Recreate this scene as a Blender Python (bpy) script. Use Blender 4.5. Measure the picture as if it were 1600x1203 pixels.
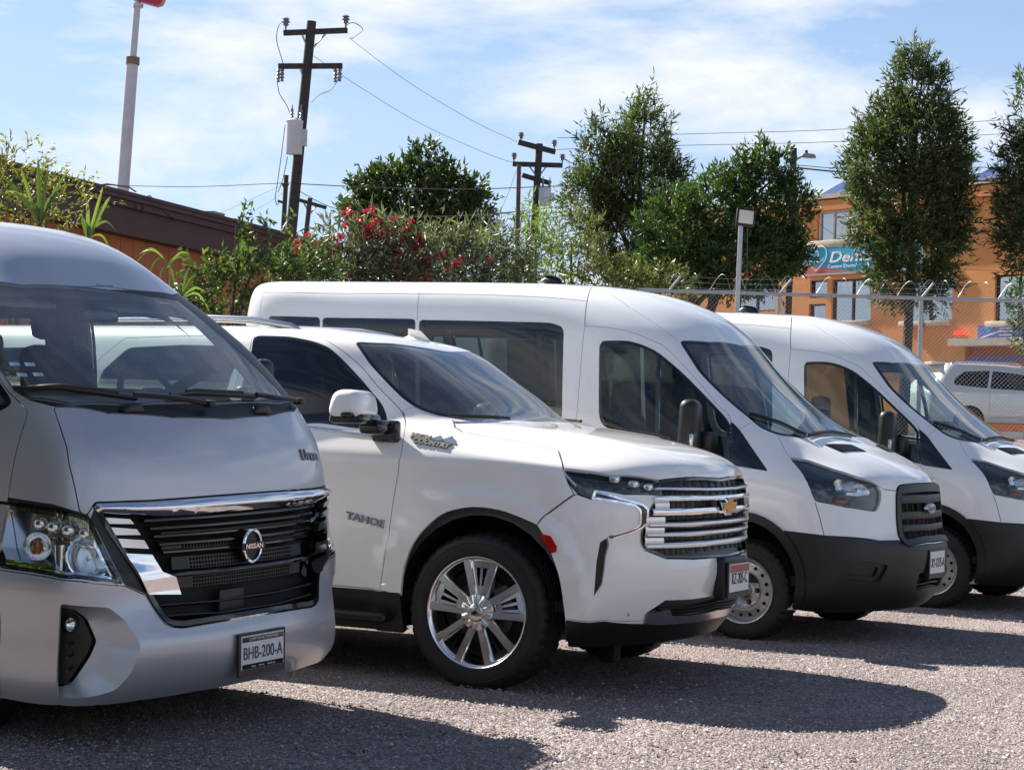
import bpy, bmesh, math, random
import numpy as np
from mathutils import Vector, Matrix, Euler
from mathutils.geometry import delaunay_2d_cdt
R = math.radians
for o in list(bpy.data.objects): bpy.data.objects.remove(o)
SC = bpy.context.scene
COL = SC.collection
random.seed(7); RNG = np.random.default_rng(7)

# ---- camera -----------------------------------------------------------------
F_PX, PITCH, ROLL, EYE = 2950.0, R(1.28), R(1.65), 1.375
cam = bpy.data.cameras.new('camera'); cam.sensor_fit = 'HORIZONTAL'; cam.sensor_width = 36
cam.lens = 36*F_PX/1600; cam.clip_start = .1; cam.clip_end = 3000
co = bpy.data.objects.new('camera', cam); COL.objects.link(co)
fw = Vector((0, math.cos(PITCH), math.sin(PITCH))); up0 = Vector((0, -math.sin(PITCH), math.cos(PITCH))); rt0 = Vector((1, 0, 0))
rt = rt0*math.cos(ROLL)+up0*math.sin(ROLL); up = -rt0*math.sin(ROLL)+up0*math.cos(ROLL)
M = Matrix((rt, up, -fw)).transposed().to_4x4(); M.translation = (0, 0, EYE)
co.matrix_world = M
SC.camera = co

# ---- sky and sun --------------------------------------------------------------
SUN_DIR = Vector((-.861, .843, 1.0)).normalized()      # towards the sun
SUN_EL = math.asin(SUN_DIR.z); SUN_AZ = math.atan2(SUN_DIR.x, SUN_DIR.y)
W = bpy.data.worlds.new('World'); SC.world = W; W.use_nodes = True
nt = W.node_tree; nt.nodes.clear()
def N_(t, **k):
    n = nt.nodes.new(t)
    for a, b in k.items(): setattr(n, a, b)
    return n
sky = N_('ShaderNodeTexSky', sky_type='NISHITA'); sky.sun_disc = False
sky.sun_elevation = SUN_EL; sky.sun_rotation = SUN_AZ; sky.air_density = 1.0; sky.dust_density = 1.0; sky.ozone_density = 3.0; sky.altitude = 1600
tc = N_('ShaderNodeTexCoord')
sep = N_('ShaderNodeSeparateXYZ'); nt.links.new(tc.outputs['Generated'], sep.inputs[0])
mp = N_('ShaderNodeMapping'); nt.links.new(tc.outputs['Generated'], mp.inputs[0])       # long streaks of thin cloud, round the whole sky
mp.inputs['Scale'].default_value = (1.0, 1.0, 3.2); mp.inputs['Location'].default_value = (28.74, 25.42, .02); mp.inputs['Rotation'].default_value = (0, R(14), 0)
nz = N_('ShaderNodeTexNoise'); nt.links.new(mp.outputs[0], nz.inputs['Vector'])
nz.inputs['Scale'].default_value = 3.6; nz.inputs['Detail'].default_value = 9; nz.inputs['Roughness'].default_value = .58; nz.inputs['Distortion'].default_value = .3
cr = N_('ShaderNodeValToRGB'); nt.links.new(nz.outputs['Fac'], cr.inputs[0])
cr.color_ramp.elements[0].position = .465; cr.color_ramp.elements[1].position = .60
bw = cr.color_ramp.elements; bw[0].color = (0, 0, 0, 1); bw[1].color = (1, 1, 1, 1)
mixc = N_('ShaderNodeMix', data_type='RGBA'); thin = N_('ShaderNodeMapRange', interpolation_type='SMOOTHSTEP'); nt.links.new(sep.outputs['Z'], thin.inputs[0])       # a cloud sheet looks thinner overhead than edge-on
thin.inputs[1].default_value = .22; thin.inputs[2].default_value = .75; thin.inputs[3].default_value = 1.; thin.inputs[4].default_value = .12
cf = N_('ShaderNodeMath', operation='MULTIPLY'); nt.links.new(cr.outputs[0], cf.inputs[0]); nt.links.new(thin.outputs[0], cf.inputs[1])
nt.links.new(cf.outputs[0], mixc.inputs['Factor'])
mixc.inputs['B'].default_value = (6.7, 6.95, 7.2, 1)
hz = N_('ShaderNodeMapRange', interpolation_type='SMOOTHSTEP'); nt.links.new(sep.outputs['Z'], hz.inputs[0])       # the air pales towards the horizon all round
hz.inputs[1].default_value = .0; hz.inputs[2].default_value = .38; hz.inputs[3].default_value = .78; hz.inputs[4].default_value = 0.
mixh = N_('ShaderNodeMix', data_type='RGBA'); nt.links.new(hz.outputs[0], mixh.inputs['Factor']); nt.links.new(sky.outputs[0], mixh.inputs['A']); mixh.inputs['B'].default_value = (4.3, 5.3, 6.9, 1)
nt.links.new(mixh.outputs['Result'], mixc.inputs['A'])
bg = N_('ShaderNodeBackground'); bg.inputs[1].default_value = .061
nt.links.new(mixc.outputs['Result'], bg.inputs[0])
ow = N_('ShaderNodeOutputWorld'); nt.links.new(bg.outputs[0], ow.inputs[0])

sl = bpy.data.lights.new('sun', 'SUN'); sl.energy = 5.0; sl.angle = R(.5); sl.color = (1.0, .94, .86)
so = bpy.data.objects.new('sun', sl); COL.objects.link(so)
so.rotation_mode = 'QUATERNION'; so.rotation_quaternion = SUN_DIR.to_track_quat('Z', 'Y')
SC.view_settings.view_transform = 'Standard'; SC.view_settings.look = 'None'
SC.view_settings.exposure = 1.25; SC.view_settings.gamma = 1.0; SC.view_settings.use_curve_mapping = False
SC.render.resolution_x = 1024; SC.render.resolution_y = 769
# ----------------------------------------------------------------------------
# lofted body surfaces (pure numpy)
# ----------------------------------------------------------------------------
def _basis(t):
    return np.stack([(1-t)**3/6, (3*t**3-6*t**2+4)/6, (-3*t**3+3*t**2+3*t+1)/6, t**3/6], -1)
def _dbasis(t):
    return np.stack([-(1-t)**2/2, (9*t**2-12*t)/6, (-9*t**2+6*t+3)/6, t**2/2], -1)

class Surf:
    """Bicubic lofted surface. rows: list of half contours (front centre -> side -> rear centre), y >= 0."""
    def __init__(self, half_rows, iters=2, disp=None):
        H = np.array(half_rows, float)
        M = H[:, :0:-1].copy(); M[..., 1] *= -1
        P0 = np.concatenate([M, H], 1)          # columns: right rear .. front .. left rear
        self.R, self.C = P0.shape[:2]
        self.half = H.shape[1]-1
        P = P0.copy()
        for _ in range(iters):
            Q = self._pad(P)
            B = (Q[:-2]+4*Q[1:-1]+Q[2:])/6
            B = (B[:, :-2]+4*B[:, 1:-1]+B[:, 2:])/6
            P = P+(P0-B)
        self.Q = self._pad(P); self.disp = disp
        us = np.arange(0, self.C-1+1e-6, .2); vs = np.arange(0, self.R-1+1e-6, .2)
        U, V = np.meshgrid(us, vs)
        self.su, self.sv = U.ravel(), V.ravel()
        self.sp = self.ev(self.su, self.sv)
    @staticmethod
    def _pad(P):
        P = np.concatenate([2*P[:1]-P[1:2], P, 2*P[-1:]-P[-2:-1]], 0)
        return np.concatenate([2*P[:, :1]-P[:, 1:2], P, 2*P[:, -1:]-P[:, -2:-1]], 1)
    def ev(self, u, v, d=False):
        if self.disp is None: return self._ev(u, v, d)
        u = np.asarray(u, float); v = np.asarray(v, float); S = self.disp(self._ev(u, v))
        if not d: return S
        e = .01; a = (self.disp(self._ev(u+e, v))-self.disp(self._ev(u-e, v)))/(2*e); b = (self.disp(self._ev(u, v+e))-self.disp(self._ev(u, v-e)))/(2*e)
        return S, a, b
    def _ev(self, u, v, d=False):
        u = np.clip(np.asarray(u, float), 0, self.C-1); v = np.clip(np.asarray(v, float), 0, self.R-1)
        i = np.minimum(u.astype(int), self.C-2); j = np.minimum(v.astype(int), self.R-2)
        bu, bv = _basis(u-i), _basis(v-j)
        k = np.arange(4)
        G = self.Q[(j[:, None]+k)[:, :, None], (i[:, None]+k)[:, None, :]]
        S = np.einsum('nj,ni,njic->nc', bv, bu, G)
        if not d: return S
        du, dv = _dbasis(u-i), _dbasis(v-j)
        return S, np.einsum('nj,ni,njic->nc', bv, du, G), np.einsum('nj,ni,njic->nc', dv, bu, G)
    def normal(self, u, v):
        S, a, b = self.ev(u, v, True)
        n = np.cross(a, b)
        l = np.linalg.norm(n, axis=1, keepdims=True)
        return n/np.maximum(l, 1e-9)
    def uv(self, P, guess=None):
        P = np.asarray(P, float).reshape(-1, 3)
        if guess is not None: return self._refine(P, np.array(guess, float))
        out = np.zeros((len(P), 2))
        for k, p in enumerate(P):
            i = np.argmin(((self.sp-p)**2).sum(1)); out[k] = self.su[i], self.sv[i]
        return self._refine(P, out)
    def _refine(self, P, out):
        n = len(P); g = np.array([(a, b) for a in (-2, -1, 0, 1, 2) for b in (-2, -1, 0, 1, 2)], float)
        st = .1
        for _ in range(7):
            c = np.clip(out[:, None]+g[None]*st, 0, [self.C-1, self.R-1])
            X = self.ev(c[..., 0].ravel(), c[..., 1].ravel()).reshape(n, 25, 3)
            out = c[np.arange(n), ((X-P[:, None])**2).sum(2).argmin(1)]; st *= .55
        lo = np.maximum(out-.01, 0); hi = np.minimum(out+.01, [self.C-1, self.R-1])
        for _ in range(3):
            S, a, b = self.ev(out[:, 0], out[:, 1], True)
            r = P-S
            aa, ab, bb = (a*a).sum(1)+1e-9, (a*b).sum(1), (b*b).sum(1)+1e-9
            ra, rb = (r*a).sum(1), (r*b).sum(1)
            det = aa*bb-ab*ab+1e-12
            out = out+np.stack([(ra*bb-rb*ab)/det, (rb*aa-ra*ab)/det], 1)
            out = np.clip(out, lo, hi)
        return out

def inside(poly, P):
    x, y = P[:, 0], P[:, 1]
    c = np.zeros(len(P), bool)
    x0, y0 = poly[-1]
    for x1, y1 in poly:
        if y0 != y1:
            t = ((y1 > y) != (y0 > y)) & (x < (x0-x1)*(y-y1)/(y0-y1)+x1)
            c ^= t
        x0, y0 = x1, y1
    return c

def fillet(pts, r):
    """round the corners of a closed 3D/2D loop; r: one radius or a list"""
    pts = [np.array(p, float) for p in pts]; n = len(pts); out = []
    rs = r if isinstance(r, (list, tuple)) else [r]*n
    for i in range(n):
        a, b, c = pts[i-1], pts[i], pts[(i+1) % n]
        la, lc = np.linalg.norm(a-b), np.linalg.norm(c-b)
        q = min(rs[i], .45*la, .45*lc)
        if q < 1e-4: out.append(b); continue
        p, s = b+(a-b)*q/la, b+(c-b)*q/lc
        for t in (0, .25, .5, .75, 1): out.append((1-t)**2*p+2*t*(1-t)*b+t*t*s)
    return np.array(out)

def smooth_loop(pts, k=3):
    """closed Catmull-Rom through the points"""
    pts = np.array(pts, float); n = len(pts); out = []
    for i in range(n):
        a, b, c, d = pts[i-1], pts[i], pts[(i+1) % n], pts[(i+2) % n]
        for t in np.arange(k)/k:
            out.append(.5*((2*b)+(c-a)*t+(2*a-5*b+4*c-d)*t*t+(3*b-a-3*c+d)*t**3))
    return np.array(out)

def mirror_half(pts):
    """half loop listed from the centre line round the right side back to the centre line -> closed loop"""
    pts = [tuple(p) for p in pts]
    m = [(p[0], -p[1], p[2]) for p in reversed(pts)]
    L = pts+m
    out = []
    for p in L:
        if not out or max(abs(a-b) for a, b in zip(p, out[-1])) > 1e-5: out.append(p)
    if max(abs(a-b) for a, b in zip(out[0], out[-1])) < 1e-5: out.pop()
    return out
def flip_y(pts):
    return [(p[0], -p[1], p[2]) for p in reversed([tuple(q) for q in pts])]
# ----------------------------------------------------------------------------
# contours of the three vehicle bodies: height, six front points (x forward, y out), side half width
# local frame: origin on the ground below the front axle, x forward, y left, z up
# ----------------------------------------------------------------------------
def body_rows(rows, rear, t=(.1, .25, .43, .62, .82, 1.0)):
    out = []
    for z, F, w in rows:
        zs = z if isinstance(z, (list, tuple)) else [z]*6
        L = [(x, y, zz) for (x, y), zz in zip(F, zs)]
        x5, zz = F[-1][0], zs[-1]
        y5 = F[-1][1]; xe = rear+.25
        for k, tt in enumerate(t):
            y = w+(y5-w)*max(0, 1-tt/.25)**2 if k < 2 else w
            L.append((x5+(xe-x5)*tt, y, zz))
        L += [(rear+.03, max(w-.14, w*.8), zz), (rear, w*.5, zz), (rear, 0, zz)]
        out.append(L)
    return out
VAN_ROWS = [
 (.22, [(.84,0),(.82,.3),(.74,.55),(.65,.74),(.52,.87),(.28,.95)], .96),
 (.32, [(.95,0),(.925,.3),(.84,.55),(.75,.74),(.62,.90),(.38,.985)], .985),
 (.50, [(1.005,0),(.98,.3),(.895,.55),(.80,.74),(.67,.915),(.41,1.01)], 1.0),
 (.66, [(1.015,0),(.99,.3),(.90,.55),(.805,.745),(.675,.92),(.41,1.015)], 1.015),
 (.74, [(.965,0),(.94,.3),(.865,.55),(.785,.74),(.665,.91),(.41,1.015)], 1.02),
 (.90, [(.945,0),(.92,.3),(.85,.55),(.775,.735),(.655,.90),(.40,1.005)], 1.025),
 (1.06, [(.925,0),(.90,.3),(.83,.55),(.755,.72),(.635,.88),(.38,.99)], 1.02),
 (1.13, [(.875,0),(.85,.3),(.785,.55),(.70,.715),(.56,.86),(.32,.97)], 1.015),
 (1.22, [(.73,0),(.71,.3),(.64,.55),(.52,.71),(.36,.82),(.18,.94)], 1.01),
 (1.31, [(.53,0),(.51,.3),(.45,.55),(.34,.70),(.21,.81),(.0,.925)], 1.0),
 (1.39, [(.34,0),(.325,.3),(.275,.55),(.19,.71),(.10,.81),(-.12,.92)], .99),
 (1.55, [(.04,0),(.025,.3),(-.03,.55),(-.11,.71),(-.20,.81),(-.45,.91)], .975),
 (1.80, [(-.27,0),(-.285,.3),(-.34,.54),(-.43,.70),(-.52,.79),(-.75,.885)], .95),
 (2.03, [(-.48,0),(-.495,.3),(-.56,.53),(-.65,.69),(-.745,.78),(-1.0,.87)], .925),
 (2.18, [(-.63,0),(-.65,.28),(-.735,.50),(-.84,.65),(-.955,.75),(-1.2,.83)], .905),
 (2.30, [(-.83,0),(-.85,.28),(-.94,.48),(-1.06,.62),(-1.19,.72),(-1.42,.79)], .87),
 (2.40, [(-1.10,0),(-1.13,.26),(-1.24,.45),(-1.37,.58),(-1.49,.66),(-1.72,.73)], .80),
 (2.46, [(-1.45,0),(-1.48,.22),(-1.58,.34),(-1.70,.42),(-1.80,.48),(-2.0,.53)], .58),
 (2.49, [(-1.9,0),(-1.92,.0),(-2.0,.0),(-2.1,.0),(-2.2,.0),(-2.4,.0)], 0.0)]
SUV_ROWS = [
 (.26, [(.86,0),(.83,.35),(.76,.60),(.68,.78),(.55,.92),(.30,.98)], .97),
 (.40, [(.965,0),(.935,.35),(.865,.60),(.775,.79),(.65,.95),(.40,1.01)], 1.0),
 (.55, [(1.015,0),(.985,.35),(.91,.60),(.815,.80),(.68,.965),(.42,1.02)], 1.02),
 (.67, [(1.035,0),(1.005,.35),(.93,.60),(.83,.80),(.695,.97),(.43,1.025)], 1.03),
 (.80, [(1.0,0),(.975,.35),(.91,.60),(.825,.79),(.69,.965),(.43,1.03)], 1.035),
 (.95, [(1.0,0),(.98,.35),(.92,.60),(.835,.785),(.69,.955),(.41,1.025)], 1.035),
 (1.08, [(.985,0),(.965,.35),(.905,.60),(.82,.78),(.67,.945),(.39,1.015)], 1.03),
 (1.15, [(.965,0),(.945,.35),(.88,.60),(.79,.775),(.63,.935),(.36,1.012)], 1.036),
 (1.21, [(.92,0),(.90,.35),(.83,.60),(.72,.77),(.52,.91),(.30,1.002)], 1.034),
 (1.27, [(.80,0),(.78,.35),(.69,.60),(.50,.76),(.20,.88),(-.05,.967)], 1.006),
 (1.33, [(.56,0),(.54,.35),(.43,.60),(.15,.745),(-.12,.855),(-.30,.935)], .975),
 (1.385, [(.22,0),(.20,.35),(.08,.60),(-.15,.74),(-.35,.845),(-.50,.90)], .946),
 (1.42, [(-.10,0),(-.12,.35),(-.20,.59),(-.33,.725),(-.47,.83),(-.66,.888)], .932),
 (1.50, [(-.27,0),(-.28,.35),(-.34,.58),(-.43,.70),(-.55,.79),(-.80,.868)], .915),
 (1.62, [(-.44,0),(-.45,.35),(-.505,.57),(-.60,.68),(-.72,.765),(-.95,.84)], .89),
 (1.73, [(-.61,0),(-.62,.35),(-.675,.55),(-.77,.66),(-.88,.735),(-1.10,.80)], .845),
 (1.84, [(-.80,0),(-.81,.34),(-.86,.53),(-.94,.63),(-1.04,.70),(-1.25,.755)], .79),
 (1.90, [(-1.03,0),(-1.05,.32),(-1.12,.48),(-1.20,.57),(-1.30,.64),(-1.50,.695)], .735),
 (1.945, [(-1.40,0),(-1.42,.26),(-1.48,.38),(-1.55,.45),(-1.65,.50),(-1.85,.55)], .59),
 (1.965, [(-1.8,0),(-1.82,0),(-1.88,0),(-1.95,0),(-2.05,0),(-2.25,0)], 0.0)]
SILVER_ROWS = [
 (.20, [(.90,0),(.89,.3),(.84,.60),(.78,.78),(.66,.88),(.40,.91)], .90),
 (.30, [(.99,0),(.975,.3),(.93,.58),(.87,.76),(.74,.895),(.45,.935)], .93),
 (.43, [(1.012,0),(.997,.3),(.952,.58),(.88,.775),(.748,.905),(.45,.945)], .945),
 (.50, [(.995,0),(.98,.3),(.937,.58),(.868,.775),(.738,.908),(.45,.945)], .945),
 (.62, [(.952,0),(.937,.3),(.895,.58),(.84,.775),(.72,.92),(.44,.957)], .957),
 (.735, [(.95,0),(.935,.3),(.89,.58),(.84,.78),(.72,.925),(.43,.96)], .955),
 (.81, [(.94,0),(.925,.3),(.875,.57),(.82,.75),(.70,.89),(.39,.935)], .935),
 (1.0, [(.93,0),(.915,.3),(.875,.56),(.81,.74),(.685,.88),(.38,.925)], .935),
 (1.12, [(.92,0),(.905,.3),(.86,.56),(.795,.735),(.67,.87),(.36,.925)], .935),
 (1.26, [(.885,0),(.87,.3),(.825,.56),(.76,.73),(.63,.86),(.31,.92)], .93),
 (1.40, [(.80,0),(.785,.3),(.735,.56),(.665,.73),(.53,.845),(.19,.90)], .915),
 (1.50, [(.69,0),(.68,.3),(.64,.55),(.585,.72),(.465,.825),(.12,.885)], .90),
 (1.75, [(.38,0),(.37,.3),(.345,.54),(.305,.70),(.20,.80),(-.11,.85)], .86),
 (1.98, [(.08,0),(.07,.3),(.035,.51),(-.02,.64),(-.14,.725),(-.43,.775)], .79),
 (2.12, [(-.06,0),(-.07,.28),(-.12,.46),(-.20,.56),(-.32,.64),(-.60,.70)], .715),
 (2.235, [(-.26,0),(-.28,.26),(-.34,.42),(-.42,.50),(-.55,.58),(-.80,.63)], .66),
 (2.315, [(-.55,0),(-.58,.2),(-.64,.32),(-.72,.40),(-.85,.45),(-1.1,.48)], .50),
 (2.345, [(-.95,0),(-.98,0),(-1.04,0),(-1.12,0),(-1.25,0),(-1.5,0)], 0.0)]
def raise_roof(rows, z0, x0, k):
    return [[(x, y, z+k*max(0, x0-x)*max(0, min(1, (z-z0)/.2))) for x, y, z in r] for r in rows]
SURF_VAN = Surf(raise_roof(body_rows(VAN_ROWS, -4.50), 2.1, -1.6, .02))
def arch_bulge(P):
    """the wings swell gently round the wheel openings"""
    P = P.copy()
    for cx in (.02, -3.05):
        r = np.hypot(P[:, 0]-cx, P[:, 2]-.42); t = np.clip((.665-r)/.045, 0, 1)
        P[:, 1] += np.sign(P[:, 1])*.020*t*t*(3-2*t)*(abs(P[:, 1]) > .75)*np.clip((abs(P[:, 1])-.80)/.12, 0, 1)
    return P
SURF_SUV = Surf(body_rows(SUV_ROWS, -4.29), disp=arch_bulge)
SURF_SILVER = Surf(body_rows(SILVER_ROWS, -4.23))
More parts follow.
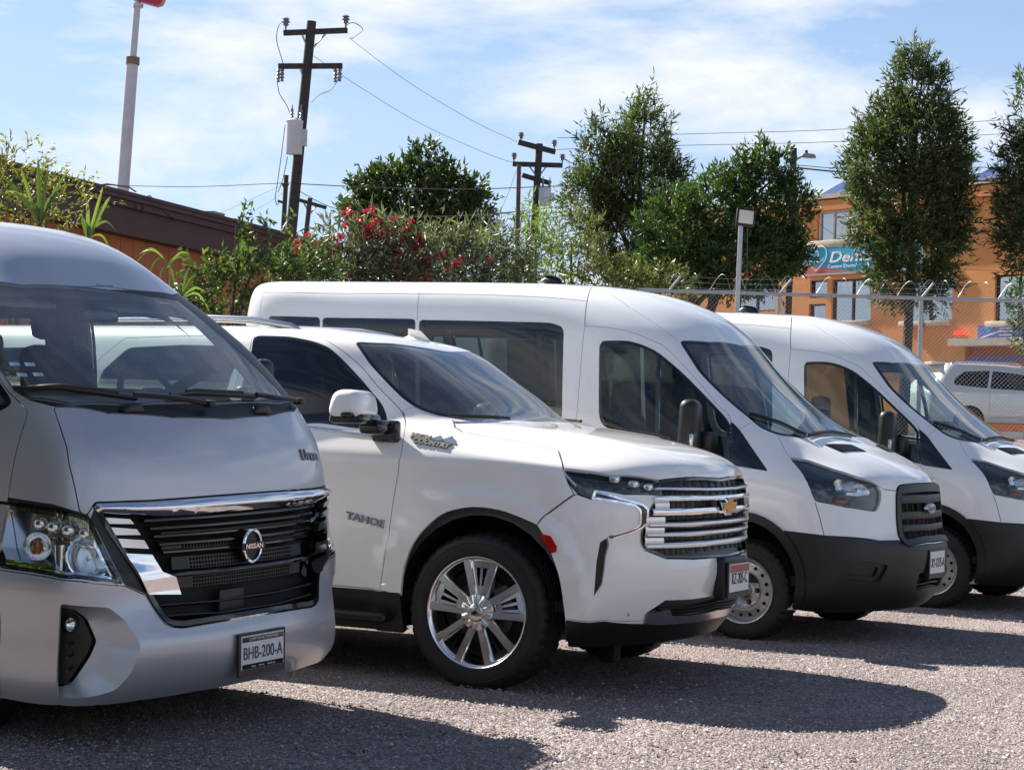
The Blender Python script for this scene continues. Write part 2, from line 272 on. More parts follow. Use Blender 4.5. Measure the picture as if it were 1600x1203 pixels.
# outlines of the panels, in metres in each vehicle's own frame
FEAT = {
 'van': {
  'windshield': [(-0.48,0,2.03), (-0.539,-0.466,2.032), (-0.657,-0.697,2.03), (-0.469,-0.744,1.809), (-0.256,-0.758,1.628), (-0.086,-0.775,1.509), (0.033,-0.804,1.428), (0.149,-0.775,1.383), (0.284,-0.633,1.367), (0.35,0,1.375)],
  'hood': [(0.36,0,1.37), (0.291,-0.65,1.358), (0.153,-0.785,1.375), (0.206,-0.817,1.309), (0.267,-0.862,1.244), (0.386,-0.802,1.224), (0.55,-0.777,1.172), (0.699,-0.728,1.126), (0.77,-0.665,1.096), (0.803,-0.618,1.069), (0.832,-0.556,1.042), (0.87,-0.442,1.034), (0.872,-0.418,1.061), (0.878,-0.379,1.074), (0.91,0,1.082)],
  'headlight': [(0.272,-0.866,1.239), (0.386,-0.802,1.224), (0.55,-0.777,1.172), (0.699,-0.728,1.126), (0.77,-0.665,1.096), (0.803,-0.618,1.069), (0.822,-0.593,1.021), (0.824,-0.607,0.957), (0.812,-0.651,0.898), (0.784,-0.714,0.902), (0.678,-0.874,0.924), (0.506,-0.972,0.958), (0.451,-0.968,1.074), (0.381,-0.931,1.152)],
  'headlight_reflector': [(0.598,-0.883,1.096), (0.608,-0.83,1.125), (0.672,-0.786,1.115), (0.753,-0.715,1.079), (0.781,-0.679,1.046), (0.79,-0.675,1.008), (0.731,-0.791,0.999), (0.653,-0.88,1.009), (0.618,-0.897,1.046)],
  'turn_signal': [(0.601,-0.928,0.962), (0.617,-0.913,0.991), (0.665,-0.874,0.989), (0.704,-0.837,0.964), (0.712,-0.833,0.939), (0.648,-0.898,0.944)],
  'grille': [(0.91,0,1.077), (0.878,-0.385,1.069), (0.872,-0.419,1.059), (0.872,-0.45,1.008), (0.881,-0.461,0.873), (0.912,-0.464,0.71), (0.938,-0.443,0.676), (0.951,-0.416,0.665), (0.97,0,0.662)],
  'bumper': [(0.975,0,0.656), (0.952,-0.418,0.66), (0.938,-0.445,0.672), (0.913,-0.467,0.706), (0.841,-0.647,0.704), (0.572,-0.969,0.735), (0.309,-1.02,0.755), (0.381,-1.014,0.573), (0.394,-1.001,0.426), (0.36,-0.96,0.225), (0.52,-0.87,0.225), (0.65,-0.74,0.225), (0.84,0,0.225)],
  'fog_recess': [(0.636,-0.943,0.544), (0.654,-0.933,0.578), (0.784,-0.785,0.571), (0.882,-0.591,0.542), (0.846,-0.631,0.436), (0.817,-0.686,0.428), (0.685,-0.891,0.452), (0.653,-0.925,0.489)],
  'fog_inner': [(0.681,-0.908,0.528), (0.694,-0.899,0.554), (0.783,-0.782,0.545), (0.851,-0.652,0.526), (0.833,-0.67,0.462), (0.724,-0.855,0.478), (0.693,-0.891,0.49)],
  'lower_intake': [(1,0,0.488), (0.983,-0.261,0.477), (0.954,-0.247,0.366), (0.99,0,0.368)],
  'front_door': [(-1.312,-0.879,2.125), (-1.259,-0.873,2.122), (-1.184,-0.864,2.118), (-1.113,-0.854,2.111), (-1.053,-0.845,2.101), (-0.995,-0.837,2.089), (-0.942,-0.83,2.075), (-0.895,-0.823,2.06), (-0.853,-0.817,2.044), (-0.813,-0.811,2.026), (-0.778,-0.803,2.013), (-0.744,-0.796,1.999), (-0.696,-0.791,1.965), (-0.618,-0.788,1.897), (-0.525,-0.788,1.811), (-0.442,-0.795,1.734), (-0.381,-0.804,1.676), (-0.332,-0.816,1.628), (-0.29,-0.826,1.589), (-0.254,-0.831,1.562), (-0.226,-0.833,1.543), (-0.204,-0.836,1.527), (-0.187,-0.843,1.51), (-0.176,-0.852,1.495), (-0.168,-0.857,1.486), (-0.098,-0.987,1.182), (-0.1,-1.02,0.8), (-0.42,-1,0.45), (-1.28,-1.01,0.45), (-1.302,-0.982,1.467), (-1.304,-0.95,1.718)],
  'front_window': [(-1.175,-0.904,1.985), (-1.17,-0.901,1.994), (-1.163,-0.898,2.006), (-1.158,-0.896,2.015), (-1.093,-0.887,2.02), (-1.059,-0.882,2.02), (-1.012,-0.873,2.02), (-0.965,-0.864,2.017), (-0.921,-0.856,2.008), (-0.877,-0.849,1.996), (-0.836,-0.842,1.981), (-0.802,-0.836,1.967), (-0.77,-0.831,1.951), (-0.731,-0.827,1.927), (-0.683,-0.823,1.893), (-0.628,-0.819,1.852), (-0.569,-0.816,1.805), (-0.504,-0.817,1.751), (-0.434,-0.822,1.691), (-0.37,-0.829,1.636), (-0.314,-0.838,1.59), (-0.265,-0.847,1.548), (-0.225,-0.857,1.515), (-0.198,-0.866,1.491), (-0.182,-0.874,1.474), (-0.171,-0.879,1.463), (-0.154,-0.89,1.442), (-0.102,-0.987,1.184), (-0.433,-0.992,1.232), (-0.558,-0.981,1.316), (-0.668,-0.979,1.353), (-1.046,-0.986,1.401), (-1.06,-0.985,1.407), (-1.078,-0.984,1.416), (-1.094,-0.983,1.427), (-1.105,-0.982,1.442), (-1.114,-0.979,1.459), (-1.119,-0.978,1.471), (-1.13,-0.972,1.516), (-1.136,-0.965,1.568), (-1.144,-0.954,1.643), (-1.152,-0.943,1.72), (-1.16,-0.931,1.803), (-1.168,-0.919,1.888), (-1.173,-0.91,1.948)],
  'sail_panel': [(-0.159,-0.867,1.47), (-0.094,-0.884,1.421), (0.169,-0.982,1.144), (-0.041,-0.988,1.168), (-0.095,-0.988,1.177)],
  'window_b': [(-2.718,-0.907,2.172), (-2.233,-0.91,2.162), (-1.578,-0.895,2.146), (-1.491,-0.897,2.118), (-1.47,-0.904,2.08), (-1.421,-0.983,1.474), (-1.46,-1,1.34), (-2.62,-1,1.34)],
  'window_c': [(-3.622,-0.906,2.194), (-2.754,-0.906,2.179), (-2.66,-1,1.34), (-3.5,-1,1.34)],
  'window_d': [(-4.147,-0.91,2.209), (-3.647,-0.906,2.196), (-3.53,-1,1.34), (-4.05,-1,1.34)],
  'slit_roof': [(-1.462,-0.516,2.428), (-1.399,-0.673,2.379), (-1.312,-0.879,2.125)],
  'slit_gutter': [(-4.254,-0.849,2.397), (-2.764,-0.849,2.372), (-1.952,-0.838,2.348), (-1.354,-0.766,2.308)],
  'slit_cap': [(-1.247,-0.617,2.362), (-1.063,-0.689,2.271), (-0.834,-0.715,2.145), (-0.683,-0.709,2.045), (-0.659,-0.705,2.028)],
  'slit_nose': [(0.506,-0.973,0.952), (0.541,-0.971,0.85), (0.572,-0.969,0.738)],
  'slit_pillar': [(-0.082,-0.883,1.417), (-0.036,-0.798,1.468)],
  'slit_rear': [(-4.335,-0.726,2.48), (-4.255,-0.847,2.4), (-4.244,-0.901,2.218), (-4.234,-0.921,2.064)],
  'slit_mid': [(-2.832,-0.709,2.464), (-2.764,-0.849,2.372), (-2.736,-0.907,2.174)],
  'vent': [(0.396,-0.57,1.329), (0.466,-0.234,1.332), (0.571,-0.221,1.288), (0.516,-0.543,1.281)],
  'vent_open': [(0.433,-0.534,1.32), (0.485,-0.297,1.321), (0.562,-0.251,1.291), (0.521,-0.498,1.286)],
  'vent_far': [(0.455,0.032,1.34), (0.444,0.266,1.339), (0.536,0.309,1.299), (0.562,0.107,1.296)],
  'wiper_a': [(-0.08,-0.756,1.516), (0.011,-0.69,1.488), (0.108,-0.637,1.452), (0.275,-0.606,1.378)],
  'wiper_b': [(0.289,-0.594,1.374), (0.299,-0.209,1.405), (0.365,0.028,1.378)],
  'divider': [(-0.739,-0.832,1.922), (-0.705,-0.905,1.704), (-0.668,-0.979,1.357)],
 },
 'suv': {
  'windshield': [(-0.77,-0.049,1.826), (-0.819,-0.366,1.841), (-0.909,-0.576,1.844), (-1.013,-0.668,1.846), (-0.861,-0.736,1.721), (-0.733,-0.768,1.622), (-0.615,-0.789,1.534), (-0.536,-0.792,1.488), (-0.465,-0.78,1.458), (-0.383,-0.744,1.436), (-0.328,-0.712,1.427), (-0.144,-0.636,1.405), (-0.115,0,1.412)],
  'hood': [(-0.09,0,1.408), (-0.123,-0.676,1.396), (-0.317,-0.724,1.418), (-0.256,-0.811,1.378), (-0.195,-0.836,1.355), (0.086,-0.803,1.318), (0.368,-0.806,1.274), (0.48,-0.977,1.182), (0.69,-0.884,1.156), (0.871,-0.649,1.132), (0.96,0,1.135)],
  'front_fender': [(-0.577,-0.833,1.461), (-0.534,-0.795,1.484), (-0.462,-0.784,1.453), (-0.38,-0.75,1.43), (-0.322,-0.729,1.418), (-0.255,-0.82,1.375), (-0.194,-0.844,1.352), (0.089,-0.81,1.315), (0.365,-0.812,1.272), (0.478,-0.98,1.179), (0.513,-0.994,1.11), (0.551,-0.994,1.053), (0.404,-1.033,0.938), (0.367,-1.051,0.887), (0.344,-1.052,0.895), (0.311,-1.052,0.907), (0.274,-1.052,0.919), (0.235,-1.052,0.931), (0.192,-1.052,0.943), (0.145,-1.052,0.952), (0.095,-1.052,0.958), (0.042,-1.051,0.961), (-0.011,-1.051,0.96), (-0.065,-1.052,0.953), (-0.119,-1.052,0.941), (-0.167,-1.053,0.926), (-0.205,-1.053,0.907), (-0.238,-1.054,0.883), (-0.269,-1.054,0.856), (-0.301,-1.054,0.826), (-0.333,-1.054,0.791), (-0.36,-1.053,0.753), (-0.384,-1.051,0.71), (-0.403,-1.049,0.663), (-0.419,-1.045,0.616), (-0.43,-1.041,0.562), (-0.438,-1.035,0.508), (-0.443,-1.03,0.469), (-0.573,-1.029,0.487), (-0.553,-1.042,0.583), (-0.531,-1.048,0.717), (-0.519,-1.038,0.844), (-0.506,-1.034,0.951), (-0.493,-1.029,1.051), (-0.478,-1.032,1.138), (-0.469,-1.029,1.209), (-0.479,-0.997,1.267), (-0.491,-0.964,1.315), (-0.504,-0.934,1.353), (-0.518,-0.905,1.382), (-0.531,-0.881,1.402)],
  'front_door': [(-1.66,-0.657,1.924), (-1.59,-0.657,1.921), (-1.495,-0.65,1.917), (-1.405,-0.653,1.909), (-1.332,-0.668,1.898), (-1.266,-0.689,1.883), (-1.203,-0.71,1.865), (-1.142,-0.726,1.843), (-1.088,-0.738,1.818), (-1.037,-0.745,1.791), (-0.988,-0.751,1.763), (-0.941,-0.757,1.733), (-0.894,-0.766,1.701), (-0.849,-0.778,1.666), (-0.805,-0.792,1.629), (-0.763,-0.803,1.594), (-0.721,-0.811,1.562), (-0.68,-0.817,1.532), (-0.645,-0.823,1.506), (-0.619,-0.829,1.486), (-0.599,-0.834,1.47), (-0.582,-0.841,1.454), (-0.564,-0.85,1.438), (-0.549,-0.86,1.422), (-0.531,-0.881,1.402), (-0.514,-0.909,1.379), (-0.502,-0.936,1.352), (-0.491,-0.964,1.315), (-0.479,-0.997,1.267), (-0.469,-1.029,1.209), (-0.478,-1.032,1.138), (-0.493,-1.029,1.051), (-0.506,-1.034,0.951), (-0.519,-1.038,0.844), (-0.531,-1.048,0.717), (-0.553,-1.042,0.583), (-0.573,-1.029,0.487), (-0.826,-1.013,0.493), (-1.55,-1,0.49), (-1.72,-1,0.7), (-1.68,-0.98,1.35), (-1.609,-0.812,1.784)],
  'front_window': [(-1.632,-0.751,1.876), (-1.403,-0.738,1.872), (-1.233,-0.745,1.845), (-1.119,-0.753,1.808), (-0.993,-0.779,1.726), (-0.863,-0.812,1.628), (-0.788,-0.83,1.566), (-0.703,-0.849,1.494), (-0.648,-0.883,1.424), (-0.609,-0.944,1.35), (-0.791,-0.948,1.356), (-1.047,-0.941,1.38), (-1.62,-0.98,1.345), (-1.6,-0.95,1.5)],
  'rear_door': [(-1.672,-0.656,1.925), (-2,-0.8,1.9), (-2.55,-0.8,1.87), (-2.72,-0.87,1.7), (-2.78,-0.98,1.35), (-2.72,-1.03,1.05), (-2.45,-1.03,0.75), (-2.4,-1,0.49), (-1.58,-1,0.49), (-1.75,-1,0.7), (-1.71,-0.98,1.35), (-1.621,-0.813,1.784)],
  'rear_window': [(-1.66,-0.84,1.83), (-2.1,-0.83,1.83), (-2.5,-0.84,1.81), (-2.64,-0.88,1.65), (-2.68,-0.96,1.36), (-1.76,-0.97,1.35)],
  'quarter_window': [(-2.8,-0.84,1.82), (-3.5,-0.84,1.8), (-3.75,-0.88,1.65), (-3.8,-0.96,1.38), (-2.86,-0.96,1.36)],
  'headlight': [(0.486,-0.978,1.178), (0.548,-0.957,1.174), (0.69,-0.885,1.156), (0.871,-0.65,1.13), (0.89,-0.653,1.054), (0.772,-0.859,1.056), (0.648,-0.954,1.08), (0.638,-0.969,1.03), (0.567,-0.989,1.056), (0.513,-0.994,1.11)],
  'running_light': [(0.648,-0.955,1.076), (0.749,-0.888,1.044), (0.839,-0.771,1.011), (0.859,-0.739,0.985), (0.857,-0.743,0.905), (0.836,-0.779,0.876), (0.73,-0.929,0.827), (0.722,-0.935,0.842), (0.818,-0.812,0.887), (0.833,-0.788,0.908), (0.831,-0.79,0.974), (0.813,-0.816,0.996), (0.638,-0.969,1.029)],
  'side_intake': [(0.722,-0.936,0.836), (0.691,-0.962,0.811), (0.679,-0.975,0.708), (0.669,-0.972,0.53), (0.705,-0.953,0.595), (0.719,-0.945,0.74), (0.729,-0.932,0.796)],
  'grille': [(0.965,0,1.131), (0.871,-0.649,1.13), (0.89,-0.653,1.054), (0.865,-0.726,0.991), (0.859,-0.737,0.904), (0.838,-0.774,0.873), (0.837,-0.771,0.808), (0.85,-0.748,0.773), (0.915,-0.616,0.726), (0.985,-0.396,0.716), (1.03,0,0.71)],
  'bumper': [(1.03,0,0.708), (0.986,-0.397,0.712), (0.915,-0.618,0.722), (0.849,-0.75,0.768), (0.835,-0.775,0.805), (0.835,-0.78,0.871), (0.853,-0.75,0.903), (0.859,-0.739,0.985), (0.839,-0.771,1.011), (0.749,-0.888,1.044), (0.638,-0.969,1.028), (0.567,-0.99,1.051), (0.551,-0.994,1.046), (0.408,-1.034,0.935), (0.371,-1.051,0.884), (0.384,-1.051,0.868), (0.402,-1.05,0.844), (0.42,-1.05,0.817), (0.435,-1.049,0.79), (0.448,-1.048,0.761), (0.461,-1.046,0.727), (0.476,-1.044,0.69), (0.491,-1.041,0.649), (0.504,-1.037,0.601), (0.516,-1.032,0.535), (0.525,-1.025,0.462), (0.53,-1.016,0.41), (0.703,-0.903,0.408), (0.823,-0.691,0.397), (0.843,-0.688,0.438), (0.906,-0.584,0.5), (1.01,0,0.505)],
  'lower_grille': [(1,0,0.503), (0.906,-0.584,0.498), (0.848,-0.68,0.441), (0.908,-0.532,0.446), (0.905,-0.496,0.413), (0.985,0,0.412)],
  'chrome_strip': [(0.985,0,0.408), (0.906,-0.499,0.418), (0.908,-0.534,0.45), (0.843,-0.689,0.44), (0.821,-0.679,0.384), (0.897,-0.445,0.373), (0.95,0,0.366)],
  'valance': [(0.95,0,0.362), (0.893,-0.437,0.365), (0.819,-0.677,0.378), (0.702,-0.901,0.401), (0.533,-1.014,0.404), (0.524,-0.955,0.263), (0.638,-0.848,0.26), (0.87,0,0.265)],
  'marker': [(0.383,-1.051,0.845), (0.45,-1.045,0.835), (0.488,-1.045,0.781), (0.485,-1.045,0.751), (0.454,-1.047,0.744)],
  'slit_roof': [(-1.988,-0.63,1.937), (-1.663,-0.653,1.925), (-1.407,-0.65,1.91)],
  'slit_cap': [(-1.182,-0.555,1.902), (-1.331,-0.598,1.914)],
  'wiper': [(-0.349,-0.732,1.426), (-0.236,-0.645,1.42), (-0.104,-0.469,1.414)],
  'arch': [(-0.443,-1.03,0.469), (-0.438,-1.035,0.508), (-0.43,-1.041,0.562), (-0.419,-1.045,0.616), (-0.403,-1.049,0.663), (-0.384,-1.051,0.71), (-0.36,-1.053,0.753), (-0.333,-1.054,0.791), (-0.301,-1.054,0.826), (-0.269,-1.054,0.856), (-0.238,-1.054,0.883), (-0.205,-1.053,0.907), (-0.167,-1.053,0.926), (-0.119,-1.052,0.941), (-0.065,-1.052,0.953), (-0.011,-1.051,0.96), (0.042,-1.051,0.961), (0.095,-1.052,0.958), (0.145,-1.052,0.952), (0.192,-1.052,0.943), (0.235,-1.052,0.931), (0.274,-1.052,0.919), (0.311,-1.052,0.907), (0.344,-1.052,0.895), (0.367,-1.051,0.887), (0.384,-1.051,0.868), (0.402,-1.05,0.844), (0.42,-1.05,0.817), (0.435,-1.049,0.79), (0.448,-1.048,0.761), (0.461,-1.046,0.727), (0.476,-1.044,0.69), (0.491,-1.041,0.649), (0.504,-1.037,0.601), (0.516,-1.032,0.535), (0.525,-1.025,0.462), (0.53,-1.016,0.41), (0.535,-0.97,0.24), (-0.46,-0.98,0.24)],
 },
 'silver': {
  'windshield': [(0.085,0,1.985), (0.04,-0.51,1.985), (-0.09,-0.685,1.965), (0.1,-0.8,1.78), (0.2,-0.845,1.65), (0.307,-0.851,1.547), (0.336,-0.853,1.517), (0.432,-0.843,1.478), (0.597,-0.773,1.453), (0.697,-0.528,1.453), (0.735,0,1.452)],
  'cowl': [(0.74,0,1.448), (0.699,-0.531,1.451), (0.598,-0.774,1.45), (0.433,-0.844,1.475), (0.337,-0.854,1.514), (0.435,-0.846,1.469), (0.544,-0.817,1.445), (0.693,-0.646,1.42), (0.781,-0.335,1.4), (0.81,0,1.392)],
  'hood': [(0.815,0,1.39), (0.783,-0.337,1.397), (0.695,-0.648,1.417), (0.545,-0.818,1.441), (0.599,-0.832,1.356), (0.647,-0.842,1.276), (0.669,-0.851,1.209), (0.701,-0.851,1.12), (0.73,-0.847,1.008), (0.753,-0.829,0.996), (0.764,-0.811,1.032), (0.771,-0.8,1.05), (0.868,-0.567,1.051), (0.92,-0.203,1.057), (0.93,0,1.058)],
  'headlight': [(0.348,-0.926,1.047), (0.627,-0.894,1.024), (0.731,-0.848,1), (0.764,-0.818,0.981), (0.777,-0.807,0.941), (0.813,-0.766,0.832), (0.859,-0.724,0.71), (0.717,-0.919,0.739), (0.377,-0.95,0.765), (0.33,-0.935,0.83), (0.28,-0.93,1)],
  'grille': [(0.93,0,1.055), (0.92,-0.203,1.054), (0.869,-0.567,1.048), (0.773,-0.798,1.048), (0.767,-0.808,1.03), (0.801,-0.769,0.935), (0.848,-0.69,0.801), (0.887,-0.607,0.656), (0.914,-0.561,0.569), (0.934,-0.535,0.53), (0.946,-0.5,0.514), (0.957,-0.451,0.507), (0.986,-0.126,0.514), (0.99,0,0.516)],
  'chrome_bar': [(0.935,0,1.052), (0.92,-0.204,1.05), (0.869,-0.567,1.044), (0.776,-0.794,1.043), (0.771,-0.804,1.029), (0.78,-0.794,1.005), (0.884,-0.515,0.982), (0.91,-0.351,0.98), (0.924,-0.208,0.983), (0.93,0,0.984)],
  'blade_a': [(0.795,-0.773,0.986), (0.841,-0.674,0.976), (0.847,-0.657,0.955), (0.805,-0.758,0.96)],
  'blade_b': [(0.809,-0.753,0.945), (0.852,-0.646,0.933), (0.858,-0.628,0.908), (0.818,-0.737,0.912)],
  'blade_c': [(0.824,-0.728,0.897), (0.863,-0.613,0.885), (0.87,-0.589,0.847), (0.833,-0.711,0.859)],
  'blade_d': [(0.84,-0.698,0.833), (0.875,-0.575,0.821), (0.896,-0.533,0.745), (0.911,-0.463,0.72), (0.918,-0.437,0.642), (0.887,-0.607,0.656)],
  'bumper': [(0.99,0,0.512), (0.988,-0.128,0.51), (0.959,-0.453,0.503), (0.946,-0.508,0.511), (0.933,-0.542,0.527), (0.913,-0.567,0.567), (0.887,-0.612,0.652), (0.862,-0.712,0.699), (0.719,-0.921,0.731), (0.381,-0.954,0.755), (0.34,-0.94,0.8), (0.385,-0.945,0.55), (0.36,-0.92,0.205), (0.55,-0.885,0.205), (0.66,-0.878,0.205), (0.78,-0.78,0.205), (0.84,-0.6,0.205), (0.89,-0.3,0.205), (0.9,0,0.205)],
  'fog_outer': [(0.701,-0.927,0.635), (0.798,-0.855,0.622), (0.839,-0.785,0.615), (0.874,-0.726,0.559), (0.922,-0.679,0.453), (0.906,-0.711,0.348), (0.857,-0.753,0.272), (0.665,-0.895,0.238)],
  'fog_inner': [(0.709,-0.923,0.622), (0.79,-0.866,0.601), (0.822,-0.829,0.563), (0.858,-0.808,0.47), (0.845,-0.832,0.408), (0.773,-0.869,0.29), (0.683,-0.902,0.27)],
  'wiper_a': [(0.362,-0.849,1.512), (0.483,-0.809,1.516), (0.583,-0.721,1.504), (0.646,-0.594,1.486), (0.69,-0.473,1.47)],
  'arm_a': [(0.681,-0.492,1.475), (0.721,-0.31,1.464), (0.767,-0.096,1.435)],
  'wiper_b': [(0.705,-0.279,1.481), (0.7,-0.115,1.492), (0.709,0.053,1.486), (0.709,0.321,1.473)],
  'arm_b': [(0.711,0.304,1.473), (0.701,0.486,1.458), (0.651,0.702,1.443)],
  'nozzle': [(0.699,-0.598,1.432), (0.698,-0.51,1.456), (0.741,-0.443,1.426)],
  'nozzle_b': [(0.775,0.217,1.421), (0.751,0.303,1.438), (0.758,0.381,1.42)],
  'stickers': [(0.312,-0.822,1.626), (0.378,-0.796,1.627), (0.361,-0.827,1.58), (0.429,-0.797,1.584)],
  'slit_header': [(0.058,-0.059,2.002), (0.072,0.154,1.988), (0.047,0.542,1.967)],
  'glass_far': [(0.08,0,1.972), (0.096,0.28,1.961), (0.079,0.5,1.95), (0.159,0.528,1.888), (0.387,0.584,1.709), (0.616,0.639,1.502), (0.648,0.623,1.476), (0.63,0.6,1.47), (0.7,0.35,1.46), (0.73,0,1.458)],
  'lamp_gap': [(0.762,-0.82,0.983), (0.771,-0.804,1.024), (0.802,-0.767,0.932), (0.849,-0.688,0.798), (0.887,-0.61,0.657), (0.863,-0.709,0.701), (0.86,-0.721,0.711), (0.814,-0.763,0.834), (0.779,-0.804,0.941)],
  'lamp_brow': [(0.347,-0.926,1.065), (0.626,-0.893,1.04), (0.756,-0.825,1), (0.762,-0.82,0.984), (0.73,-0.847,1.002), (0.627,-0.894,1.026), (0.348,-0.926,1.048)],
 },
}
# ----------------------------------------------------------------------------
# materials
# ----------------------------------------------------------------------------
MATS = {}
def mat(name, col=(.5, .5, .5), rough=.5, metal=0., coat=0., noise=None, bump=None, spec=None, emit=None, var=None):
    """noise=(scale, amount, detail), bump=(scale, strength, distance)"""
    if name in MATS: return MATS[name]
    m = bpy.data.materials.new(name); m.use_nodes = True; MATS[name] = m
    t = m.node_tree; b = t.nodes['Principled BSDF']
    b.inputs['Base Color'].default_value = (*col, 1); b.inputs['Roughness'].default_value = rough; b.inputs['Metallic'].default_value = metal
    if coat: b.inputs['Coat Weight'].default_value = coat; b.inputs['Coat Roughness'].default_value = .03
    if spec is not None: b.inputs['Specular IOR Level'].default_value = spec
    if emit: b.inputs['Emission Color'].default_value = (*emit[0], 1); b.inputs['Emission Strength'].default_value = emit[1]
    tcn = t.nodes.new('ShaderNodeTexCoord')
    if noise:
        n = t.nodes.new('ShaderNodeTexNoise'); n.inputs['Scale'].default_value = noise[0]; n.inputs['Detail'].default_value = noise[2] if len(noise) > 2 else 5
        t.links.new(tcn.outputs['Object'], n.inputs['Vector'])
        r = t.nodes.new('ShaderNodeMapRange'); r.inputs[1].default_value = .3; r.inputs[2].default_value = .7
        r.inputs[3].default_value = 1-noise[1]; r.inputs[4].default_value = 1+noise[1]; t.links.new(n.outputs['Fac'], r.inputs[0])
        mm = t.nodes.new('ShaderNodeVectorMath'); mm.operation = 'SCALE'; mm.inputs[0].default_value = col; t.links.new(r.outputs[0], mm.inputs['Scale'])
        t.links.new(mm.outputs[0], b.inputs['Base Color'])
    if bump:
        n = t.nodes.new('ShaderNodeTexNoise'); n.inputs['Scale'].default_value = bump[0]; n.inputs['Detail'].default_value = 4
        t.links.new(tcn.outputs['Object'], n.inputs['Vector'])
        bp = t.nodes.new('ShaderNodeBump'); bp.inputs['Strength'].default_value = bump[1]; bp.inputs['Distance'].default_value = bump[2]
        t.links.new(n.outputs['Fac'], bp.inputs['Height']); t.links.new(bp.outputs[0], b.inputs['Normal'])
    return m

def glass(name, tint=(.75, .85, .82), ior=1.55, rough=0.0, dust=0.0):
    if name in MATS: return MATS[name]
    m = bpy.data.materials.new(name); m.use_nodes = True; MATS[name] = m
    t = m.node_tree; t.nodes.clear()
    o = t.nodes.new('ShaderNodeOutputMaterial'); mx = t.nodes.new('ShaderNodeMixShader')
    tr = t.nodes.new('ShaderNodeBsdfTransparent'); tr.inputs[0].default_value = (*tint, 1)
    gl = t.nodes.new('ShaderNodeBsdfGlossy'); gl.inputs['Roughness'].default_value = rough; gl.inputs['Color'].default_value = (1, 1, 1, 1)
    fr = t.nodes.new('ShaderNodeFresnel'); ge = t.nodes.new('ShaderNodeNewGeometry'); mi = t.nodes.new('ShaderNodeMix')      # thin sheet: the same reflection from both sides
    mi.inputs['A'].default_value = ior; mi.inputs['B'].default_value = 1/ior; t.links.new(ge.outputs['Backfacing'], mi.inputs['Factor']); t.links.new(mi.outputs['Result'], fr.inputs[0])
    t.links.new(fr.outputs[0], mx.inputs[0]); t.links.new(tr.outputs[0], mx.inputs[1]); t.links.new(gl.outputs[0], mx.inputs[2])
    last = mx
    if dust:
        df = t.nodes.new('ShaderNodeBsdfDiffuse'); df.inputs[0].default_value = (.6, .6, .58, 1)
        n = t.nodes.new('ShaderNodeTexNoise'); n.inputs['Scale'].default_value = 7; n.inputs['Detail'].default_value = 8
        tcn = t.nodes.new('ShaderNodeTexCoord'); t.links.new(tcn.outputs['Object'], n.inputs['Vector'])
        r = t.nodes.new('ShaderNodeMapRange'); r.inputs[1].default_value = .35; r.inputs[2].default_value = .75; r.inputs[3].default_value = dust*.4; r.inputs[4].default_value = dust
        t.links.new(n.outputs['Fac'], r.inputs[0])
        m2 = t.nodes.new('ShaderNodeMixShader'); t.links.new(r.outputs[0], m2.inputs[0]); t.links.new(mx.outputs[0], m2.inputs[1]); t.links.new(df.outputs[0], m2.inputs[2]); last = m2
    t.links.new(last.outputs[0], o.inputs[0])
    return m

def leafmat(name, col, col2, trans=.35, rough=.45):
    """leaf colour runs from col to col2 with a number stored on every leaf"""
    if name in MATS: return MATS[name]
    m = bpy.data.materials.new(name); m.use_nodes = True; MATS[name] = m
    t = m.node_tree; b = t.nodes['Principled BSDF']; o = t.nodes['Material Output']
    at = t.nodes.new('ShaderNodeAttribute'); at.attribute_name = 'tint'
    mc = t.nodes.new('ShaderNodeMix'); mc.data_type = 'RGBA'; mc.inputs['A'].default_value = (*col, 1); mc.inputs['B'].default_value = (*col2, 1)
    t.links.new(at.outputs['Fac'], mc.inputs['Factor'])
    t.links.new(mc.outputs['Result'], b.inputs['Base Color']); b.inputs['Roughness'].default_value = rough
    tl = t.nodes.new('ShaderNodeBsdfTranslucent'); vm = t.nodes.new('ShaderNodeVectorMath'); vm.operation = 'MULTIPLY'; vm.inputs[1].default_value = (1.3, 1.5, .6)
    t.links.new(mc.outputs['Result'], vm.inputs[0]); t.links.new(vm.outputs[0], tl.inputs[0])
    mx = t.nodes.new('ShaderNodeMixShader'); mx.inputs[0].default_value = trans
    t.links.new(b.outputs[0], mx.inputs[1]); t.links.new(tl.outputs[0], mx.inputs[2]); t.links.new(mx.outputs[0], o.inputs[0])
    return m

WHITE = mat('white_paint', (.85, .85, .84), .35, 0, 1.0, noise=(1.3, .03))
PEARL = mat('pearl_white_paint', (.88, .845, .80), .32, 0, 1.0, noise=(1.1, .04))
SILVER = mat('silver_metallic_paint', (.47, .49, .53), .38, .50, .7)
CHROME = mat('chrome', (.82, .82, .83), .05, 1.0)
SATIN = mat('satin_chrome', (.62, .62, .62), .22, 1.0)
BLACKP = mat('black_plastic', (.007, .007, .0075), .42, 0, 0, bump=(900, .12, .001))
GREYP = mat('dark_grey_plastic', (.0115, .0115, .0125), .46, 0, 0, noise=(3, .15), bump=(700, .15, .001))
GLOSSB = mat('gloss_black', (.008, .008, .009), .08, 0, .6)
DARK = mat('interior_black', (.012, .012, .013), .8)
TRIM = mat('interior_grey', (.06, .065, .07), .75, noise=(20, .1))
HEADL = mat('headliner', (.22, .22, .21), .9)
SEATM = mat('seat_fabric', (.03, .031, .035), .85, noise=(40, .2), bump=(300, .2, .002))
RUBBER = mat('rubber', (.0105, .0098, .0092), .62, noise=(9, .45))
STEEL = mat('steel_wheel_silver', (.46, .46, .45), .33, .8, noise=(14, .1))
ALLOY = mat('polished_alloy', (.86, .84, .82), .20, 1.0)
ROTOR = mat('brake_iron', (.10, .095, .09), .5, .7)
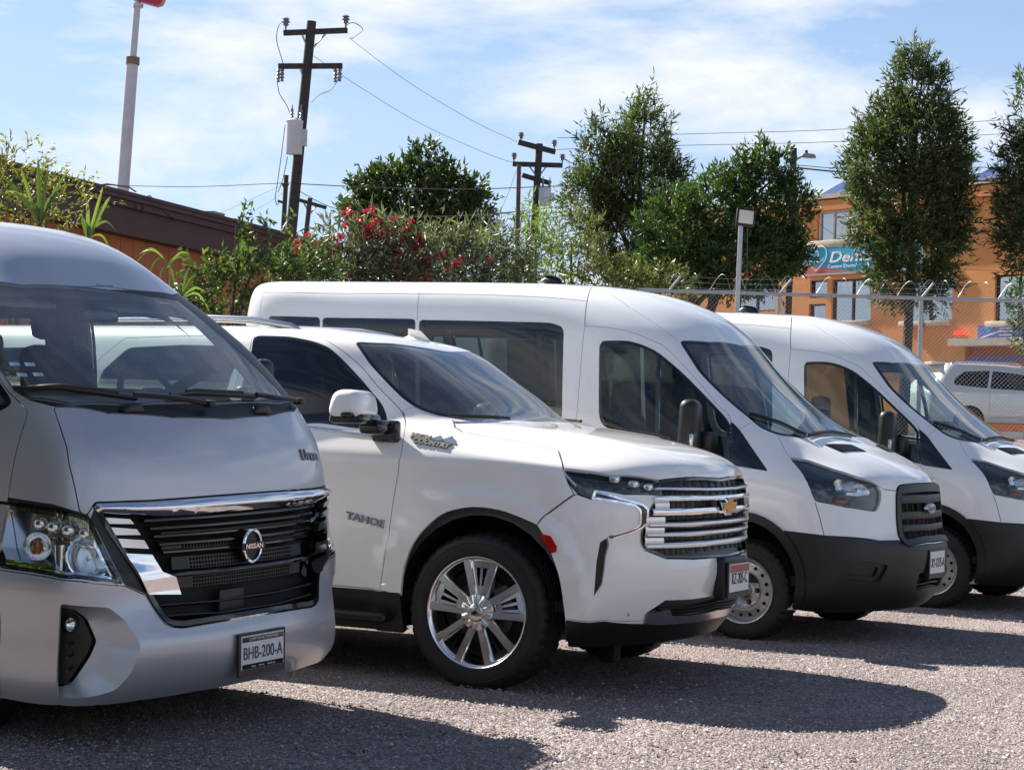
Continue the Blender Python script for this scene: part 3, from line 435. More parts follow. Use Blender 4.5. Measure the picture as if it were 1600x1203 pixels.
REFL = mat('reflector', (.86, .87, .88), .12, 1.0, bump=(60, .25, .004))
AMBER = mat('amber_plastic', (.30, .085, .015), .15, 0, .5)
REDL = mat('red_lens', (.42, .008, .008), .12, 0, .8)
WSGLASS = glass('windscreen_glass', (.80, .88, .87), 1.8, dust=.15)
WSDUSTY = glass('dusty_windscreen_glass', (.60, .70, .69), 1.9, dust=.10)
SIDEGLASS = glass('pale_green_glass', (.80, .90, .86), 1.6)
CLEAR = glass('clear_lens', (.93, .95, .96), 1.45)
TINTED = glass('privacy_glass', (.26, .30, .29), 1.6)
PRIVACY = glass('dark_privacy_glass', (.08, .085, .08), 1.6)
DOORGLASS = glass('door_glass', (.74, .82, .79), 1.5)
PLATEW = mat('plate_white', (.72, .72, .70), .4)
INK = mat('plate_ink', (.03, .03, .035), .5)
GOLD = mat('gold_badge', (.62, .36, .06), .25, .7)

# ----------------------------------------------------------------------------
# mesh helpers
# ----------------------------------------------------------------------------
def link(name, me, parent=None, m=None):
    o = bpy.data.objects.new(name, me); COL.objects.link(o)
    if m is not None:
        for q in (m if isinstance(m, (list, tuple)) else [m]): me.materials.append(q)
    if parent is not None: o.parent = parent
    return o
def tag(o, label=None, cat=None, group=None, kind=None):
    if label: o['label'] = label
    if cat: o['category'] = cat
    if group: o['group'] = group
    if kind: o['kind'] = kind
    return o
def empty(name, loc=(0, 0, 0), rz=0., label=None, cat=None, group=None, rx=0.):
    o = bpy.data.objects.new(name, None); COL.objects.link(o); o.empty_display_size = .2
    o.location = loc; o.rotation_euler = (rx, 0, rz)
    return tag(o, label, cat, group)
def copy_tree(o, parent=None):
    c = o.copy(); COL.objects.link(c)
    if parent is not None: c.parent = parent
    for ch in list(o.children): copy_tree(ch, c)
    return c

class MB:
    """collects shapes, then becomes ONE mesh object"""
    def __init__(self): self.v = []; self.f = []; self.mi = []; self.sm = []
    def add(self, V, F, mi=0, smooth=False):
        b = len(self.v); self.v += [tuple(map(float, p)) for p in V]
        for q in F: self.f.append([i+b for i in q]); self.mi.append(mi); self.sm.append(smooth)
        return self
    def box(self, c, s, rot=None, mi=0, taper=(1, 1)):
        x, y, z = [k/2 for k in s]
        V = [(-x, -y, -z), (x, -y, -z), (x, y, -z), (-x, y, -z)]+[(a*taper[0], b*taper[1], z) for a, b in ((-x, -y), (x, -y), (x, y), (-x, y))]
        if rot is not None: V = [tuple(rot @ Vector(p)) for p in V]
        V = [(p[0]+c[0], p[1]+c[1], p[2]+c[2]) for p in V]
        return self.add(V, [(0, 3, 2, 1), (4, 5, 6, 7), (0, 1, 5, 4), (1, 2, 6, 5), (2, 3, 7, 6), (3, 0, 4, 7)], mi)
    def rbox(self, c, s, r=.03, seg=3, rot=None, mi=0, pinch=None):
        bm = bmesh.new(); bmesh.ops.create_cube(bm, size=1)
        for v in bm.verts: v.co = Vector((v.co.x*s[0], v.co.y*s[1], v.co.z*s[2]))
        if pinch:
            for v in bm.verts:
                if v.co.z > 0: v.co.x *= pinch[0]; v.co.y *= pinch[1]
        bmesh.ops.bevel(bm, geom=bm.edges[:], offset=min(r, min(s)*.49), segments=seg, profile=.5, affect='EDGES')
        bm.verts.index_update()
        V = [v.co.copy() for v in bm.verts]
        if rot is not None: V = [rot @ p for p in V]
        self.add([p+Vector(c) for p in V], [[v.index for v in f.verts] for f in bm.faces], mi, True); bm.free()
        return self
    def tube(self, pts, r, n=8, mi=0, cap=True, closed=False):
        P = [Vector(p) for p in pts]; rs = r if isinstance(r, (list, tuple)) else [r]*len(P)
        V = []; prev = None; m = len(P)
        for i, p in enumerate(P):
            if closed: d = P[(i+1) % m]-P[i-1]
            else: d = P[min(i+1, m-1)]-P[max(i-1, 0)]
            d = d.normalized() if d.length > 1e-9 else Vector((0, 0, 1))
            a = prev if prev is not None else (Vector((0, 0, 1)) if abs(d.z) < .9 else Vector((1, 0, 0)))
            a = (a-d*a.dot(d)); a = a.normalized() if a.length > 1e-6 else d.orthogonal().normalized(); prev = a; b = d.cross(a)
            for k in range(n):
                t = 2*math.pi*k/n; V.append(p+(a*math.cos(t)+b*math.sin(t))*rs[i])
        F = []
        for i in range(m if closed else m-1):
            j = (i+1) % m
            for k in range(n): F.append((i*n+k, i*n+(k+1) % n, j*n+(k+1) % n, j*n+k))
        if cap and not closed: F += [tuple(range(n-1, -1, -1)), tuple(range((m-1)*n, m*n))]
        return self.add(V, F, mi, n > 4)
    def lathe(self, prof, n=32, axis='y', c=(0, 0, 0), mi=0, closed=False, smooth=True):
        """prof: (radius, offset along axis)"""
        V = []
        for r, h in prof:
            for k in range(n):
                t = 2*math.pi*k/n; a, b = r*math.cos(t), r*math.sin(t)
                p = {'y': (a, h, b), 'z': (a, b, h), 'x': (h, a, b)}[axis]
                V.append((p[0]+c[0], p[1]+c[1], p[2]+c[2]))
        F = []; m = len(prof)
        for i in range(m if closed else m-1):
            j = (i+1) % m
            for k in range(n): F.append((i*n+k, i*n+(k+1) % n, j*n+(k+1) % n, j*n+k))
        return self.add(V, F, mi, smooth)
    def prism(self, poly, h0, h1, fn, mi=0, smooth=False):
        """poly 2D (ccw), extruded between h0 and h1; fn(a, b, h) -> xyz"""
        n = len(poly)
        V = [fn(a, b, h0) for a, b in poly]+[fn(a, b, h1) for a, b in poly]
        F = [tuple(range(n-1, -1, -1)), tuple(range(n, 2*n))]+[(i, (i+1) % n, n+(i+1) % n, n+i) for i in range(n)]
        return self.add(V, F, mi, smooth)
    def build(self, name, m, parent=None, fix=True):
        me = bpy.data.meshes.new(name); me.from_pydata(self.v, [], self.f)
        me.polygons.foreach_set('material_index', self.mi); me.polygons.foreach_set('use_smooth', self.sm)
        if fix:
            bm = bmesh.new(); bm.from_mesh(me); bmesh.ops.recalc_face_normals(bm, faces=bm.faces[:]); bm.to_mesh(me); bm.free()
        me.update()
        try: me.set_sharp_from_angle(angle=R(38))
        except Exception: pass
        return link(name, me, parent, m)

def text_mesh(txt, size, depth=.002, bold=0.0, xs=1.0, shear=0.):
    """returns verts (centred, in the xy plane) and faces of extruded lettering"""
    cu = bpy.data.curves.new('t', 'FONT'); cu.body = txt; cu.size = size; cu.extrude = depth/2; cu.offset = bold; cu.shear = shear
    cu.align_x = 'CENTER'; cu.align_y = 'CENTER'; cu.resolution_u = 3
    o = bpy.data.objects.new('t', cu); COL.objects.link(o)
    dg = bpy.context.evaluated_depsgraph_get(); dg.update()
    me = o.evaluated_get(dg).to_mesh()
    V = [(v.co.x*xs, v.co.y, v.co.z) for v in me.vertices]; F = [tuple(p.vertices) for p in me.polygons]
    o.evaluated_get(dg).to_mesh_clear(); bpy.data.objects.remove(o); bpy.data.curves.remove(cu)
    return V, F
def frame_at(p, right, upv):
    """returns fn mapping (x, y, z) in the plane of right/up to 3D, z outward"""
    p, a, b = Vector(p), Vector(right).normalized(), Vector(upv)
    b = (b-a*b.dot(a)).normalized(); c = a.cross(b)
    return lambda q: p+a*q[0]+b*q[1]+c*q[2]

# ----------------------------------------------------------------------------
# panels: trimmed pieces of a lofted surface, with an edge turned inwards
# ----------------------------------------------------------------------------
def _nsign(S):
    i = S.half; n = S.normal(np.array([i+.01]), np.array([5.]))[0]
    return 1. if n[0] > 0 else -1.
for _s in (SURF_VAN, SURF_SUV, SURF_SILVER): _s.sg = _nsign(_s)

def dense(S, loop3, step=.03, closed=True):
    L = np.array(loop3, float); n = len(L); uv = S.uv(L)
    out = []; X = []
    for i in range(n if closed else n-1):
        j = (i+1) % n; k = max(1, int(np.ceil(np.linalg.norm(L[j]-L[i])/step)))
        for t in range(k): out.append(uv[i]+(uv[j]-uv[i])*t/k); X.append(L[i]+(L[j]-L[i])*t/k)
    if not closed: out.append(uv[-1]); X.append(L[-1])
    return S.uv(np.array(X), out)
def area2(P): return .5*np.sum(P[:, 0]*np.roll(P[:, 1], -1)-np.roll(P[:, 0], -1)*P[:, 1])
def inset(S, uv, d, closed=True):
    """shift a uv loop towards its inside by d metres"""
    if abs(d) < 1e-6: return uv
    P, a, b = S.ev(uv[:, 0], uv[:, 1], True)
    if closed: T = np.roll(P, -1, 0)-np.roll(P, 1, 0)
    else: T = np.gradient(P, axis=0)
    n = np.cross(a, b); n /= np.maximum(np.linalg.norm(n, axis=1, keepdims=True), 1e-9)
    B = np.cross(n, T); B /= np.maximum(np.linalg.norm(B, axis=1, keepdims=True), 1e-9)
    if closed and area2(uv) < 0: B = -B
    D = B*d
    aa, ab, bb = (a*a).sum(1), (a*b).sum(1), (b*b).sum(1); ra, rb = (D*a).sum(1), (D*b).sum(1)
    det = aa*bb-ab*ab+1e-12
    return uv+np.stack([(ra*bb-rb*ab)/det, (rb*aa-ra*ab)/det], 1)
def slit(S, pts, w=.006):
    c = dense(S, pts, .03, False)
    return np.concatenate([inset(S, c, w/2, False), inset(S, c, -w/2, False)[::-1]])

def panel_uv(S, name, outer, holes=(), m=None, parent=None, off=0., depth=.02, res=.05, v0=0., v1=0., dome=None):
    """outer: uv loop or None for the whole surface; holes: uv loops"""
    if outer is None:
        U, V = S.C-1, S.R-1-v1
        e = np.linspace(0, 1, 200); z = np.zeros_like(e); o = np.ones_like(e)
        z0 = z+v0
        outer = np.concatenate([np.stack([e*U, z0], 1)[:-1], np.stack([o*U, v0+e*(V-v0)], 1)[:-1], np.stack([(1-e)*U, o*V], 1)[:-1], np.stack([z, V+(v0-V)*e], 1)[:-1]])
    lo, hi = outer.min(0), outer.max(0)
    c = (lo+hi)/2
    gu = np.arange(lo[0], hi[0], .05); gv = np.arange(lo[1], hi[1], .05)
    P, a, b = S.ev(*[q.ravel() for q in np.meshgrid(np.linspace(lo[0], hi[0], 9), np.linspace(lo[1], hi[1], 9))], True)
    su = max(np.median(np.linalg.norm(a, axis=1)), .02); sv = max(np.median(np.linalg.norm(b, axis=1)), .02)
    gu = np.arange(lo[0], hi[0]+1e-6, min(.34, res/su)); gv = np.arange(lo[1], hi[1]+1e-6, min(.34, res/sv))
    G = np.stack([q.ravel() for q in np.meshgrid(gu, gv)], 1)
    ok = inside(outer, G)
    for h in holes: ok &= ~inside(h, G)
    # keep grid points a little away from the outlines
    G = G[ok]
    allb = np.concatenate([outer]+list(holes))
    if len(G):
        sc = np.array([su, sv]); keepm = np.ones(len(G), bool)
        for k in range(0, len(G), 2000):
            d = np.linalg.norm((G[k:k+2000, None]-allb[None])*sc, axis=2).min(1); keepm[k:k+2000] = d > .012
        G = G[keepm]
    verts = []; edges = []
    for L in [outer]+list(holes):
        b0 = len(verts); verts += [tuple(p) for p in L]; n = len(L)
        edges += [(b0+i, b0+(i+1) % n) for i in range(n)]
    verts += [tuple(p) for p in G]
    sc = np.array([su, sv])
    vo, eo, fo, *_ = delaunay_2d_cdt([Vector((p[0]*su, p[1]*sv)) for p in verts], edges, [], 0, 1e-6)
    UV = np.array([(p.x/su, p.y/sv) for p in vo])
    T = np.array([f for f in fo if len(f) == 3])
    cen = UV[T].mean(1)
    ok = inside(outer, cen)
    for h in holes: ok &= ~inside(h, cen)
    T = T[ok]
    X = S.ev(UV[:, 0], UV[:, 1]); Nn = S.normal(UV[:, 0], UV[:, 1])*S.sg
    if dome:      # (height, width): the piece swells from its edge
        ds = np.full(len(UV), 9.); sc_ = np.array([su, sv])
        for k in range(0, len(UV), 1500): ds[k:k+1500] = np.linalg.norm((UV[k:k+1500, None]-outer[None])*sc_, axis=2).min(1)
        q_ = np.clip(ds/dome[1], 0, 1); X = X+Nn*(dome[0]*np.sqrt(np.maximum(1-(1-q_)**2, 0)))[:, None]
    X = X+Nn*off
    # drop slivers where the surface has collapsed to a line
    if len(T):
        ar = np.linalg.norm(np.cross(X[T[:, 1]]-X[T[:, 0]], X[T[:, 2]]-X[T[:, 0]]), axis=1); T = T[ar > 1e-8]
        fn = np.cross(X[T[:, 1]]-X[T[:, 0]], X[T[:, 2]]-X[T[:, 0]]); fl = (fn*Nn[T].mean(1)).sum(1) < 0
        T[fl] = T[fl][:, ::-1]
    used = np.unique(T); remap = -np.ones(len(X), int); remap[used] = np.arange(len(used))
    T = remap[T]; X, Nn = X[used], Nn[used]
    faces = [tuple(f) for f in T]; nv = len(X)
    V = X; loopn = [Nn[i] for f in T for i in f]
    if depth:
        E = np.concatenate([T[:, [0, 1]], T[:, [1, 2]], T[:, [2, 0]]])
        key = set(map(tuple, E)); be = [e for e in map(tuple, E) if (e[1], e[0]) not in key]
        idx = sorted({i for e in be for i in e}); r2 = {i: nv+k for k, i in enumerate(idx)}; r3 = {i: nv+len(idx)+k for k, i in enumerate(idx)}
        V = np.concatenate([X, X[idx], X[idx]-Nn[idx]*depth])
        for i, j in be:
            faces.append((r2[j], r2[i], r3[i], r3[j])); loopn += [(0, 0, 0)]*4
    me = bpy.data.meshes.new(name); me.from_pydata(V.tolist(), [], faces)
    sm = np.zeros(len(faces), bool); sm[:len(T)] = True
    me.polygons.foreach_set('use_smooth', sm); me.update()
    if not dome: me.normals_split_custom_set([tuple(q) for q in loopn])
    return link(name, me, parent, m)

def loop_uv(S, pts, gap=0., fil=0., step=.03):
    if fil: pts = fillet(pts, fil)
    return inset(S, dense(S, pts, step), gap)
def panel(S, name, pts, m, parent, gap=.0025, holes=(), off=0., depth=.02, res=.05, fil=0., step=.03, dome=None):
    return panel_uv(S, name, loop_uv(S, pts, gap, fil, step), holes, m, parent, off, depth, res, dome=dome)
def on(S, p, off=0.):
    """nearest point on the surface and its normal"""
    uv = S.uv([p]); return Vector(S.ev(uv[:, 0], uv[:, 1])[0])+Vector(S.normal(uv[:, 0], uv[:, 1])[0]*S.sg)*off, Vector(S.normal(uv[:, 0], uv[:, 1])[0]*S.sg)
def on_path(S, pts, off=0., step=.04):
    uv = dense(S, pts, step, False); X = S.ev(uv[:, 0], uv[:, 1]); Nn = S.normal(uv[:, 0], uv[:, 1])*S.sg
    return X+Nn*off, Nn
def bar(S, mb, pts, h, d, off, mi=0, bulge=0.):
    """a bar with a rectangular section (height h, depth d) following the surface, its face at off"""
    X, Nn = on_path(S, pts, off)
    V = []; n = len(X)
    for p, q in zip(X, Nn):
        u = np.array([0, 0, 1.])-q*q[2]; u /= np.linalg.norm(u)
        V += [p+u*h/2-q*d*.15, p+u*h*.2, p-u*h*.2, p-u*h/2-q*d*.15, p-u*h/2-q*d, p+u*h/2-q*d]
    F = []
    for i in range(n-1):
        for k in range(6): F.append((i*6+k, i*6+(k+1) % 6, i*6+6+(k+1) % 6, i*6+6+k))
    F += [tuple(range(6)), tuple(range((n-1)*6+5, (n-1)*6-1, -1))]
    mb.add(V, F, mi, False)
# ----------------------------------------------------------------------------
# wheels and small vehicle parts
# ----------------------------------------------------------------------------
def make_tyre(Ro, Rr, w, parent, name='wheel'):
    prof = [(Rr-.004, .38*w), (Rr+.012, .47*w), (Rr+.03, .49*w), ((Ro+Rr)/2, .50*w), (Ro-.035, .485*w), (Ro-.018, .455*w), (Ro-.006, .40*w)]
    rows = [(r, h, False) for r, h in prof]
    def grooves(cs):
        out = []
        for c in cs: out += [(Ro, c+.006, False), (Ro-.009, c+.004, False), (Ro-.009, c-.004, False), (Ro, c-.006, False)]
        return out
    rows += [(Ro-.001, .36*w, True), (Ro, .25*w, True)]+grooves([.2*w, .07*w, -.07*w, -.2*w])+[(Ro, -.25*w, True), (Ro-.001, -.36*w, True)]
    rows += [(r, -h, False) for r, h in reversed(prof)]
    n = 160; V = []
    for i, (r, h, tr) in enumerate(rows):
        sh = tr or abs(h) > .39*w and r > Ro-.02
        for k in range(n):
            t = 2*math.pi*k/n; q = r-(.009 if sh and k % 4 == 0 else 0)-(.004 if not sh and r > Ro-.002 and k % 5 == 0 else 0)
            V.append((q*math.cos(t), h, q*math.sin(t)))
    F = [(i*n+k, i*n+(k+1) % n, (i+1)*n+(k+1) % n, (i+1)*n+k) for i in range(len(rows)-1) for k in range(n)]
    mb = MB().add(V, F, 0, True)
    for rr in (Rr+.022, (Ro+Rr)/2+.012):     # sidewall rings
        for s in (-1,): mb.lathe([(rr, s*.492*w), (rr+.003, s*.502*w), (rr+.006, s*.492*w)], 64)
    return mb.build(name, RUBBER, parent)
def pol(r, t): return (r*math.cos(t), r*math.sin(t))

def alloy_wheel(parent, loc, flip=False, spin=0.):
    wh = make_tyre(.417, .283, .275, parent); wh.location = loc; wh.rotation_euler = (0, spin, math.pi if flip else 0)
    mb = MB().lathe([(.296, -.118), (.2985, -.126), (.294, -.131), (.286, -.128), (.276, -.112), (.268, -.09), (.26, -.05), (.252, .10)], 72)
    mb.build('rim', ALLOY, wh)
    for k in range(5):
        th = R(90)+k*R(72); mb = MB()
        ca, sa = math.cos(th), math.sin(th)
        fn = lambda a, b, h: (a*ca-b*sa, h, a*sa+b*ca)      # a along the spoke, b across
        for s in (1, -1):
            i0, i1, o0, o1 = .008*s, .050*s, .060*s, .112*s
            base = [(.070, i0), (.070, i1), (.274, o1), (.278, o0)]
            top = [(.070, i0+.004*s), (.070, i1-.007*s), (.270, o1-.010*s), (.274, o0+.005*s)]
            V = [fn(a, b, -.058) for a, b in base]+[fn(a, b, -.104-.010*(a-.07)/.2) for a, b in base]+[fn(a, b, -.116-.008*(a-.07)/.2) for a, b in top]
            F = [(0, 1, 2, 3)]+[(i, (i+1) % 4, 4+(i+1) % 4, 4+i) for i in range(4)]+[(4+i, 4+(i+1) % 4, 8+(i+1) % 4, 8+i) for i in range(4)]+[(8, 9, 10, 11)]
            mb.add(V, F)
        mb.build('spoke', ALLOY, wh)
        mb = MB()
        def quad(p): mb.prism(p, -.080, -.098, fn)
        quad([(.235, -.058), (.235, .058), (.276, .062), (.276, -.062)]); quad([(.07, -.012), (.07, .012), (.14, .028), (.14, -.028)])
        quad([(.135, -.005), (.135, .005), (.24, .008), (.24, -.008)])
        for s in (1, -1): quad([(.135, .016*s), (.135, .030*s), (.24, .056*s), (.24, .034*s)])
        mb.build('spoke_insert', CHROME, wh)
    mb = MB(); n = 60
    V = []
    for r, h, am in ((.096, -.108, 0), (.094, -.120, .002), (.052, -.131, .0035), (.047, -.129, 0)):
        for k in range(n):
            t = 2*math.pi*k/n; V.append((r*math.cos(t), h-am*(1 if (k//3) % 2 else -1), r*math.sin(t)))
    F = [(i*n+k, i*n+(k+1) % n, (i+1)*n+(k+1) % n, (i+1)*n+k) for i in range(3) for k in range(n)]
    mb.add(V, F).lathe([(.047, -.128), (.046, -.137), (.039, -.141), (.0, -.142)], 40)
    mb.build('hub_cap', SATIN, wh)
    mb = MB()
    mb.box((0, -.1435, 0), (.036, .004, .009)); mb.box((0, -.1435, 0), (.013, .004, .022), Matrix.Rotation(R(18), 3, 'Y')); mb.build('emblem', GLOSSB, wh)
    MB().lathe([(.0, -.03), (.175, -.03), (.178, -.02), (.178, .0)], 48).build('brake_disc', ROTOR, wh)
    MB().rbox((.13, -.045, .07), (.09, .05, .16), .015, 2, Matrix.Rotation(R(-28), 3, 'Y')).build('brake_caliper', ROTOR, wh)
    mb = MB().lathe([(.0, .0), (.25, .0), (.25, .10)], 40); mb.build('backing_plate', DARK, wh)
    return wh

def steel_wheel(parent, loc, flip=False, spin=0.):
    wh = make_tyre(.340, .211, .225, parent); wh.location = loc; wh.rotation_euler = (0, spin, math.pi if flip else 0)
    MB().lathe([(.221, -.096), (.2255, -.104), (.222, -.110), (.214, -.106), (.207, -.085), (.203, -.05), (.198, .10)], 64).build('rim', STEEL, wh)
    prof = np.array([(.206, -.055), (.192, -.066), (.175, -.070), (.150, -.074), (.138, -.080), (.128, -.079), (.120, -.064), (.104, -.050), (.088, -.046), (.070, -.049), (.052, -.060), (.047, -.078), (.040, -.082), (.034, -.08)])
    def ymap(r): return np.interp(r, prof[::-1, 0], prof[::-1, 1])
    n = 96; out = [(.206*math.cos(2*math.pi*k/n), .206*math.sin(2*math.pi*k/n)) for k in range(n)]
    holes = []
    for k in range(16):
        t = 2*math.pi*(k+.5)/16; holes.append([(.168*math.cos(t)+.0125*math.cos(a), .168*math.sin(t)+.0125*math.sin(a)) for a in np.arange(12)*math.pi/6])
    for k in range(5):
        t = 2*math.pi*k/5+.3; holes.append([(.085*math.cos(t)+.017*math.cos(a), .085*math.sin(t)+.017*math.sin(a)) for a in np.arange(12)*math.pi/6])
    pts = []; ed = []
    for L in [out]+holes:
        b = len(pts); pts += L; ed += [(b+i, b+(i+1) % len(L)) for i in range(len(L))]
    for r in prof[1:, 0]:
        if .145 < r < .19: continue
        if .066 < r < .108: continue
        pts += [pol(r, 2*math.pi*k/64) for k in range(64)]
    for r in (.150, .187): pts += [pol(r, 2*math.pi*k/64) for k in range(64)]
    for r in (.066, .107): pts += [pol(r, 2*math.pi*k/64) for k in range(64)]
    vo, eo, fo, *_ = delaunay_2d_cdt([Vector(p) for p in pts], ed, [], 0, 1e-6)
    A = np.array([(p.x, p.y) for p in vo]); T = np.array(fo); cen = A[T].mean(1)
    ok = np.linalg.norm(cen, axis=1) < .206
    for h in holes: ok &= ~inside(np.array(h), cen)
    T = T[ok]; rr = np.linalg.norm(A, axis=1)
    V = [(a, float(ymap(r)), b) for (a, b), r in zip(A, rr)]
    mb = MB().add(V, [tuple(t) for t in T], 0, True)
    ob = mb.build('wheel_disc', STEEL, wh)
    MB().lathe([(.046, -.07), (.044, -.092), (.036, -.098), (.0, -.100)], 32).build('hub_cap', SATIN, wh)
    mb = MB()
    for k in range(5):
        t = 2*math.pi*k/5+.3; mb.lathe([(.010, -.035), (.010, -.060), (.0, -.062)], 6, 'y', (.085*math.cos(t), 0, .085*math.sin(t)), smooth=False)
    mb.build('wheel_nuts', ROTOR, wh)
    MB().lathe([(.0, -.02), (.200, -.02), (.200, .09)], 40).build('brake_drum', DARK, wh)
    return wh

def wheel_well(parent, x, z, r, y0, y1):
    mb = MB(); n = 24; V = []; F = []
    for y in (y0, y1):
        for k in range(n+1):
            t = math.pi*(k/n)*1.16-.08*math.pi; V.append((x+r*math.cos(t), y, z+r*math.sin(t)))
    F = [(k, k+1, n+2+k, n+1+k) for k in range(n)]+[tuple(range(n+1, 2*n+2))]
    mb.add(V, F); return mb.build('wheel_well', DARK, parent)

def seat(parent, x, y, z=.75, w=.48, h=.62, rear=False, m=SEATM, name='seat'):
    mb = MB().rbox((x+.22, y, z+.07), (.52, w, .16), .06, 3)
    mb.rbox((x-.06, y, z+.12+h/2), (.15, w, h), .06, 3, Matrix.Rotation(R(-10), 3, 'Y'), pinch=(1, .8))
    if not rear: mb.tube([(x-.1, y-.06, z+h+.05), (x-.12, y-.06, z+h+.2)], .008, 6).tube([(x-.1, y+.06, z+h+.05), (x-.12, y+.06, z+h+.2)], .008, 6)
    s = mb.build(name, m, parent)
    if not rear: MB().rbox((x-.125, y, z+h+.24), (.11, .27, .19), .05, 3).build('headrest', m, s)
    return s
def steering(parent, c, r=.19, tilt=35):
    rot = Matrix.Rotation(R(-tilt), 3, 'Y'); P = [Vector(c)+rot @ Vector((0, r*math.cos(t), r*math.sin(t))) for t in np.arange(32)*2*math.pi/32]
    mb = MB().tube(P, .016, 8, closed=True).rbox(Vector(c)+rot @ Vector((.03, 0, 0)), (.06, .16, .14), .03, 2, rot)
    for t in (0, math.pi, -math.pi/2): mb.tube([Vector(c), Vector(c)+rot @ Vector((0, r*math.cos(t), r*math.sin(t)))], .014, 6)
    mb.tube([Vector(c), Vector(c)+rot @ Vector((.45, 0, -.02))], .03, 8)
    return mb.build('steering_wheel', TRIM, parent)

def plate(parent, p, right, upv, txt, holder=None, sub=None, band=None, w=.30, h=.152, ts=.088):
    fr = frame_at(p, right, upv)
    mb = MB()
    V = [(-w/2-.014, -h/2-.03, -.004), (w/2+.014, -h/2-.03, -.004), (w/2+.014, h/2+.012, -.004), (-w/2-.014, h/2+.012, -.004)]
    V += [(x, y, .006) for x, y, _ in V]
    mb.add([fr(v) for v in V], [(3, 2, 1, 0), (4, 5, 6, 7), (0, 1, 5, 4), (1, 2, 6, 5), (2, 3, 7, 6), (3, 0, 4, 7)])
    o = mb.build('number_plate', holder or GREYP, parent)
    mb = MB()
    V = [(-w/2, -h/2, .0065), (w/2, -h/2, .0065), (w/2, h/2, .0065), (-w/2, h/2, .0065)]; V += [(x*.99, y*.99, .009) for x, y, _ in V]
    mb.add([fr(v) for v in V], [(4, 5, 6, 7), (0, 1, 5, 4), (1, 2, 6, 5), (2, 3, 7, 6), (3, 0, 4, 7)]); mb.build('plate_face', PLATEW, o)
    tv, tf = text_mesh(txt, ts, .002, .0, .68*.088/ts); MB().add([fr((x, y+(-.006), z+.0105)) for x, y, z in tv], tf).build('plate_number', INK, o)
    for band in ([] if not band else band if isinstance(band, list) else [band]):
        mb = MB(); y0, y1 = band[1]
        V = [(-w/2+.006, y0, .0095), (w/2-.006, y0, .0095), (w/2-.006, y1, .0095), (-w/2+.006, y1, .0095)]; V += [(x, y, .011) for x, y, _ in V]
        mb.add([fr(v) for v in V], [(4, 5, 6, 7), (0, 1, 5, 4), (1, 2, 6, 5), (2, 3, 7, 6), (3, 0, 4, 7)]); mb.build('plate_band', band[0], o)
    if sub:
        for s, yy, sz, mm in sub:
            tv, tf = text_mesh(s, sz, .001, 0.0); MB().add([fr((x, y+yy, z+.0125)) for x, y, z in tv], tf).build('plate_legend', mm, o)
    return o

def surf_text(S, parent, name, txt, p, along, size, m, depth=.006, xs=1., bold=.001, off=.001):
    """lettering laid on a body surface at p, reading in direction along"""
    q, n = on(S, p, off); al = Vector(along); upv = n.cross(al)*-1
    a = al.normalized(); u = n.cross(a)
    V, F = text_mesh(txt, size, depth, bold, xs)
    out = []
    for x, y, z in V:
        c, nn = on(S, q+a*x+u*y, off); out.append(c+nn*(z+depth/2))
    return MB().add(out, F).build(name, m, parent)

def mirrored(fn):
    """call fn(side, pts->pts) for the right and the left side"""
    fn(-1, lambda L: L); fn(1, flip_y)

def two_sided(S, root, name, pts, m, holes_out, gap=.0025, **k):
    """a panel on the right side and its twin on the left; adds both outlines to holes_out"""
    obs = []
    for L in (pts, flip_y(pts)):
        P = fillet(L, k['fil']) if k.get('fil') else L
        d = dense(S, P, k.get('step', .03)); holes_out.append(inset(S, d, -gap))
        obs.append(panel_uv(S, name, inset(S, d, gap), k.get('holes', ()), m, root, k.get('off', 0.), k.get('depth', .02), k.get('res', .05)))
    return obs
def centre_panel(S, root, name, half, m, holes_out, gap=.0025, **k):
    L = mirror_half(half)
    if k.get('fil'): L = fillet(L, k['fil'])
    d = dense(S, L, k.get('step', .03))
    if holes_out is not None: holes_out.append(inset(S, d, -gap))
    return panel_uv(S, name, inset(S, d, gap), k.get('holes', ()), m, root, k.get('off', 0.), k.get('depth', .02), k.get('res', .05))
def hole_of(S, pts, grow=0., fil=0.): 
    L = fillet(pts, fil) if fil else pts
    return inset(S, dense(S, L), -grow)
def glazing(S, root, name, pts, gm, holes_out, border=.035, bm=GLOSSB, fil=.03, off=-.002, both=True, centre=False, res=.08):
    """window: a black printed border round clear glass"""
    loops = [mirror_half(pts)] if centre else ([pts, flip_y(pts)] if both else [pts])
    for L in loops:
        P = fillet(L, fil); d = dense(S, P); holes_out.append(inset(S, d, -.001))
        inner = inset(S, d, border)
        w = panel_uv(S, name, inset(S, d, .001), (), gm, root, off, .006, res)
        panel_uv(S, name+'_border', inset(S, d, .0015), (inner,), bm, w, off+.0008, 0, .08)

def circle3(cx, cz, r, y, n=36, a0=0, a1=360):
    return [(cx+r*math.cos(R(a)), y, cz+r*math.sin(R(a))) for a in np.linspace(a0, a1, n, endpoint=(a1-a0) < 360)]

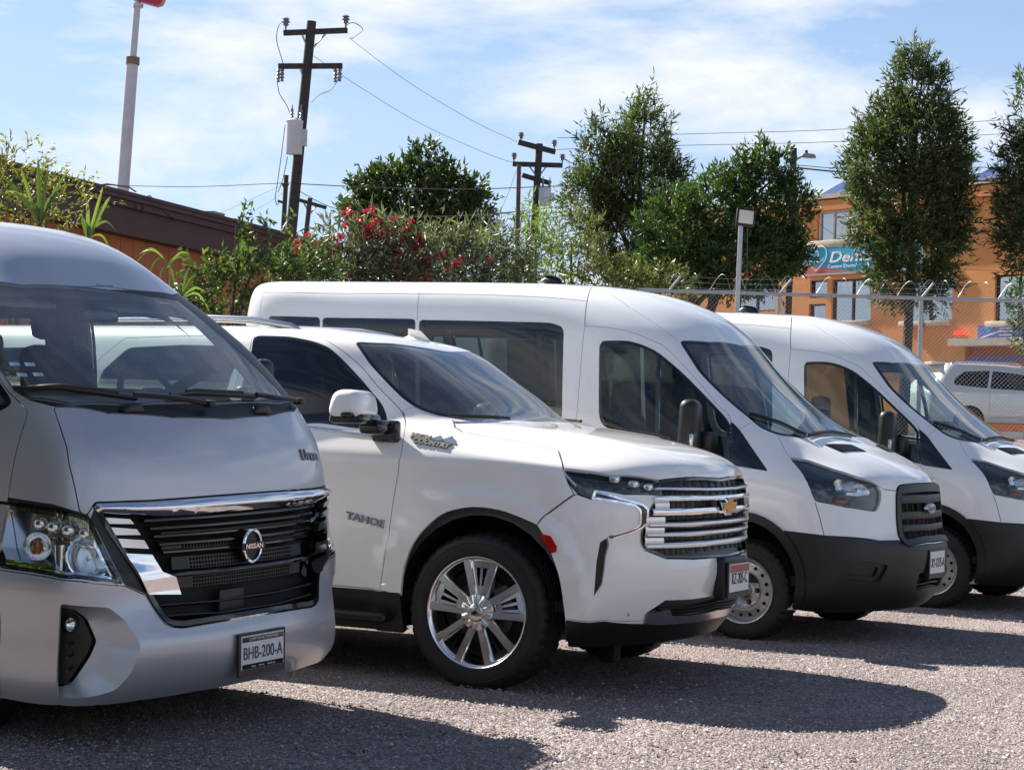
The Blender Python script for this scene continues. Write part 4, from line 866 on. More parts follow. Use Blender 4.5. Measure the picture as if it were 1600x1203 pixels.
# ----------------------------------------------------------------------------
# white passenger van
# ----------------------------------------------------------------------------
def make_van(txt='Ford'):
    S = SURF_VAN; Q = FEAT['van']; H = []
    root = empty('passenger_van')
    # wheel arches
    for cx in (0., -3.30):
        for sgn in (-1, 1):
            arch = circle3(cx, .41, .40, sgn*1.0, 30, -32, 212)
            H.append(dense(S, arch if sgn < 0 else arch[::-1]))
    glazing(S, root, 'windscreen', Q['windshield'], WSDUSTY, H, .03, centre=True, fil=.05)
    vents = [Q['vent'], flip_y(Q['vent'])]
    vh = [hole_of(S, L) for L in vents]
    centre_panel(S, root, 'bonnet', Q['hood'], WHITE, H, holes=vh, fil=.01)
    for L in vents:
        v = panel(S, 'bonnet_vent', L, GREYP, root, 0., off=.003, depth=.02, res=.04, fil=.01)
        P = np.array(L); c = P.mean(0)
        for k in range(1, 8):
            a = P[0]+(P[3]-P[0])*k/8; b = P[1]+(P[2]-P[1])*k/8
            X, Nn = on_path(S, [a*.93+b*.07, b*.95+a*.05], .005)
            MB().tube([tuple(q) for q in X], .004, 6).build('vent_slat', BLACKP, v)
    # doors
    win = Q['front_window']
    dh = [hole_of(S, win, .001, .03), ]
    for L, w in ((Q['front_door'], win), (flip_y(Q['front_door']), flip_y(win))):
        d = dense(S, L); H.append(inset(S, d, -.002))
        dr = panel_uv(S, 'front_door', inset(S, d, .002), (hole_of(S, w, .001),), WHITE, root)
        glazing(S, dr, 'door_window', w, DOORGLASS, [], .022, both=False, fil=.0)
        sg = -1 if L is Q['front_door'] else 1
        X, Nn = on_path(S, [(x, y*-sg, z) for x, y, z in Q['divider']], -.004); mb = MB()
        V = []
        for q, n_ in zip(X, Nn): V += [q+np.array([-.014, 0, 0]), q+np.array([.014, 0, 0]), q+np.array([.014, 0, 0])-n_*.02, q+np.array([-.014, 0, 0])-n_*.02]
        k = len(X); mb.add(V, [(i*4+j, i*4+(j+1) % 4, i*4+4+(j+1) % 4, i*4+4+j) for i in range(k-1) for j in range(4)]).build('window_divider', GLOSSB, dr)
        # mirror
        mb = MB().rbox((-.33, sg*1.15, 1.425), (.15, .25, .37), .055, 4, Matrix.Rotation(R(-14*sg), 3, 'Z'), pinch=(.85, .88))
        mb.rbox((-.27, sg*1.02, 1.33), (.12, .16, .13), .03, 3)
        mr = mb.build('door_mirror', BLACKP, dr)
        MB().rbox((-.268, sg*1.255, 1.335), (.06, .06, .12), .02, 3).build('indicator_lens', CLEAR, mr)
        MB().rbox((-.275, sg*1.245, 1.335), (.03, .035, .09), .012, 2).build('indicator_reflector', SATIN, mr)
        MB().rbox((-.392, sg*1.15, 1.43), (.012, .16, .25), .01, 2, Matrix.Rotation(R(-14*sg), 3, 'Z')).build('mirror_glass', CHROME, mr)
        MB().rbox((-1.12, sg*1.02, 1.13), (.20, .03, .035), .012, 2).build('handle', BLACKP, dr)
    two_sided(S, root, 'sail_panel', Q['sail_panel'], GLOSSB, H, .001, fil=.015, off=.001)
    for k, nm in (('window_b', 'side_window'), ('window_c', 'side_window'), ('window_d', 'side_window')):
        glazing(S, root, nm, Q[k], TINTED, H, .05, fil=.035)
    # lamps
    for L, f in ((Q['headlight'], lambda L: L), (flip_y(Q['headlight']), flip_y)):
        P = fillet(L, .02); d = dense(S, P); H.append(inset(S, d, -.002))
        hl = panel_uv(S, 'headlight', inset(S, d, .002), (), CLEAR, root, .002, .02, .04)
        panel_uv(S, 'lamp_housing', inset(S, d, .003), (hole_of(S, f(Q['headlight_reflector']), 0, .02), hole_of(S, f(Q['turn_signal']), 0, .01)), GLOSSB, hl, -.022, .05, .04)
        for k, nm, dep in (('headlight_reflector', 'reflector', .09), ('turn_signal', 'turn_reflector', .05)):
            lp = fillet(f(Q[k]), .02); uv = dense(S, lp, .012); n = len(uv); cuv = uv.mean(0)
            V = []; 
            for t, dd in ((1, .022), (.9, .022+dep*.35), (.7, .022+dep*.7), (.4, .022+dep*.93), (.1, .022+dep)):
                u = cuv+(uv-cuv)*t; X = S.ev(u[:, 0], u[:, 1])-S.normal(u[:, 0], u[:, 1])*S.sg*dd; V += X.tolist()
            F = [(i*n+j, i*n+(j+1) % n, (i+1)*n+(j+1) % n, (i+1)*n+j) for i in range(4) for j in range(n)]+[tuple(range(4*n, 5*n))]
            MB().add(V, F, 0, True).build(nm, REFL, hl)
            c, nn = on(S, np.array(lp).mean(0))
            MB().lathe([(.0, -.02), (.016, -.016), (.02, 0), (.016, .05), (.012, .07)], 16, 'x', c-nn*(.022+dep*.75)).build('bulb', AMBER if k == 'turn_signal' else SATIN, hl)
    # grille
    g = mirror_half(Q['grille']); gd = dense(S, fillet(g, .03)); H.append(inset(S, gd, -.003))
    gr = panel_uv(S, 'grille', inset(S, gd, .002), (inset(S, gd, .045),), GREYP, root, .012, .05, .04)
    panel_uv(S, 'grille_backing', inset(S, gd, .002), (), DARK, gr, -.07, 0, .06)
    for z, hh in ((.975, .055), (.865, .05), (.775, .045)):
        yy = .41 if z > .8 else .40
        mb = MB(); bar(S, mb, [(.87, -yy, z), (.93, 0, z), (.87, yy, z)], hh, .05, .014); mb.build('grille_bar', GREYP, gr)
    for y in np.arange(-.36, .37, .09):
        X, Nn = on_path(S, [(.9, y, .70), (.9, y, 1.06)], -.035); mb = MB().tube([tuple(q) for q in X], .006, 4); mb.build('grille_rib', BLACKP, gr)
    c, nn = on(S, (.95, 0, .91), .02)
    rtv = Vector((0, 1, 0)); fr = frame_at(c, rtv, (0, 0, 1))
    def oval(w, h, z0, z1, bev=.8):
        n = 40; V = []
        for (a, b, z) in ((w, h, z0), (w, h, (z0+z1)/2), (w*.93, h*.9, z1)):
            V += [fr((a*math.cos(2*math.pi*k/n), b*math.sin(2*math.pi*k/n), z)) for k in range(n)]
        return V, [(i*n+k, i*n+(k+1) % n, (i+1)*n+(k+1) % n, (i+1)*n+k) for i in range(2) for k in range(n)]+[tuple(range(2*n, 3*n))]
    V, F = oval(.088, .040, -.03, .012); em = MB().add(V, F, 0, True).build('emblem', CHROME, gr)
    V, F = oval(.078, .031, .010, .0135); MB().add(V, F, 0, False).build('emblem_field', mat('badge_blue', (.01, .035, .16), .12, .2, 1.0), em)
    tv, tf = text_mesh(txt, .046, .002, .0, .95, .35); MB().add([fr((x, y, z+.015)) for x, y, z in tv], tf).build('emblem_script', CHROME, em)
    # bumper
    fo = Q['fog_recess']; li = mirror_half(Q['lower_intake'])
    bh = [hole_of(S, fo, 0, .02), hole_of(S, flip_y(fo), 0, .02), hole_of(S, li, 0, .02)]
    bp = centre_panel(S, root, 'front_bumper', Q['bumper'], GREYP, H, holes=bh, depth=.03)
    for L, L2 in ((fo, Q['fog_inner']), (flip_y(fo), flip_y(Q['fog_inner']))):
        panel(S, 'fog_lamp_bezel', L, GREYP, bp, -.001, [hole_of(S, L2, 0, .015)], -.018, .03, fil=.02); panel(S, 'fog_lamp_blank', L2, BLACKP, bp, -.001, (), -.032, 0, fil=.015)
    panel(S, 'intake_backing', li, DARK, bp, -.001, (), -.05, 0)
    for z in (.36, .395): 
        mb = MB(); bar(S, mb, [(.9, -.5, z), (1, 0, z), (.9, .5, z)], .014, .03, -.012); mb.build('intake_slat', BLACKP, bp)
    # wheel-arch trims
    for cx in (0., -3.30):
        for sgn in (-1, 1):
            L = circle3(cx, .41, .46, sgn*1.0, 28, -25, 205)+circle3(cx, .41, .402, sgn*1.0, 28, 205, -25)
            if sgn > 0: L = L[::-1]
            panel(S, 'wheel_arch_trim', L, BLACKP, root, 0., off=.016, depth=.05, res=.06)
            wheel_well(root, cx, .41, .43, sgn*.97, sgn*.55)
            (steel_wheel(root, (cx, sgn*.868, .338), sgn > 0, .3))
    # side rubbing strip and sill
    for sgn in (-1, 1):
        X, Nn = on_path(S, [(-.48, sgn*1.0, .62), (-2.8, sgn*1.02, .62)], .004); mb = MB(); bar(S, mb, [(-.48, sgn*1.0, .62), (-2.8, sgn*1.02, .62)], .12, .03, .014); mb.build('rubbing_strip', GREYP, root)
    for k, w in (('slit_roof', .006), ('slit_gutter', .007), ('slit_cap', .005), ('slit_nose', .005), ('slit_pillar', .004), ('slit_rear', .005), ('slit_mid', .005)):
        H.append(slit(S, Q[k], w)); H.append(slit(S, [(x, -y, z) for x, y, z in Q[k]], w))
    for sgn in (-1, 1):     # side-door shut lines below the glass
        H.append(slit(S, [(-1.36, sgn*1.0, 2.1), (-1.36, sgn*1.0, .5)] if sgn > 0 else [(-2.70, sgn*1.0, 1.30), (-2.70, sgn*1.0, .5), (-1.42, sgn*1.0, .48)], .005))
    panel_uv(S, 'body_shell', None, H, WHITE, root, 0., .02, .07, v0=.12)
    # inside
    wh = [hole_of(S, mirror_half(Q['windshield']), .05)]
    for k in ('front_window', 'window_b', 'window_c', 'window_d'): wh += [hole_of(S, Q[k], .03), hole_of(S, flip_y(Q[k]), .03)]
    for cx in (0., -3.30):
        for sgn in (-1, 1):
            a = circle3(cx, .41, .42, sgn*1.0, 20, -40, 220); wh.append(dense(S, a if sgn < 0 else a[::-1]))
    for L in (g, fo, flip_y(fo), Q['headlight'], flip_y(Q['headlight'])): wh.append(hole_of(S, L, .03))
    panel_uv(S, 'interior_lining', None, wh, TRIM, root, -.065, 0, .14, v1=1.3)
    MB().box((-1.9, 0, .42), (4.9, 1.86, .06)).build('floor', DARK, root)
    MB().box((-1.9, 0, .30), (4.6, 1.3, .12)).build('underbody', DARK, root)
    MB().rbox((-.02, 0, 1.16), (.56, 1.5, .26), .08, 3, Matrix.Rotation(R(8), 3, 'Y')).build('dashboard', TRIM, root)
    steering(root, (-.38, .45, 1.22), .19, 50)
    for y in (-.50, .48): seat(root, -1.05, y, .78)
    for x in (-2.0, -2.85, -3.7):
        for y in (-.62, -.12, .58): seat(root, x, y, .78, .43, .62)
    # aerial, wipers
    MB().rbox((-2.10, 0, 2.535), (.23, .07, .06), .03, 3, Matrix.Rotation(R(8), 3, 'Y'), pinch=(.5, .4)).build('aerial_fin', BLACKP, root)
    for k in ('wiper_a', 'wiper_b'):
        X, Nn = on_path(S, Q[k], .022); mb = MB().tube([tuple(q) for q in X], .009, 6)
        X2, _ = on_path(S, Q[k], .006); mb.tube([tuple(q) for q in X2], .004, 4); mb.build('wiper', BLACKP, root)
    MB().rbox((.985, .0, .54), (.05, .30, .22), .01, 2).build('plate_holder', GREYP, root)
    return root
# ----------------------------------------------------------------------------
# white full-size SUV
# ----------------------------------------------------------------------------
def make_suv():
    S = SURF_SUV; Q = FEAT['suv']; H = []
    root = empty('sport_utility_vehicle')
    for sgn in (-1, 1):     # rear arch
        a = circle3(-3.05, .43, .50, sgn*1.03, 34, -28, 208); H.append(dense(S, a if sgn < 0 else a[::-1]))
    H.append(hole_of(S, Q['arch'])); H.append(hole_of(S, flip_y(Q['arch'])))
    glazing(S, root, 'windscreen', Q['windshield'], WSDUSTY, H, .02, centre=True, fil=.05)
    centre_panel(S, root, 'bonnet', Q['hood'], PEARL, H, fil=.006)
    two_sided(S, root, 'front_wing', Q['front_fender'], PEARL, H)
    bumper_holes = [hole_of(S, Q['side_intake'], 0, .005), hole_of(S, flip_y(Q['side_intake']), 0, .005)]
    bp = centre_panel(S, root, 'front_bumper', Q['bumper'], PEARL, H, holes=bumper_holes, depth=.03)
    for L in (Q['side_intake'], flip_y(Q['side_intake'])):
        panel(S, 'side_intake', L, BLACKP, bp, -.002, (), -.028, 0)
    for L in (Q['running_light'], flip_y(Q['running_light'])):
        rl_ = panel(S, 'running_light_surround', L, CHROME, bp, .0, (), .006, .03, .03, fil=.008)
        uv = dense(S, fillet(L, .008)); 
        panel_uv(S, 'running_light', inset(S, uv, .013), (), GLOSSB, rl_, .009, .01, .03)
    # doors
    def door(nm, wn, pts, wpts, wborder, extra=None):
        for L, w, sg in ((pts, wpts, -1), (flip_y(pts), flip_y(wpts), 1)):
            d = dense(S, L); H.append(inset(S, d, -.0025))
            dr = panel_uv(S, nm, inset(S, d, .0025), (hole_of(S, w, .001, .04),), PEARL, root)
            glazing(S, dr, 'door_window', w, PRIVACY, [], wborder, both=False, fil=.04)
            if extra: extra(dr, sg)
    def front_extra(dr, sg):
        mb = MB().rbox((-.675, sg*1.19, 1.485), (.21, .32, .155), .055, 4, Matrix.Rotation(R(-10*sg), 3, 'Z'), pinch=(.75, .92))
        mr = mb.build('door_mirror', PEARL, dr)
        if sg > 0: mr.location = (-.30, -.16, -.02)      # the far mirror is folded in
        mb = MB().rbox((-.67, sg*1.18, 1.41), (.20, .29, .055), .025, 3, Matrix.Rotation(R(-10*sg), 3, 'Z')); mb.rbox((-.62, sg*1.04, 1.365), (.15, .16, .08), .03, 3).rbox((-.59, sg*.985, 1.345), (.17, .05, .12), .02, 3)
        mb.build('mirror_foot', GLOSSB, mr)
        MB().rbox((-.625, sg*1.325, 1.43), (.07, .05, .025), .01, 2).build('turn_lens', GLOSSB, mr)
        MB().rbox((-.765, sg*1.18, 1.48), (.012, .20, .09), .01, 2, Matrix.Rotation(R(-10*sg), 3, 'Z')).build('mirror_glass', CHROME, mr)
        mb = MB(); bar(S, mb, [(-1.62, sg*.98, 1.335), (-1.087, sg*.98, 1.362), (-.66, sg*.98, 1.33)] if True else 0, .02, .012, .006); mb.build('belt_moulding', SATIN, dr)
        MB().rbox((-1.46, sg*1.045, 1.13), (.22, .035, .04), .015, 2).build('handle', PEARL, dr)
    def rear_extra(dr, sg):
        MB().rbox((-2.46, sg*1.045, 1.15), (.22, .035, .04), .015, 2).build('handle', PEARL, dr)
    door('front_door', 'door_window', Q['front_door'], Q['front_window'], .018, front_extra)
    door('rear_door', 'door_window', Q['rear_door'], Q['rear_window'], .02, rear_extra)
    glazing(S, root, 'quarter_window', Q['quarter_window'], SIDEGLASS, H, .02)
    # headlights
    for L in (Q['headlight'], flip_y(Q['headlight'])):
        P = fillet(L, .006); d = dense(S, P); H.append(inset(S, d, -.002))
        hl = panel_uv(S, 'headlight', inset(S, d, .002), (), CLEAR, root, .002, .02, .04)
        panel_uv(S, 'lamp_housing', inset(S, d, .004), (), GLOSSB, hl, -.045, 0, .05)
        sg = -1 if L is Q['headlight'] else 1
        for k, (x, y, z) in enumerate(((.70, -.83, 1.12), (.79, -.77, 1.11), (.86, -.70, 1.10))):
            c, n = on(S, (x, -sg*y if sg < 0 else -y, z)) if False else on(S, (x, sg*abs(y), z))
            MB().rbox(c-n*.03, (.055, .06, .042), .014, 3).build('projector', REFL, hl)
            MB().lathe([(.0, 0), (.014, .003), (.018, .012)], 20, 'x', c-n*.004).build('lens', CLEAR, hl)
        mb = MB(); bar(S, mb, [(.47, sg*.955, 1.155), (.545, sg*.94, 1.085)], .02, .012, -.006); mb.build('light_guide', SATIN, hl)
    # grille
    g = mirror_half(Q['grille']); gd = dense(S, fillet(g, .02)); H.append(inset(S, gd, -.002))
    gr = panel_uv(S, 'grille', inset(S, gd, .0), (), BLACKP, root, -.05, .0, .05)
    panel_uv(S, 'grille_frame', inset(S, gd, .001), (inset(S, gd, .012),), GLOSSB, gr, .0, .05, .05)
    def yline(z, yy, dx=0): return [(.86+dx, -yy, z), (.92, -yy*.75, z), (.99, -yy*.35, z), (1.0, 0, z), (.99, yy*.35, z), (.92, yy*.75, z), (.86+dx, yy, z)]
    specs = [(1.082, .665, .015, 'upper'), (1.034, .70, .026, 'main'), (.966, .715, .034, 'main'), (.898, .735, .024, 'low'), (.846, .745, .024, 'low'), (.788, .75, .028, 'low')]
    for z, yy, hh, kind in specs:
        mb = MB(); bar(S, mb, yline(z, yy), hh, .03, .014 if kind != 'main' else .022); b = mb.build('grille_bar', CHROME if kind == 'main' else SATIN, gr)
        if kind != 'main':
            mb = MB(); bar(S, mb, yline(z+hh*.62, yy-.06), hh*.5, .045, -.004); mb.build('bar_insert', GREYP, b)
    for sgn in (-1, 1):
        for z in (.905, .855, .80):
            mb = MB(); bar(S, mb, [(.845, sgn*.752, z+.012), (.90, sgn*.63, z+.012)], .05, .03, .010); mb.build('bar_end', SATIN, gr)
        mb = MB(); bar(S, mb, [(.87, sgn*.70, 1.0), (.90, sgn*.60, 1.0)], .05, .03, .012); mb.build('bar_end', SATIN, gr)
    for y in np.arange(-.6, .61, .1):
        X, Nn = on_path(S, [(.95, y, .74), (.95, y, 1.13)], -.03); MB().tube([tuple(q) for q in X], .006, 4).build('grille_rib', GREYP, gr)
    # badge: a cross with slanted ends
    c, nn = on(S, (1.0, 0, .985), .025); fr = frame_at(c, (0, 1, 0), (0, 0, 1))
    def cross(w, h, a, b, sl):
        P = [(-w, -a), (-b-sl, -a), (-b-sl*1.6, -h), (b-sl*1.6, -h), (b-sl, -a), (w-sl*2, -a), (w, a), (b+sl, a), (b+sl*1.6, h), (-b+sl*1.6, h), (-b+sl, a), (-w+sl*2, a)]
        return [(x, y) for x, y in P]
    em = MB().prism(cross(.118, .048, .022, .042, .009), -.02, .012, lambda a, b, h: fr((a, b, h))).build('emblem', CHROME, gr)
    MB().prism(cross(.104, .038, .0145, .034, .009), .010, .016, lambda a, b, h: fr((a, b, h))).build('emblem_inlay', GOLD, em)
    # lower front
    lg = mirror_half(Q['lower_grille']); panel(S, 'lower_grille', lg, BLACKP, root, -.004, (), -.03, 0); H.append(hole_of(S, lg, .002))
    mb = MB()
    for z in (.415, .435, .455): bar(S, mb, [(.88, -.6, z), (1.0, 0, z), (.88, .6, z)], .008, .03, -.008)
    mb.build('lower_grille_slats', GREYP, root)
    cs = mirror_half(Q['chrome_strip']); H.append(hole_of(S, cs, .0015)); panel(S, 'skid_plate_trim', cs, SATIN, root, 0, (), .008, .03)
    va = mirror_half(Q['valance']); H.append(hole_of(S, va, .0015)); panel(S, 'front_valance', va, BLACKP, root, 0, (), 0., .05)
    two_sided(S, root, 'side_marker', Q['marker'], REDL, H, .001, fil=.008, off=.004)
    for sgn in (-1, 1):
        c, n = on(S, (.792, sgn*.791, .44), .001); MB().lathe([(.0, .004), (.009, .003), (.011, -.002)], 20, 'x', c).build('parking_sensor', SATIN, bp)
    # wheel wells, wheels, sills
    for cx in (0.02, -3.05):
        for sgn in (-1, 1): wheel_well(root, cx, .42, .52, sgn*.99, sgn*.5)
    for cx in (0., -3.071):
        for sgn in (-1, 1): alloy_wheel(root, (cx, sgn*.868, .405), sgn > 0, R(3))
    for sgn in (-1, 1):
        a = [(-.445, sgn*1.0, .485), (-2.52, sgn*1.0, .485), (-2.52, sgn*.97, .27), (-.435, sgn*.97, .27)]
        L = a if sgn < 0 else a[::-1]; H.append(hole_of(S, L, .001)); panel(S, 'sill_cover', L, BLACKP, root, 0, (), .004, .03, .08, fil=.01)
        MB().rbox((-1.50, sgn*1.02, .345), (2.0, .17, .055), .02, 3).build('running_board', BLACKP, root)
    H.append(slit(S, Q['slit_roof'], .006)); H.append(slit(S, [(x, -y, z) for x, y, z in Q['slit_roof']], .006))
    panel_uv(S, 'body_shell', None, H, PEARL, root, 0., .02, .07, v0=.12)
    wh = [hole_of(S, mirror_half(Q['windshield']), .05)]
    for k in ('front_window', 'rear_window', 'quarter_window'): wh += [hole_of(S, Q[k], .02), hole_of(S, flip_y(Q[k]), .02)]
    for cx in (0.02, -3.05):
        for sgn in (-1, 1):
            a = circle3(cx, .42, .50, sgn*1.0, 20, -40, 220); wh.append(dense(S, a if sgn < 0 else a[::-1]))
    for L in (g, Q['headlight'], flip_y(Q['headlight']), Q['side_intake'], flip_y(Q['side_intake']), lg): wh.append(hole_of(S, L, .03))
    panel_uv(S, 'interior_lining', None, wh, TRIM, root, -.065, 0, .14, v1=1.3)
    MB().box((-1.7, 0, .46), (4.6, 1.8, .06)).build('floor', DARK, root)
    MB().box((-1.7, 0, .34), (4.2, 1.2, .12)).build('underbody', DARK, root)
    MB().rbox((.45, -.25, .20), (.10, .10, .18), .02, 2).build('tow_bracket', DARK, root)
    MB().rbox((-.45, 0, 1.22), (.60, 1.62, .30), .08, 3).build('dashboard', TRIM, root)
    steering(root, (-.86, .42, 1.22), .19, 60)
    for y in (-.42, .42): seat(root, -1.45, y, .80, .52, .62)
    for y in (-.42, .42): seat(root, -2.45, y, .80, .52, .62)
    seat(root, -3.3, 0, .80, 1.3, .55, True)
    # roof rails, fin, wiper
    for sgn in (-1, 1):
        P = [(-3.4, sgn*.60, 1.90), (-3.3, sgn*.60, 1.962), (-3.0, sgn*.605, 1.985), (-2.2, sgn*.61, 1.99), (-1.75, sgn*.60, 1.975), (-1.5, sgn*.585, 1.94), (-1.38, sgn*.58, 1.895)]
        MB().tube(P, [.012, .02, .022, .022, .022, .02, .010], 10).build('roof_rail', SATIN, root)
    mb = MB().rbox((-1.00, .10, 1.885), (.26, .09, .035), .015, 3, Matrix.Rotation(R(14), 3, 'Y'), pinch=(.8, .6))
    mb.prism([(-1.10, 1.89), (-.92, 1.865), (-.96, 1.905), (-1.02, 1.955), (-1.10, 1.968)], .094, .106, lambda a, b, h: (a, h, b)).build('aerial_fin', PEARL, root)
    X, Nn = on_path(S, Q['wiper'], .022); MB().tube([tuple(q) for q in X], .010, 6).build('wiper', BLACKP, root)
    X, Nn = on_path(S, [(x, -y, z) for x, y, z in Q['wiper']], .022); MB().tube([tuple(q) for q in X], .010, 6).build('wiper', BLACKP, root)
    pl = MB().rbox((1.045, .02, .60), (.07, .36, .23), .015, 2, pinch=(.8, .95)).build('plate_holder', GREYP, root)
    plate(root, (1.085, .02, .60), (0, 1, 0), (0, 0, 1), 'RZ-205-C', holder=GREYP, band=(mat('plate_red', (.34, .07, .06), .4), (.03, .07)))
    # lettering on the flank
    surf_text(S, root, 'door_badge', 'TAHOE', (-.675, -1.036, .862), (1, 0, -.165), .054, mat('dark_chrome', (.20, .20, .21), .15, 1.0), .008, 1.35, .002)
    surf_text(S, root, 'wing_badge', 'HIGH', (-.385, -.975, 1.332), (1, 0, -.16), .040, GREYP, .008, 1.25, .003)
    surf_text(S, root, 'wing_badge', 'COUNTRY', (-.31, -.98, 1.288), (1, 0, -.16), .040, GREYP, .008, 1.2, .003)
    c, n = on(S, (-.24, -.975, 1.312), .001); a = Vector((1, 0, -.16)).normalized(); u = n.cross(a)
    mb = MB()
    for x0, x1, hh in ((-.085, .01, .036), (-.03, .085, .050)):
        q = [c+a*x0-u*.004, c+a*x1-u*.004, c+a*((x0+x1)/2)+u*hh]; mb.add([p for p in q]+[p+n*.006 for p in q], [(2, 1, 0), (3, 4, 5), (0, 1, 4, 3), (1, 2, 5, 4), (2, 0, 3, 5)])
    mb.build('mountain_badge', SATIN, root)
    return root

# ----------------------------------------------------------------------------
# silver high-roof van, cab over engine
# ----------------------------------------------------------------------------
def make_silver():
    S = SURF_SILVER; Q = FEAT['silver']; H = []
    root = empty('silver_van')
    for cx in (0., -2.75):
        for sgn in (-1, 1):
            a = circle3(cx, .36, .365, sgn*.93, 30, -28, 208); H.append(dense(S, a if sgn < 0 else a[::-1]))
            wheel_well(root, cx, .36, .40, sgn*.88, sgn*.5); steel_wheel(root, (cx, sgn*.80, .335), sgn > 0)
    wd = dense(S, mirror_half(Q['windshield'])); H.append(inset(S, wd, -.001))
    wsn = panel_uv(S, 'windscreen', inset(S, wd, .001), (), WSGLASS, root, -.002, .006, .08)
    near = [p for p in Q['windshield'] if p[1] < 0]
    gi = np.concatenate([Q['glass_far'], [(x*.992, y*.984, z) for x, y, z in reversed(near)]])
    panel_uv(S, 'windscreen_border', inset(S, wd, .0015), (dense(S, gi),), BLACKP, wsn, -.0012, 0, .08)
    cw = centre_panel(S, root, 'scuttle_panel', Q['cowl'], GREYP, H, .001, off=-.006)
    centre_panel(S, root, 'front_panel', Q['hood'], SILVER, H, fil=.015)
    # headlights
    for L, f in ((Q['headlight'], lambda L: L), (flip_y(Q['headlight']), flip_y)):
        sg = -1 if L is Q['headlight'] else 1
        P = fillet(L, .015); d = dense(S, P); H.append(inset(S, d, -.002))
        hl = panel_uv(S, 'headlight', inset(S, d, .002), (), CLEAR, root, .004, .03, .03)
        panel_uv(S, 'lamp_border', inset(S, d, .003), (inset(S, d, .016),), GLOSSB, hl, .001, 0, .05)
        panel_uv(S, 'lamp_housing', inset(S, d, .012), (), SATIN, hl, -.10, 0, .05)
        panel_uv(S, 'lamp_rim', inset(S, d, .015), (inset(S, d, .032),), CHROME, hl, -.012, .085, .04)
        c, n = on(S, (.745, sg*.80, .82), -.05)
        rot = n.to_track_quat('Z', 'Y').to_matrix()
        def dish(c, r, h, nm, m, sx=1.):
            V = []; k = 36
            for t, z in ((1, 0), (.95, -.25*h), (.8, -.55*h), (.55, -.82*h), (.25, -.97*h), (.05, -h)):
                V += [c+rot @ Vector((r*t*math.cos(2*math.pi*i/k)*sx, r*t*math.sin(2*math.pi*i/k), z)) for i in range(k)]
            F = [(i*k+j, i*k+(j+1) % k, (i+1)*k+(j+1) % k, (i+1)*k+j) for i in range(5) for j in range(k)]+[tuple(range(5*k, 6*k))]
            return MB().add(V, F, 0, True).build(nm, m, hl)
        dish(c, .088, .07, 'main_reflector', REFL)
        V = [c+rot @ Vector((.093*math.cos(t), .093*math.sin(t), .002)) for t in np.arange(40)*2*math.pi/40]; MB().tube(V, .007, 6, closed=True).build('reflector_ring', CHROME, hl)
        b = c-n*.045; MB().tube([b, b+n*.05], [.012, .008], 10).build('bulb', SATIN, hl)
        c2, n2 = on(S, (.64, sg*.89, .80), -.06); 
        MB().tube([c2+Vector((0, 0, -.08)), c2+Vector((0, 0, .08))], [.022, .028], 12).build('chrome_column', CHROME, hl)
        c3, n3 = on(S, (.52, sg*.915, .86), -.05); dish(c3, .06, .05, 'turn_reflector', REFL); MB().lathe([(.0, -.03), (.014, -.03), (.018, 0), (.008, .03), (0, .034)], 14, 'z', c3).build('turn_bulb', AMBER, hl)
        for k in range(4):   # ribbed upper reflector: small half bowls
            cc, nn = on(S, (.73-.065*k, sg*(.815+.03*k), .918+.012*k), -.045)
            MB().rbox(cc, (.055, .05, .05), .02, 3).build('upper_reflector', REFL, hl)
        mb = MB(); X, _ = on_path(S, [(.79, sg*.775, .855), (.70, sg*.88, .885), (.60, sg*.905, .91)], -.03); mb.tube([tuple(q) for q in X], .006, 6); mb.build('light_strip', CHROME, hl)
    for k in ('lamp_gap', 'lamp_brow'):
        for L in (Q[k], flip_y(Q[k])): H.append(hole_of(S, L, .0)); panel(S, 'lamp_surround', L, BLACKP, root, 0., (), -.002, .02, .05)
    # grille: back plate, slats, chrome
    g = mirror_half(Q['grille']); gd = dense(S, fillet(g, .03)); H.append(inset(S, gd, -.003))
    gr = panel_uv(S, 'grille', inset(S, gd, .001), (inset(S, gd, .022),), GLOSSB, root, .006, .05, .04)
    panel_uv(S, 'grille_backing', inset(S, gd, .0), (), DARK, gr, -.075, 0, .06)
    cb = mirror_half(Q['chrome_bar']); panel(S, 'chrome_bar', cb, CHROME, gr, 0, (), .010, .04, .012, fil=.01, step=.015, dome=(.024, .034))
    for k in 'abcd':
        for L in (Q['blade_'+k], flip_y(Q['blade_'+k])): panel(S, 'chrome_blade', L, CHROME if k == 'd' else SATIN, gr, 0, (), .016, .03, .03, fil=.004)
    for z, yy in ((.965, .60), (.93, .57), (.895, .55), (.86, .52), (.825, .50), (.725, .50)):
        mb = MB(); bar(S, mb, [(.87, -yy, z), (.93, -yy*.4, z), (.93, yy*.4, z), (.87, yy, z)], .018, .04, -.004); mb.build('grille_slat', GLOSSB, gr)
    def mesh_band(z0, z1, yy, nx, nz_):
        P = [(.87, -yy, z0), (.92, -yy*.5, z0), (.93, 0, z0), (.92, yy*.5, z0), (.87, yy, z0), (.87, yy, z1), (.92, yy*.5, z1), (.93, 0, z1), (.92, -yy*.5, z1), (.87, -yy, z1)]
        d = dense(S, P); hs = []
        for i in range(nx):
            for j in range(nz_):
                y = -yy*.8+1.6*yy*(i+.5)/nx; z = z0+(z1-z0)*(j+.6)/(nz_+.2); a, b = .8*yy/nx*.62, (z1-z0)/nz_*.30
                q, _ = on(S, (.95, y, z)); hs.append(S.uv([(q.x, y-a, z-b), (q.x, y+a, z-b), (q.x, y+a, z+b), (q.x, y-a, z+b)]))
        o = panel_uv(S, 'grille_mesh', inset(S, d, .0), hs, BLACKP, gr, -.018, .012, .2); return o
